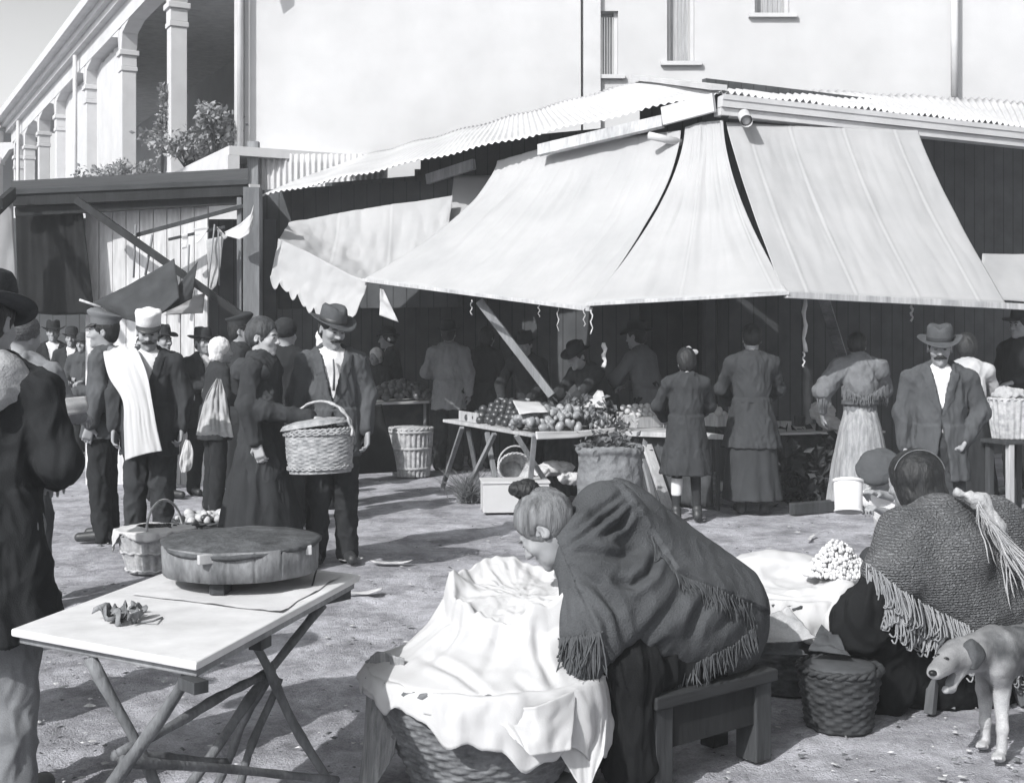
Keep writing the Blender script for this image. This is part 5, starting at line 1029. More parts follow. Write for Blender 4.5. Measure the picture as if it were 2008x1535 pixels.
# ---- seated woman in the knitted shawl
C = person('seated woman with black hair and a knitted grey shawl, her back to the camera', 1.83, 5.48, -150, 1.62, face=False, head=(10, 8, 0), lean=14, top=None, bottom=None, hair='bun', hairm=HAIR,
           pelvis=(0, 0, .345), legs=[((-.12, -.42, .34), (-.12, -.40, .09), (-.13, -.54, .03)), ((.12, -.42, .34), (.12, -.40, .09), (.13, -.54, .03))], arms=(((-.22, -.16, .60), (-.06, -.28, .56)), ((.22, -.16, .60), (.06, -.28, .56))), res=.008, skin=SKIN)
co = C['o']
hr = Sdf(); hc_ = A(*world_of(C, C['hc'])) + A(.02, 0, 0); hr.ball(hc_ + A(.0, -.02, .03), (.115, .115, .115), .03); hr.ball(hc_ + A(.02, -.05, -.06), (.11, .09, .08), .03)
adopt(hr.build('hair', .006, HAIR, None, .003, (50, 50, 14), 3), co)
cb = MB(); th = np.linspace(.2, math.pi - .2, 28); cb.tube(np.stack([hc_[0] + .1125 * np.cos(th), hc_[1] - .06 + 0 * th, hc_[2] + .030 + .1125 * np.sin(th)], -1),   .0022, 6); adopt(cb.build('hair_comb', M('horn_comb', .16, .4, .3, 20), None), co)
S = Sdf(); S.cone(P(1835, 1030, 5.45), P(1900, 1180, 5.55), .125, .26, .06); S.cone(P(1775, 1050, 5.30), P(1740, 1125, 5.18), .115, .105, .06); S.cone(P(1835, 1020, 5.42), P(1775, 1052, 5.30), .10, .105, .06); S.cone(P(1850, 1018, 5.5), P(1945, 1035, 5.62), .10, .13, .06)
S.cone(P(1945, 1035, 5.62), P(2010, 1190, 5.68), .13, .19, .06); S.cone(P(1790, 1120, 5.2), P(1900, 1200, 5.35), .10, .14, .08); S.ball(P(1850, 1090, 5.33), (.19, .16, .17), .08)
KNIT = M('knitted_shawl_wool', .24, .95, .22, 7, 1.0, 95, kind='knit', spec=.08, bdist=.012)
def cut_c(V, N): return V + N * (.010 * fbm(V * 7, 5, 3))[:, None]
def edge_c(X_, Y_, Z_):                                   # the slanting lower edge
    px = CX + X_ * F / Y_; z_ = -(np.asarray(Z_) - EYE) * F / Y_ + HY; return (z_ - np.interp(px, [1690, 1800, 1870, 1960, 2030], [1138, 1196, 1232, 1262, 1275])) * -.0022
S.fn(lambda X_, Y_, Z_: edge_c(X_, Y_, Z_), (1.2, 4.8, -.2), (2.9, 6.2, 1.2), .03, '-')
ko = S.build('shawl', .0075, KNIT, None, fn=cut_c); bC = bvh_of(ko); adopt(ko, co)
KF = M('knitted_fringe', .24, .95, .3, 9, .3, 60, spec=.08)
def loops(pl, n, L, r, b, parent, mat, name='fringe', doubl=True):
    f = MB()
    for p, nn in hits(b, pl, n):
        p = p + nn * .008; Ln = L * rng.uniform(.7, 1.15); w_ = rng.uniform(.008, .02); k = rng.uniform(-.02, .02); m_ = 9; t = np.linspace(0, 1, m_); xs = rng.normal(0, .006, 3)
        f.tube([p + A(w_ * math.sin(a * math.pi) * (1 if doubl else .4) + k * a + xs[0] * math.sin(7 * a), -.03 * math.sin(a * math.pi * .8) + xs[1], -Ln * math.sin(a * math.pi * .62) / math.sin(math.pi * .62) if doubl else -Ln * a) for a in t], r, 6)
    return adopt(f.build(name, mat, None), parent)
loops([(1703, 1118), (1740, 1152), (1800, 1184), (1868, 1218), (1950, 1248), (2020, 1258)], 150, .17, .0034, bC, co, KF)
loops([(1703, 1105), (1760, 1150), (1830, 1190), (1900, 1225)], 70, .12, .0030, bC, co, KF)
# scarf end with long threads over the right shoulder
sf = Sdf(); sf.chain([P(1880, 968, 5.38), P(1925, 985, 5.38), P(1955, 1040, 5.36), P(1975, 1090, 5.36)], [.02, .03, .032, .02], .03); so_ = sf.build('shawl_end', .007, M('pale_scarf_wool', .34, .95, .3, 12, .6, 120, kind='cloth'), None, .012, (16, 16, 8), 6); bS = bvh_of(so_); adopt(so_, co)
f = []
for k in range(46):
    a = rng.uniform(0, 1); p = P(1915 + 60 * a, 985 + 90 * a + rng.uniform(-8, 8), 5.31); f.append((p, A(0, -1, 0)))
adopt(strands('shawl_end_threads', f, .24, .0032, M('pale_scarf_wool', .34), None, bC, .28, down=(.45, -.05, -1), n_=9), co)
S = Sdf(); S.cone(P(1820, 1220, 5.5), P(1690, 1222, 5.18), .19, .125, .08); S.cone(P(1700, 1190, 5.12), P(1735, 1140, 5.2), .085, .08, .05); S.cone(P(1720, 1250, 5.30), P(1735, 1350, 5.32), .12, .11, .06); S.cone(P(1800, 1280, 5.4), P(1900, 1320, 5.5), .17, .17, .08); S.cone(P(1820, 1330, 5.45), P(1990, 1340, 5.6), .15, .15, .08)
adopt(S.build('skirt', .009, cloth(.011), None, .016, (11, 11, 4), 3), co)
sl_ = empty('low_stool', (1.86, 5.35, 0), .3, 'low stool with a slanting leg under the knitted shawl', 'stool')
f = MB(); f.box((.05, .1, .235), (.42, .30, .03)); f.build('seat', WOOD_D, sl_, .004)
for (x, y) in ((-.15, -.04), (.26, -.04), (-.13, .24), (.26, .24)):
    f = MB(); f.beam((x * .85, y, .22), (x * 1.12, y * 1.05 - .02, 0), .038); f.build('leg', M('stool_leg_wood', .10, .7, .5, 6, .3, 50, (1, 1, .15), 'wood'), sl_, .003)
# wares in front of her
wt = empty('wicker_basket', (1.28, 5.72, 0), .3, 'broad low basket under a white sheet, before the knitted shawl', 'basket')
basket('basket_body', [(.27, 0), (.31, .2), (.345, .40)], 34, 55, .004, WICK_D, wt, 1, .9, .015)
S = Sdf(); S.ball(P(1545, 1130, 5.80), (.26, .19, .085), .06); S.ball(P(1510, 1112, 5.86), (.18, .12, .07), .06); S.cone(P(1652, 1160, 5.50), P(1640, 1225, 5.36), .055, .05, .05); S.ball(P(1575, 1165, 5.60), (.22, .14, .06), .06); S.ball(P(1545, 1128, 5.62), (.13, .11, .05), .06, '-')
so2 = S.build('white_sheet', .008, SHEET, None, fn=lambda V, N: creases(V + N * (.010 * fbm(V * 7, 12, 2) + .016 * (.3 - np.abs(pn((V + .05 * fbm(V * 4, 7, 2)[:, None]) * A(11, 11, 5), 6))))[:, None], N, [([(1690, 1165), (1640, 1185), (1630, 1230)], .016, 6), ([(1665, 1160), (1650, 1200), (1655, 1250)], .014, 6), ([(1480, 1150), (1560, 1165), (1620, 1160)], .012, 7), ([(1640, 1140), (1690, 1130)], .008, 6)])); tag(so2, 'crumpled white sheet heaped in the broad low basket', 'sheet')
dz2 = drape('basket_cloth', .345, .31, .405, (1.28, 5.72), .22, lambda t: .06 + .10 * max(0, math.cos(t + 1.2)) ** 2 + .05 * abs(math.sin(4.3 * t)), SHEET, None, 0, 2 * math.pi, 170, 32, .026, 7, .03, .05); tag(dz2, 'white cloth lining the broad low basket with its edge hanging out', 'cloth')
pf = MB()
for k in range(1000):
    a = rng.uniform(0, 6.28); rr = math.sqrt(rng.uniform(0, 1)); c0 = P(1642, 1125, 5.60); hgt = .155 * (1 - rr ** 1.5); r_ = rng.uniform(.006, .012)
    c = c0 + A(.145 * rr * math.cos(a), .11 * rr * math.sin(a), hgt * rng.uniform(.4, 1)); pf.lathe([(r_ * .3, -r_), (r_, -.2 * r_), (r_ * .8, .6 * r_), (r_ * .2, r_)], c, 6, rng.uniform(.7, 1.3), rng.uniform(.7, 1.3))
po_ = pf.build('puffed_grain', M('puffed_grain', .55, .9, .25, 40)); tag(po_, 'heap of pale puffed grain on the white sheet', 'grain', None, 'stuff')
for pts, bt, lab, mm in (([(1492, 1215, 5.25), (1545, 1188, 5.3)], [(1500, 1262, 5.1), (1600, 1252, 5.15)], 'grey folded paper corner at the edge of the white sheet', RAG), ([(1488, 1262, 5.05), (1560, 1262, 5.05)], [(1490, 1282, 4.98), (1585, 1284, 5.0)], 'dark crumpled sacking below the folded paper', M('dark_sacking', .06, .95, .4, 8)), ([(1610, 1225, 5.2), (1640, 1245, 5.15)], [(1585, 1275, 5.1), (1668, 1285, 5.05)], 'dark rag beside the skirt of the knitted shawl woman', M('dark_sacking', .06))):
    canvas('folded_paper' if mm is RAG else 'sacking', pts, bt, mm, lab, 'paper' if mm is RAG else 'sacking', None, 24, 18, 1, .03, 0, 51 + len(lab), wf=(8, 1))
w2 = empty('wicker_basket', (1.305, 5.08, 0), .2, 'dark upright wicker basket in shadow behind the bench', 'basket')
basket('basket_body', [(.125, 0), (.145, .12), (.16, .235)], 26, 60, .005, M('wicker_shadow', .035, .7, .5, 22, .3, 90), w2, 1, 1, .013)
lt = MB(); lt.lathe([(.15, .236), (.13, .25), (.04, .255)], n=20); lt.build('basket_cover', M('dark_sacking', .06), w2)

# ---- crouching person with the beret and the tin pail
bl, br_ = A(2.50, 8.14, 0), -52
def loc(wp, base, rot, k): return rz(R(-rot)) @ (A(*wp) - A(*base)) / k
kk = 1.62 / 1.70
hl = loc(P(1730, 1002, 7.60), bl, br_, kk); hl2 = loc(P(1724, 968, 7.78), bl, br_, kk); el1 = loc(P(1806, 1030, 7.74), bl, br_, kk); el2 = loc(P(1795, 985, 7.95), bl, br_, kk)
ber = person('crouching person in a dark beret tipping a white pail', bl[0], bl[1], br_, 1.62, face=True, head=(-8, 26, 10), lean=26, top=('blouse', SHIRT, .55), bottom=('trousers', .04), hair='short', pelvis=(0, .05, .16), res=.008,
             legs=[((-.16, -.12, .12), (-.15, .26, .08), (-.15, .38, .05)), ((.16, -.12, .12), (.15, .26, .08), (.15, .38, .05))], arms=((el2, hl2), (el1, hl)), hands=(.9, .8), skin=SKIN)
q = lambda x, y, z: ber['hc'] + ber['Rh'] @ A(x, y, z); Rh = ber['Rh']
bs = Sdf(); bs.ball(q(.03, -.02, .105), (.138, .150, .058), .03, rot=Rh @ ry(.28)); bs.ball(q(0, .01, .06), (.093, .112, .05), .03, rot=Rh); bs.ball(q(0, -.01, .0), (.085, .10, .05), .01, '-', rot=Rh)
bs.build('beret', .007, cloth(.07), ber['o'], .005, (14, 14, 14), 3)
pl_ = empty('tin_pail', tuple(P(1664, 1003, 7.55)), 0, 'white enamelled pail tipped by the beret wearer', 'pail'); pl_.rotation_euler = (R(-16), R(9), .3)
f = MB(); f.lathe([(.078, 0), (.080, .004), (.083, .09), (.086, .185), (.080, .188), (.001, .188)], n=36, cap=False); f.lathe([(.074, .002), (.079, .09), (.080, .18), (.001, .182)], n=36, cap=False); f.build('pail_body', ENAMEL, pl_)
f = MB(); f.lathe([(.077, -.003), (.085, -.003), (.085, .006), (.077, .006), (.077, -.003)], n=36, cap=False); f.build('rim', ENAMEL, pl_); f = MB(); f.lathe([(.084, .172), (.091, .172), (.091, .190), (.084, .190), (.084, .172)], n=36, cap=False); f.build('rim', ENAMEL, pl_)

# ---- dog
S = Sdf()
S.cone(P(1960, 1278, 4.74), P(2050, 1268, 4.88), .092, .092, .05); S.cone(P(2050, 1262, 4.88), P(2160, 1262, 5.06), .092, .080, .05); S.ball(P(1955, 1290, 4.70), (.07, .085, .095), .04)
S.cone(P(1945, 1272, 4.72), P(1893, 1284, 4.62), .078, .064, .04); S.ball(P(1876, 1286, 4.60), (.062, .064, .058), .025); S.cone(P(1862, 1292, 4.56), P(1838, 1314, 4.48), .046, .031, .02); S.ball(P(1832, 1318, 4.462), (.026, .026, .024), .012)
S.cone(P(1882, 1308, 4.59), P(1864, 1350, 4.55), .028, .016, .02); S.cone(P(1866, 1348, 4.55), P(1855, 1352, 4.52), .016, .015, .01); S.ball(P(1852, 1284, 4.545), (.022, .02, .014), .015)
S.chain([P(1958, 1300, 4.66), P(1962, 1348, 4.71), P(1966, 1428, 4.675), P(1964, 1474, 4.675)], [.058, .034, .0185, .020], .02); S.ball(P(1958, 1484, 4.645), (.024, .036, .016), .015)
S.chain([P(1938, 1300, 4.82), P(1932, 1350, 4.86), P(1932, 1415, 4.83), P(1932, 1452, 4.83)], [.055, .032, .018, .019], .02); S.ball(P(1926, 1460, 4.80), (.023, .035, .015), .015)
for dx, dy in ((0, 0), (-14, .17)):
    S.chain([P(2145 + dx, 1280, 5.0 + dy), P(2120 + dx, 1345, 4.98 + dy), P(2150 + dx, 1385, 5.04 + dy), P(2140 + dx, 1430 - dy * 60, 5.0 + dy)], [.075, .045, .02, .02], .02); S.ball(P(2132 + dx, 1438 - dy * 60, 4.97 + dy), (.024, .036, .016), .015)
S.chain([P(2185, 1245, 5.1), P(2225, 1275, 5.15), P(2245, 1330, 5.18)], [.026, .018, .008], .02)
for k in (-1, 0, 1): S.cone(P(1956 + k * 7, 1483, 4.62), P(1955 + k * 8, 1487, 4.60), .0085, .007, .004); S.cone(P(1924 + k * 6, 1459, 4.775), P(1923 + k * 7, 1463, 4.76), .008, .007, .004)
DOG = M('dog_coat', .38, .8, .2, 9, .4, 190, kind='cloth', attr='mark', dark=.055, spec=.2)
V, Q = S.verts(.0058); N = vnorm(V, Q); V = V + N * (.0022 * fbm(V * 30, 3, 2))[:, None]; q = proj(V)
sm = lambda x: np.clip(x, 0, 1) ** 2 * (3 - 2 * np.clip(x, 0, 1)); wob = 14 * fbm(V * 9, 4, 3)
body_ = sm((q[:, 0] + wob - 1895) / 50) * .80; face_ = .55 * sm((1330 - q[:, 1]) / 25); leg_ = sm((q[:, 1] + wob - np.where(q[:, 0] > 1948, 1318, 1352)) / 34) * (q[:, 0] < 2040)
chest_ = sm(1 - np.hypot((q[:, 0] - 1952) / 26, (q[:, 1] - 1322) / 28)) * (V[:, 1] < 4.8)
mk_ = np.maximum(body_, face_) * (1 + .5 * fbm(V * 14, 9, 3)) * (1 - np.clip(leg_ + chest_, 0, 1)); mk_ = np.where(q[:, 0] > 2040, .85, mk_); mk_ = np.maximum(mk_, .85 * sm((q[:, 0] + wob - 1985) / 40) * (q[:, 1] < 1330))
me = mesh_q('dog', V, Q); at = me.attributes.new('mark', 'FLOAT', 'POINT'); at.data.foreach_set('value', np.clip(mk_, 0, 1).astype(np.float32))
dog = link('dog', me, DOG); tag(dog, 'lean grey and white dog yawning beside the knitted shawl', 'dog')
dk = M('dog_nose', .015, .4, .2); 
bD = bvh_of(dog); hD = lambda x, y: hit(bD, x, y)
h_ = hD(1829, 1319); e = Sdf(); e.ball(h_[0] if h_ else P(1829, 1319, 4.44), (.015, .012, .011), .005); e.build('nose', .003, dk, dog)
for (x, y) in ((1856, 1291), (1838, 1284)):
    h_ = hD(x, y)
    if h_: e = Sdf(); e.ball(h_[0] - h_[1] * .002, (.011, .007, .008), .003); e.build('eye', .002, EYE_M, dog)
EAR = M('dog_ear', .07, .8, .4, 12, .3, 150, kind='cloth')
sheet_rows('ear', [[(1890, 1262, 4.575), (1904, 1254, 4.585), (1918, 1262, 4.60)], [(1889, 1272, 4.560), (1908, 1264, 4.552), (1928, 1276, 4.585)], [(1893, 1288, 4.555), (1911, 1284, 4.540), (1929, 1290, 4.57)], [(1903, 1310, 4.56), (1909, 1312, 4.55), (1915, 1310, 4.56)]], EAR, None, None, 16, 20, .003, (2, 2), 5, .006, None).parent = dog
sheet_rows('ear', [[(1850, 1262, 4.63), (1862, 1252, 4.64)], [(1842, 1262, 4.61), (1856, 1250, 4.62)], [(1836, 1274, 4.61), (1842, 1270, 4.61)]], EAR, None, None, 10, 12, .002, (2, 2), 6, .006, None).parent = dog
e = Sdf(); e.chain([P(1868, 1322, 4.56), P(1862, 1338, 4.54), P(1858, 1342, 4.525)], [.013, .012, .009], .01); e.build('tongue', .003, M('dog_tongue', .16, .4, .1), dog); e = Sdf(); e.cone(P(1872, 1312, 4.58), P(1866, 1330, 4.56), .018, .012); e.build('mouth', .003, dk, dog)

# ---- folding table
TZ_ = .735; c4 = [A(-1.40, 3.56, 0), A(-.79, 3.19, 0), A(-.52, 4.37, 0), A(-1.13, 4.74, 0)]
tb = empty('folding_table', (-.96, 3.97, 0), 0, 'white topped folding table on crossed peeled sticks', 'table'); t0 = A(-.96, 3.97, 0)
f = MB(); V = [c - t0 + A(0, 0, TZ_ + z) for z in (-.022, 0) for c in c4]; f.add(V, [(3, 2, 1, 0), (4, 5, 6, 7), (0, 1, 5, 4), (1, 2, 6, 5), (2, 3, 7, 6), (3, 0, 4, 7)])
f.build('tabletop', M('painted_tabletop', .60, .6, .14, 7, .06, 60, kind='plaster', spec=.3), tb, .006)
ins = [c * .96 + t0 * .04 for c in c4]; f = MB(); V = [c - t0 + A(0, 0, TZ_ + z) for z in (-.045, -.0225) for c in ins]; f.add(V, [(3, 2, 1, 0), (4, 5, 6, 7), (0, 1, 5, 4), (1, 2, 6, 5), (2, 3, 7, 6), (3, 0, 4, 7)]); f.build('under_frame', WOOD_M, tb, .004)
def stick(mb, a, b, r, ext=True):
    a, b = A(*a), A(*b)
    if ext: b = a + (b - a) * (a[2] / (a[2] - b[2]))
    n = 14; t = np.linspace(0, 1, n); w_ = np.stack([.006 * np.sin(t * 9 + a[0] * 7), .006 * np.sin(t * 7 + a[1] * 5), 0 * t], -1); kn = rng.uniform(.85, 1.2, n)
    mb.tube((a[None] * (1 - t)[:, None] + b[None] * t[:, None]) + w_ - t0, r * kn, 9)
for a, b, r, e in ((P(182, 1287, 3.45), P(300, 1535, 3.45), .016, True), (P(368, 1322, 3.30), P(226, 1535, 3.36), .0165, True), (P(490, 1252, 3.95), P(640, 1530, 4.08), .0155, True), (P(628, 1185, 4.2), P(372, 1535, 3.85), .016, True), (P(535, 1300, 4.10), P(425, 1535, 4.25), .0135, True), (P(545, 1330, 4.05), P(470, 1535, 3.95), .0135, True)):
    f = MB(); stick(f, a, b, r, e); f.build('leg', STICK, tb)
for a, b, r in ((P(240, 1474, 3.40), P(532, 1312, 4.06), .014), (P(228, 1479, 3.46), P(440, 1494, 3.74), .013), (P(243, 1490, 3.38), P(658, 1527, 4.06), .014)):
    f = MB(); stick(f, a, b, r, False); f.build('stretcher', STICK, tb)
for a, b in ((P(362, 1312, 3.24), P(395, 1322, 3.18)), (P(500, 1250, 3.62), P(520, 1244, 3.68)), (P(625, 1180, 4.24), P(680, 1150, 4.34))):
    f = MB(); a = a - t0; b = b - t0; a[2] = b[2] = TZ_ - .06; f.beam(a, b, .04, .03); f.build('cleat', WOOD_D, tb)
# paper under the tub
def on_table(px, py): s_ = (py - HY) / (EYE - TZ_); return A((px - CX) / s_, F / s_, TZ_ + .0025)
nu, nv = 40, 30; a_, b_, c_, d_ = on_table(262, 1168), on_table(548, 1204), on_table(672, 1128), on_table(420, 1108); U, W = np.meshgrid(np.linspace(0, 1, nu), np.linspace(0, 1, nv), indexing='ij')
V = (a_ * ((1 - U) * (1 - W))[..., None] + b_ * (U * (1 - W))[..., None] + d_ * ((1 - U) * W)[..., None] + c_ * (U * W)[..., None]).reshape(-1, 3); V[:, 2] += np.maximum(0, .010 * fbm(V * 9, 3, 3)) + .001
V[:, :2] += .02 * np.stack([pn(V * 6, 2), pn(V * 6, 4)], -1)
pp = link('wrapping_paper', mesh_q('wrapping_paper', V, gridq(nu, nv)), M('wrapping_paper', .56, .8, .1, 5, .1, 60, kind='plaster')); tag(pp, 'sheet of pale wrapping paper under the round tub on the table', 'paper')
lf = MB()
for k in range(9):
    c = on_table(238 + rng.uniform(-28, 34), 1214 + rng.uniform(-10, 14)); a = rng.uniform(0, 6.28); L = rng.uniform(.03, .07); up = rng.uniform(.1, .9); d = A(math.cos(a), math.sin(a), up); d /= np.linalg.norm(d); s_ = np.cross(d, (0, 0, 1)); s_ /= np.linalg.norm(s_); n_ = np.cross(s_, d)
    V = [c + d * L * t + s_ * L * .5 * w_ * math.sin(math.pi * min(t + .12, 1)) + n_ * (.02 * w_ * w_ + .015 * math.sin(5 * t + k)) for t in np.linspace(0, 1, 7) for w_ in (-1, -.4, .2, 1)]
    lf.add(V, [(i * 4 + j, i * 4 + j + 1, i * 4 + j + 5, i * 4 + j + 4) for i in range(6) for j in range(3)], True)
lf.tube([on_table(262, 1222), on_table(300, 1226) + A(0, 0, .01), on_table(318, 1212)], .003, 5)
lo = lf.build('withered_leaves', M('withered_leaf', .17, .8, .5, 20, .3, 60)); sd = lo.modifiers.new('thickness', 'SOLIDIFY'); sd.thickness = .002; tag(lo, 'small bunch of withered leaves on the white tabletop', 'leaves')
tw = MB(); tw.tube([on_table(612, 1150), on_table(618, 1138) + A(0, 0, .02), on_table(625, 1122) + A(0, 0, .03)], .003, 5); o = tw.build('twig', WOOD_D); tag(o, 'thin twig standing at the far end of the tabletop', 'twig')
# round tub
tub = empty('round_tub', (-.895, 4.21, TZ_ + .008), .2, 'shallow round wooden tub with a warped dark lid, on the table', 'tub')
f = MB(); n = 324; zb, zt = .035, .135
V = [((r + .002 * math.sin(9 * t) - .004 * math.exp(-(math.sin(9 * t) / .10) ** 2)) * math.cos(t), (r + .002 * math.sin(9 * t) - .004 * math.exp(-(math.sin(9 * t) / .10) ** 2)) * math.sin(t), z) for r, z in ((.235, zb), (.252, zb + .004), (.254, zb + .05), (.256, zt), (.246, zt), (.24, zb + .02)) for t in np.linspace(0, 2 * math.pi, n, endpoint=False)]
f.add(V, [(i * n + k, i * n + (k + 1) % n, (i + 1) * n + (k + 1) % n, (i + 1) * n + k) for i in range(5) for k in range(n)] + [tuple(range(n))[::-1]], True)
f.build('tub_wall', M('tub_wood', .17, .75, .6, 9, .3, 50, (1, 1, .4), 'wood'), tub)
f = MB(); nr, n = 16, 80
V = []
for i in range(nr):
    for k in range(n):
        t = 2 * math.pi * k / n; r = .262 * i / (nr - 1) * (1 + .015 * math.sin(3 * t + 1) + .010 * math.sin(7 * t)); x, y = r * math.cos(t), r * math.sin(t)
        V.append((x, y, .153 - .010 * (r / .26) ** 4 - .016 * max(0, math.sin(t - 2.9)) * (r / .26) ** 3 + .003 * math.sin(9 * x + 3) * math.cos(8 * y)))
V = np.array(V); V[:, 2] += .004 * fbm(V * 14, 3, 3); Fq = [(i * n + k, (i + 1) * n + k, (i + 1) * n + (k + 1) % n, i * n + (k + 1) % n) for i in range(nr - 1) for k in range(n)]
f.add(V, Fq, True); lo = f.build('lid', M('felted_lid', .075, .95, .5, 11, .8, 45, kind='cloth'), tub); sd = lo.modifiers.new('thickness', 'SOLIDIFY'); sd.thickness = .012
for a in (-1.9, .7, 2.2):
    f = MB(); f.box((.19 * math.cos(a), .19 * math.sin(a), .0165), (.07, .05, .034), rz(a)); f.build('foot', WOOD_D, tub, .003)
f = MB(); f.box((-.105, -.243, .118), (.05, .02, .03), rz(.42)); f.build('lug', WOOD_L, tub, .003); f = MB(); f.box((.215, -.13, .12), (.02, .05, .03)); f.build('lug', WOOD_L, tub, .003)
# ================================================================ STALL GOODS AND SMALL THINGS
def slab_table(name, corners, z, th, mat, label, legs, legmat=WOOD_M, r=.022):
    c0 = A(*np.mean(corners, 0)); c0 = A(c0[0], c0[1], 0); e = empty(name, tuple(c0), 0, label, 'table'); f = MB(); n = len(corners)
    V = [A(c[0], c[1], z + d) - c0 for d in (-th, 0) for c in corners]; f.add(V, [tuple(range(n))[::-1], tuple(range(n, 2 * n))] + [(i, (i + 1) % n, n + (i + 1) % n, n + i) for i in range(n)]); f.build('tabletop', mat, e, .004)
    for a, b in legs:
        a, b = A(*a), A(*b); b = a + (b - a) * (a[2] / max(a[2] - b[2], .01)) if b[2] > .02 else b; f = MB(); f.beam(a - c0, b - c0, r * 2, r * 1.5); f.build('leg', legmat, e, .003)
    return e
TA, TL, TR = G(1050, 850), None, None
def at_z(px, py, z): s_ = (py - HY) / (EYE - z); return A((px - CX) / s_, F / s_, z)
ta, tl_, tr_ = at_z(1050, 852, .69), at_z(868, 822, .69), at_z(1208, 843, .69)
slab_table('trestle_table', [tuple(x[:2]) for x in (tl_, ta, tr_, tr_ + A(-.30, .75, 0), tl_ + A(.62, .35, 0))], .69, .03, WOOD_L, 'cornered trestle table heaped with fruit and vegetables',
           [(P(906, 838, 12.5), G(868, 955)), (P(918, 842, 12.9), P(934, 925, 13.2)), (P(970, 850, 11.8), P(926, 940, 12.1)), (P(955, 848, 12.1), P(972, 945, 11.9)), (P(1012, 853, 11.2), P(1045, 905, 11.3)), (P(1048, 853, 11.1), P(1040, 945, 11.3)), (P(1180, 848, 11.7), P(1185, 940, 11.8))])
# rim boards and pale paper fringe on its edge
canvas('paper_edging', [(1050, 846, 10.92), (1130, 845, 11.2), (1208, 838, 11.5)], [(1052, 862, 10.90), (1130, 859, 11.18), (1206, 848, 11.48)], SHEET, 'white paper edging along the front of the trestle table', 'paper', None, 40, 6, 1, .01, 0, 61)
FR_D = M('dark_fruit', .045, .38, .4, 5, .03, 40, spec=.6); FR_M = M('pale_fruit', .24, .4, .3, 8, .05, 40, spec=.4)
def ball_mesh(name, r, sz=1.0, dimple=True):
    f = MB(); f.lathe([(r * math.sin(a) + 1e-4, -r * sz * math.cos(a) * (1 - (.12 if dimple and abs(a - math.pi) < .3 else 0))) for a in np.linspace(0.02, math.pi - .02, 9)], n=12, cap=False); return f
def heap(name, proto, pts, label, cat, group, scale=(.85, 1.15)):
    for i, p in enumerate(pts):
        o = proto if i == 0 else proto.copy()
        if i: COL.objects.link(o)
        o.location = p; k = rng.uniform(*scale); o.scale = (k, k, k); o.rotation_euler = tuple(rng.uniform(0, 6.28, 3)); tag(o, label, cat, group)
f = ball_mesh('apple', .043); pr = f.build('fruit', FR_D); pts = []
mid = (tl_ * .42 + ta * .58)
for k in range(64):                                        # rows of dark fruit on the left arm of the table
    u, v = (k % 9) / 9.0, (k // 9); base = tl_ * (.80 - .62 * u) + ta * (.20 + .62 * u); pts.append(base + A(.10 + .075 * v, .03 + .05 * v, .045 + .035 * min(v, 4) - (.03 if v > 5 else 0)) + rng.normal(0, .008, 3))
heap('fruit', pr, pts, 'dark glossy round fruit in rows on the trestle table', 'fruit', 'dark fruit on the trestle table')
f = ball_mesh('root', .034, 1.5, False); pr = f.build('root_vegetable', FR_M); pts = []
for k in range(150):
    u, v = rng.uniform(0, 1), rng.uniform(0, 1); b0 = ta * (1 - u) + tr_ * u; pts.append(b0 + A(-.22 * v - .02, .45 * v + .04, .03 + .15 * math.sin(math.pi * min(v * 1.1, 1)) * (.5 + .5 * math.sin(math.pi * u)) + rng.uniform(0, .03)) + rng.normal(0, .015, 3) * A(1, 1, 0))
heap('root_vegetable', pr, pts, 'pale root vegetable in the heap at the corner of the trestle table', 'vegetable', 'pale vegetables on the trestle table', (.6, 1.2))
pts = [tr_ * .75 + ta * .25 + A(rng.normal(-.1, .13), rng.normal(.25, .10), .05 + abs(rng.normal(.10, .07))) for _ in range(420)]
g_ = leaf_cloud('leafy_greens', pts, .07, LEAF); tag(g_, 'mound of dark leafy greens at the far end of the trestle table', 'greens', None, 'stuff')
pts = [tr_ + A(rng.normal(-.05, .09), rng.normal(.02, .05), rng.normal(-.01, .07)) for _ in range(260)]
g_ = leaf_cloud('leafy_greens', pts, .06, M('leaf_pale_dry', .30, .7, .5, 3)); tag(g_, 'pale leaf tops drooping over the end of the trestle table', 'greens', None, 'stuff')
# paper and cloth among the goods
canvas('paper_sheet', [(1005, 785, 11.9), (1060, 788, 11.9)], [(1018, 812, 11.3), (1075, 808, 11.4)], SHEET, 'white paper laid between the fruit and the vegetables', 'paper', None, 16, 12, 1, .03, 0, 62)
canvas('paper_cone', [(1172, 765, 12.0), (1182, 766, 12.0)], [(1138, 800, 11.8), (1190, 798, 11.8)], SHEET, 'folded pale paper standing behind the leafy greens', 'paper', None, 14, 14, 1, .05, 0, 63)
tr0 = empty('fruit_tray', tuple(tl_ * .78 + ta * .22 + A(.08, .02, .003)), math.atan2((ta - tl_)[1], (ta - tl_)[0]), 'pale slatted fruit tray at the far end of the trestle table', 'tray'); f = MB()
for y in (.0, .34): f.box((0, y, .05), (.5, .012, .10))
f.box((0, .17, .008), (.5, .33, .014)); f.build('tray_box', WOOD_L, tr0)
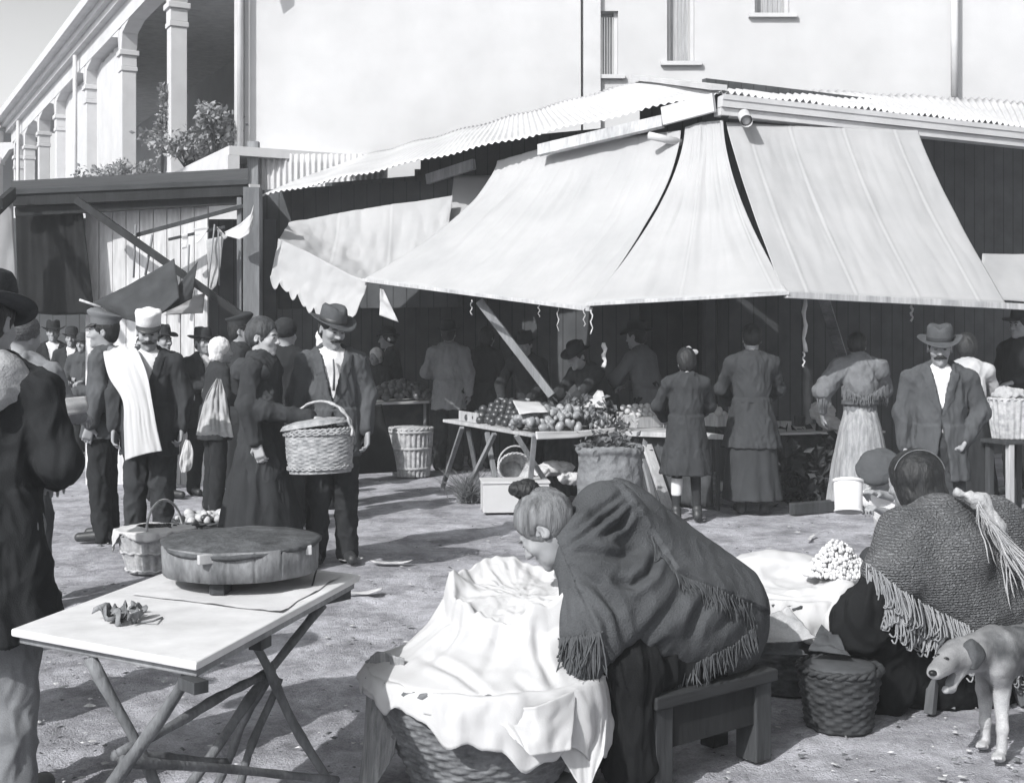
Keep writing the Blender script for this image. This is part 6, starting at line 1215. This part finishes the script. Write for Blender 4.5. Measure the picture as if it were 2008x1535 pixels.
# counter and its goods
c1, c2 = at_z(1212, 845, .68), at_z(1420, 852, .68)
slab_table('market_counter', [tuple(x[:2]) for x in (c1, c2, c2 + A(-.35, .8, 0), c1 + A(-.25, .8, 0))], .68, .045, WOOD_L, 'plank counter where the coated girl stands', [(c1 + A(.22, .08, -.05), c1 * A(1, 1, 0) + A(.22, .08, 0)), (c2 + A(-.05, .05, -.05), c2 * A(1, 1, 0) + A(-.05, .05, 0)), (c1 + A(-.2, .7, -.05), c1 * A(1, 1, 0) + A(-.2, .7, 0)), (c2 + A(-.3, .7, -.05), c2 * A(1, 1, 0) + A(-.3, .7, 0))], WOOD_D)
f = MB(); A0_, B0_ = P(1268, 872, 11.7), G(1312, 1000); f.beam((0, 0, 0), B0_ - A0_, .10, .03); o = f.build('leaning_plank', WOOD_L, None, .003); o.location = A0_; tag(o, 'pale plank leaning against the counter beside the sack', 'plank')
f = MB(); A0_, B0_ = P(1262, 900, 11.8), G(1284, 992); f.beam((0, 0, 0), B0_ - A0_, .05, .03); o = f.build('leaning_plank', WOOD_M, None, .003); o.location = A0_; tag(o, 'narrow grey batten leaning behind the pale plank', 'plank')
for i, (px, py, nx, ny, lab) in enumerate(((1262, 838, 5, 4, 'open crate of pale round fruit on the counter beside the girl'), (1408, 836, 3, 4, 'open crate of pale round fruit between the girl and the long coat'))):
    p0 = at_z(px, py, .685); e = empty('fruit_crate', tuple(p0 + A(0, .14, 0)), .55, lab, 'crate', 'fruit crates on the counter'); f = MB(); w_, d_ = .075 * nx, .075 * ny
    f.box((0, -d_ / 2, .05), (w_, .012, .10)); f.box((0, d_ / 2, .07), (w_, .012, .14)); f.box((-w_ / 2, 0, .06), (.012, d_ - .013, .12)); f.box((w_ / 2, 0, .06), (.012, d_ - .013, .12)); f.box((0, 0, .006), (w_ - .013, d_ - .013, .01)); f.build('crate_box', WOOD_L, e)
    pr = ball_mesh('f', .034).build('pale_fruit', M('egg_pale', .45, .5, .12, 8, .03, 40)); M_ = Matrix.Translation(e.location) @ Matrix.Rotation(.55, 4, 'Z'); pts = [tuple(M_ @ Vector(((a - (nx - 1) / 2) * .072, (b - (ny - 1) / 2) * .072, .075 + .035 * b))) for a in range(nx) for b in range(ny)]
    heap('pale_fruit', pr, pts, 'pale round fruit in the ' + ('crate beside the girl' if i == 0 else 'crate beside the long coat'), 'fruit', 'pale fruit in crate ' + ('beside the girl' if i == 0 else 'beside the long coat'))
d1, d2 = at_z(1528, 849, .65), at_z(1660, 846, .65)
slab_table('side_counter', [tuple(x[:2]) for x in (d1, d2 + A(.4, .1, 0), d2 + A(.2, .9, 0), d1 + A(-.2, .8, 0))], .65, .02, STONE_W, 'thin white topped counter in front of the shawled customer', [(d1 + A(.05, .08, -.02), d1 * A(1, 1, 0) + A(.05, .08, 0)), (d2 + A(-.03, .1, -.02), d2 * A(1, 1, 0) + A(-.03, .1, 0))], WOOD_D)
cb_ = Sdf(); cb_.ball(P(1620, 815, 12.1), (.09, .08, .11), .03); cb_.ball(P(1600, 806, 12.15), (.05, .05, .08), .03); cb_.ball(P(1636, 832, 12.05), (.06, .06, .06), .03); o = cb_.build('cloth_bundle', .010, SHEET, None, .02, (12, 12, 12), 4); tag(o, 'crumpled white cloth bundle on the thin white counter', 'cloth')
for i, (px, py, w_, h_, mm, lab) in enumerate(((1540, 838, .12, .05, WOOD_L, 'flat pale box on the thin white counter'), (1572, 836, .13, .09, WOOD_D, 'dark box beside the flat pale one'), (1600, 842, .10, .04, RAG, 'small folded packet before the white cloth bundle'))):
    f = MB(); f.box((0, 0, h_ / 2), (w_, .10, h_)); f.box((0, 0, h_ + .004), (w_ + .008, .108, .007)); o = f.build('goods_box', mm, None, .003); o.location = at_z(px, py, .653) + A(0, .08, 0); o.rotation_euler = (0, 0, .4 + i); tag(o, lab, 'box')
pts = [G(1590, 990) + A(rng.normal(.1, .28), rng.normal(.35, .18), abs(rng.normal(.0, .26))) for _ in range(900)]
o = leaf_cloud('cabbage_heap', pts, .11, M('leaf_deep', .035, .6, .5, 3, .1, 30)); tag(o, 'dark heap of leafy cabbages under the thin white counter', 'cabbages', None, 'stuff')
f = MB(); f.box((0, 0, .05), (.55, .08, .10)); o = f.build('kerb_beam', WOOD_D, None, .005); o.location = G(1600, 1005); o.rotation_euler = (0, 0, .5); tag(o, 'dark timber lying along the foot of the cabbage heap', 'beam')
for (a, b, lab, zt) in ((c1 + A(.12, .12, 0), c2 + A(-.08, .12, 0), 'dark sheet added along the front of the plank counter to darken below it', .62), (d1 + A(.02, .2, 0), d2 + A(.3, .25, 0), 'dark sheet added behind the cabbage heap to darken the gap', .6), (ta + A(.1, .7, 0), tr_ + A(-.25, .7, 0), 'dark sheet added behind the trestles to darken the gap', .62)):  # dark sheets added to fill the darkness under the counters
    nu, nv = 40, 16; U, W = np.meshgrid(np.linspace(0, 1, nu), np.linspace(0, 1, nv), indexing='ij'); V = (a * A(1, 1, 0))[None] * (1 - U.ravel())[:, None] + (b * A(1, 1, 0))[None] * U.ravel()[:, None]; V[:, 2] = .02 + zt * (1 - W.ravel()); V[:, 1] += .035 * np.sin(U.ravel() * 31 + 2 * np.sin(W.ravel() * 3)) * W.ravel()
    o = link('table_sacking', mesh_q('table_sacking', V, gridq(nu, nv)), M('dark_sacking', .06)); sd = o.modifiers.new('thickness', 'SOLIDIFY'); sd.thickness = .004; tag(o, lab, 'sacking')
# far fruit table
f1, f2 = at_z(716, 790, .78), at_z(842, 786, .78)
slab_table('fruit_table', [tuple(x[:2]) for x in (f1, f2, f2 + A(.1, .8, 0), f1 + A(-.1, .8, 0))], .78, .03, STONE_W, 'far fruit table with a pale front edge', [(f1 + A(.08, .1, -.02), f1 * A(1, 1, 0) + A(.08, .1, 0)), (f2 + A(-.06, .1, -.02), f2 * A(1, 1, 0) + A(-.06, .1, 0)), (f1 + A(.08, .7, -.02), f1 * A(1, 1, 0) + A(.08, .7, 0)), (f2 + A(-.06, .7, -.02), f2 * A(1, 1, 0) + A(-.06, .7, 0))])
pr = ball_mesh('f', .042).build('fruit', M('mixed_fruit', .12, .38, .9, .5, .03, 40, spec=.6)); pts = []
for k in range(80):
    u, v = rng.uniform(.06, .96), rng.uniform(0, 1); pts.append(f1 * (1 - u) + f2 * u + A(0, .08 + .6 * v, .045 + .16 * math.sin(math.pi * min(1, v * 1.2)) * math.sin(math.pi * u) + rng.uniform(0, .03)))
heap('fruit', pr, pts, 'shiny fruit piled on the far fruit table', 'fruit', 'fruit on the far table')
canvas('table_skirt', [(f1 * 0 + A(*x)).tolist() for x in ((716, 793, 15.55), (842, 789, 15.75))], [(718, 850, 15.5), (842, 846, 15.7)], M('dark_sacking', .06), 'dark cloth added for the shade below the far fruit table', 'cloth', None, 20, 10, 1, .03, 0, 71)  # dark sheet added to stand for the shade under the table
canvas('blot_cloth', [(692, 800, 13.6), (748, 792, 13.8)], [(690, 930, 13.5), (778, 925, 13.9)], M('black_sacking', .055), 'black cloth added in place of a dark blot beside the slatted hamper', 'cloth', None, 24, 24, 1, .06, 0, 72)  # made-up cloth filling a dark blot, nothing hangs here
hp = empty('slatted_hamper', tuple(P(806, 0, 14.2) * A(1, 1, 0)), 0, 'tall slatted hamper standing under the far fruit table', 'hamper')
basket('hamper_body', [(.19, 0), (.21, .25), (.235, .53)], 26, 26, .008, WICK_L, hp, 1, 1, .016, stake=True)
f = MB(); f.lathe([(.232, .53), (.2, .55), (.02, .56)], n=24); f.build('lid', WICK_L, hp)
for z_ in (.08, .30, .48):
    f = MB(); r_ = .19 + .085 * z_; f.lathe([(r_ + .012, z_), (r_ + .022, z_), (r_ + .023, z_ + .03), (r_ + .013, z_ + .03), (r_ + .012, z_)], n=30, cap=False); f.build('hoop', WICK_L, hp)
# under the trestle table
bx = empty('wooden_box', tuple(G(948, 1008)), .10, 'whitewashed wooden box on the ground before the trestle table', 'box'); f = MB()
f.box((.29, .01, .135), (.58, .02, .25)); f.box((.29, .33, .135), (.58, .02, .25)); f.box((.01, .17, .135), (.02, .299, .249)); f.box((.57, .17, .135), (.02, .299, .249)); f.box((.29, .17, .02), (.539, .299, .02)); f.build('box_side', STONE_W, bx, .004)
f = MB(); f.box((.29, .17, .272), (.60, .36, .02)); f.build('lid', STONE_W, bx, .004)
hb_ = empty('round_basket', tuple(P(1010, 918, 11.75)), 0, 'empty round basket lying on its side under the trestle table', 'basket'); hb_.rotation_euler = (R(78), 0, .25)
basket('basket_body', [(.10, -.14), (.15, -.05), (.165, .03)], 26, 60, .004, WICK_L, hb_, 1, .82, .012); f = MB(); t = np.linspace(-.35, math.pi + .35, 24); f.tube(np.stack([.165 * np.cos(t), .03 + .17 * np.sin(t), .03 + .02 * np.sin(t)], -1), .009, 7); f.build('handle', WICK_L, hb_)
cb_ = Sdf(); cb_.ball(P(1090, 918, 11.8), (.17, .10, .06), .03); cb_.ball(P(1060, 925, 11.7), (.09, .08, .05), .03); cb_.ball(P(1120, 938, 11.6), (.12, .08, .05), .03); o = cb_.build('cloth_bundle', .010, SHEET, None, .02, (14, 14, 14), 8); tag(o, 'white cloths lying on the ground under the trestle table', 'cloth')
# sack
sx_ = empty('burlap_sack', ((1196 - CX) * 10.75 / F, 10.75, 0), 0, 'stout burlap sack with a rolled rim, stuffed with greens', 'sack'); S = Sdf()
S.col([(0, 0, 0, .24, .22), (.10, 0, 0, .275, .25), (.35, 0, 0, .278, .26), (.60, .005, 0, .262, .245)], .04); S.ball((0, 0, .62), (.235, .215, .10), .02, '-')
S.chain([(.255 * math.cos(t), .238 * math.sin(t), .60 + .012 * math.sin(3 * t)) for t in np.linspace(0, 2 * math.pi, 25)], [.028] * 25, .02)
S.build('sack_cloth', .009, M('burlap', .17, .95, .25, 9, .7, 110, kind='cloth'), sx_, .010, (9, 9, 9), 5)
o = leaf_cloud('greens', [A(rng.normal(0, .11), rng.normal(0, .10), .60 + abs(rng.normal(0, .06))) for _ in range(240)], .07, LEAF, parent=sx_)
# dried herbs
f = MB()
hb0 = G(918, 985)
for k in range(230):
    a = rng.uniform(0, 6.28); rr = abs(rng.normal(0, .05)); p = hb0 + A(rr * math.cos(a), .6 * rr * math.sin(a), 0); ln = A(rng.normal(0, .14), rng.normal(0, .10), rng.uniform(.12, .36)); b_ = A(rng.normal(0, .06), rng.normal(0, .05), -.05)
    f.tube([p, p + ln * .5, p + ln + b_], [.0035, .003, .0015], 4, caps=False)
o = f.build('herb_bundle', M('dry_straw', .15, .8, .5, 10)); tag(o, 'loose bundle of dried herbs on the ground beside the white box', 'herbs')
# lidded basket on the arm
bk = empty('lidded_basket', tuple(P(628, 926, 8.18)), -.35, 'oval lidded wicker basket with an arched handle, carried on the arm', 'basket'); bk.rotation_euler = (R(0), R(-3), -.35)
basket('basket_body', [(.195, 0), (.212, .10), (.218, .20), (.216, .275)], 34, 80, .0032, M('wicker_buff', .27, .7, .4, 22, .3, 90), bk, 1.03, .80, .012)
for z_, rr in ((.035, .206), (.255, .222)):
    f = MB(); t = np.linspace(0, 2 * math.pi, 60); [f.tube(np.stack([(rr + .004) * 1.03 * np.cos(t), (rr + .004) * .80 * np.sin(t), z_ + .010 * np.sin(t * 14 + k * 3.14)], -1), .007, 6) for k in (0, 1)]; f.build('braid', M('wicker_buff', .27), bk)
ld, Q = weave([(.02, .325), (.12, .322), (.20, .305), (.226, .275)], 30, 70, .003, 1.03, .80); lo = link('lid', mesh_q('lid', ld, Q), M('wicker_buff', .27), bk); lo.rotation_euler = (R(0), R(-6), 0); lo.location = (0, 0, .020)
f = MB(); t = np.linspace(-.05, math.pi + .05, 36)
for k in (-1, 1): f.tube(np.stack([.225 * np.cos(t) + .02, .006 * k + .010 * np.sin(t * 16 + k), .24 + .215 * np.sin(t)], -1), .0085, 7)
f.build('handle', WICK_L, bk)
# basket with white cloth on the ground
gb = empty('wicker_basket', tuple(G(303, 1118)), .1, 'tapered wicker basket under a white cloth, behind the round tub', 'basket'); g0 = A(*gb.location)
basket('basket_body', [(.165, 0), (.20, .12), (.235, .26)], 24, 40, .006, WICK_L, gb, 1, .9, .014, stake=True)
for z_ in (.02, .14):
    f = MB(); r_ = .168 + .27 * z_; t = np.linspace(0, 2 * math.pi, 60); f.tube(np.stack([(r_ + .012) * np.cos(t), (r_ + .012) * .9 * np.sin(t), z_ + .006 * np.sin(t * 15)], -1), .009, 6); f.build('braid', WICK_L, gb)
f = MB(); t = np.linspace(.05, math.pi - .05, 30)
for k in (-1, 1): f.tube(np.stack([.235 * np.cos(t) * .35 + .07 - .02 * np.sin(t), .20 * np.cos(t) + .006 * k, .25 + .215 * np.sin(t)], -1), .008, 7)
f.build('handle', WICK_L, gb)
o = drape('basket_cloth', .245, .222, .262, tuple(g0[:2]), .22, lambda t: .025 + .05 * abs(math.sin(2.2 * t + .6)) + (.09 * math.exp(-((t - 3.5) / .28) ** 2)), SHEET, None, 0, 2 * math.pi, 120, 22, .022, 9, .02, -.035)
tag(o, 'white cloth tucked over the tapered wicker basket with a hanging corner', 'cloth')
bits = MB()
for k in range(26):
    a = rng.uniform(0, 6.28); c = g0 + A(.10 + .07 * math.cos(a) * rng.uniform(0, 1), .02 + .07 * math.sin(a), .285 + rng.uniform(0, .012)); bits.tube([c, c + A(*rng.normal(0, .02, 2), .006)], [.006, .004], 5)
o = bits.build('dried_pods', WOOD_D); tag(o, 'few dark dried pods on the white basket cloth', 'pods')
ty = empty('shallow_basket', tuple(G(425, 1092)), .1, 'shallow basket of pale and dark roots behind the round tub', 'basket'); y0 = A(*ty.location)
basket('basket_body', [(.22, 0), (.27, .14), (.30, .26)], 28, 60, .004, WICK_D, ty, 1, .7, .012)
pr = ball_mesh('f', .030, 1.3, False).build('root', M('pale_root', .42, .6, .35, 5)); heap('root', pr, [y0 + A(rng.uniform(-.25, .25), rng.uniform(-.16, .16), .265 + rng.uniform(0, .035)) for _ in range(40)], 'pale knobbly root in the shallow basket behind the tub', 'root', 'roots in the shallow basket', (.6, 1.2))
pr = ball_mesh('f', .028, 1.2, False).build('root', FR_D); heap('root', pr, [y0 + A(rng.uniform(-.25, .25), rng.uniform(-.16, .16), .265 + rng.uniform(0, .03)) for _ in range(24)], 'dark root among the pale ones in the shallow basket', 'root', 'dark roots in the shallow basket', (.6, 1.2))
# basket on its stand at the right
sb = empty('basket_stand', tuple(P(1985, 0, 10.6) * A(1, 1, 0)), .35, 'dark stand carrying a tall woven basket', 'stand'); f = MB(); f.box((0, 0, .685), (.40, .30, .03)); f.build('top', WOOD_D, sb)
for x, y, mm in ((-.13, -.12, WOOD_L), (.16, -.12, WOOD_D), (-.13, .12, WOOD_D), (.16, .12, WOOD_D)):
    f = MB(); f.box((x, y, .334), (.05, .05, .668)); f.build('leg', mm, sb, .003)
tb2 = empty('woven_basket', tuple(P(1985, 0, 10.6) * A(1, 1, 0) + A(0, 0, .702)), 0, 'tall pale woven basket stuffed with cloth, on the dark stand', 'basket')
basket('basket_body', [(.13, 0), (.15, .15), (.165, .33)], 22, 30, .006, WICK_L, tb2, 1.15, .9, .012, stake=True)
cb_ = Sdf(); cb_.ball((0, 0, .36), (.16, .13, .05), .03); cb_.ball((-.08, -.04, .39), (.07, .06, .04), .03); o = cb_.build('basket_cloth', .010, RAG, None, .02, (14, 14, 14), 5); o.location = tb2.location; tag(o, 'crumpled cloth filling the tall woven basket', 'cloth')
# towel, parcel, newspaper of the standing group
sheet_rows('towel', [[(214, 706, 9.34), (256, 694, 9.28)], [(203, 691, 9.22), (235, 680, 9.14), (266, 682, 9.10)], [(213, 738, 9.03), (250, 732, 8.99), (288, 732, 8.985)], [(240, 785, 8.975), (270, 787, 8.955), (299, 790, 8.96)], [(243, 840, 8.965), (275, 838, 8.94), (307, 836, 8.95)], [(245, 903, 8.975), (262, 896, 8.94), (292, 888, 8.935), (318, 884, 8.95)]], SHEET, 'long white towel over the shoulder of the white capped person', 'towel', 40, 70, .016, (4, 1.2), 81)
sheet_rows('paper_parcel', [[(364, 862, 8.98), (372, 864, 8.98)], [(358, 880, 8.97), (379, 884, 8.98)], [(352, 908, 8.98), (377, 912, 9.0)], [(356, 928, 9.0), (372, 922, 9.0)]], SHEET, 'white paper hanging from the hand of the white capped person', 'paper', 14, 24, .02, (3, 2), 82)
canvas('newspaper', [(98, 786, 6.9), (168, 779, 7.1)], [(112, 818, 6.85), (170, 808, 7.05)], RAG, 'folded newspaper held between the grey jacket and the uniform', 'newspaper', None, 16, 10, 1, .02, 0, 83, th=.012)
f = MB(); f.tube([A(0, 0, 0), P(208, 606, 9.5) - P(156, 588, 9.5)], .012, 8); o = f.build('awning_pole', WOOD_L); o.location = P(156, 588, 9.6); o.location.y = 11.9; o.location = P(156, 588, 11.9); tag(o, 'pale pole end sticking out above the uniform cap', 'pole')
sheet_rows('white_sacking', [[(424, 742, 10.9), (434, 744, 10.9)], [(404, 778, 10.85), (444, 780, 10.9)], [(392, 820, 10.75), (452, 822, 10.85)], [(384, 852, 10.65), (458, 856, 10.7)]], RAG, 'white sacking hanging behind the long caped coat', 'sacking', 24, 30, .05, (5, 1.5), 84)
# litter
SCR = M('scrap_paper', .50, .9, .15, 20)
for i, (px, py, w_, lab) in enumerate(((768, 1107, .13, 'torn paper scrap lying in the shadow beyond the table'), (712, 1166, .11, 'crumpled white scrap beside the far corner of the table'), (408, 921, .10, 'pale leaf scraps on the ground behind the paper parcel'), (690, 1102, .09, 'thin white strip on the ground by the boots'), (1590, 1058, .16, 'white splinter of wood on the sunlit ground'))):
    u = np.linspace(-1, 1, 9); U, W = np.meshgrid(u, u, indexing='ij'); V = np.stack([U.ravel() * w_ * (1 + .2 * W.ravel()), W.ravel() * w_ * (.35 if i != 4 else .08), 0 * U.ravel()], -1); V[:, 2] = .012 + .02 * np.abs(pn(V * 14 + i, i)) + .01 * U.ravel() ** 2; V[:, :2] += .03 * np.stack([pn(V * 12, i), pn(V * 12, i + 4)], -1)
    o = link('paper_scrap' if i != 4 else 'wood_splinter', mesh_q('scrap', V, gridq(9, 9)), SCR); o.location = G(px, py); o.rotation_euler = (0, 0, .3 * i); sd = o.modifiers.new('thickness', 'SOLIDIFY'); sd.thickness = .002; tag(o, lab, 'paper' if i != 4 else 'wood')
def scatter(n, name, mat, label, smin, smax, flat):
    f = MB()
    for k in range(n):
        y = 4.2 + 9.5 * rng.uniform(0, 1) ** 1.3; x = rng.uniform(-.46, .46) * y; s_ = rng.uniform(smin, smax) * (1.6 if rng.uniform() < .06 else 1); a = rng.uniform(0, 6.28, 4) ; L = rng.uniform(.5, 1.5, 4) * s_
        V = [(x + L[j] * math.cos(1.57 * j + .5 * a[j] / 6.28), y + L[j] * math.sin(1.57 * j + .5 * a[j] / 6.28), .004 + rng.uniform(0, flat) * s_) for j in range(4)]
        V.append((x, y, .004 + (flat * .9 + .1) * s_)); f.add(V, [(0, 1, 4), (1, 2, 4), (2, 3, 4), (3, 0, 4)])
    o = f.build(name, mat); tag(o, label, 'litter', None, 'stuff')
scatter(900, 'chaff', M('pale_chaff', .52, .9, .3, 30), 'pale chaff and paper crumbs trodden into the earth', .004, .014, .3)
scatter(1100, 'pebbles', M('dark_pebble', .13, .9, .5, 30), 'dark pebbles and clods on the earth', .005, .016, .7)
scatter(260, 'straw', M('pale_straw', .40, .9, .3, 30), 'short straws scattered on the earth', .010, .022, .15)
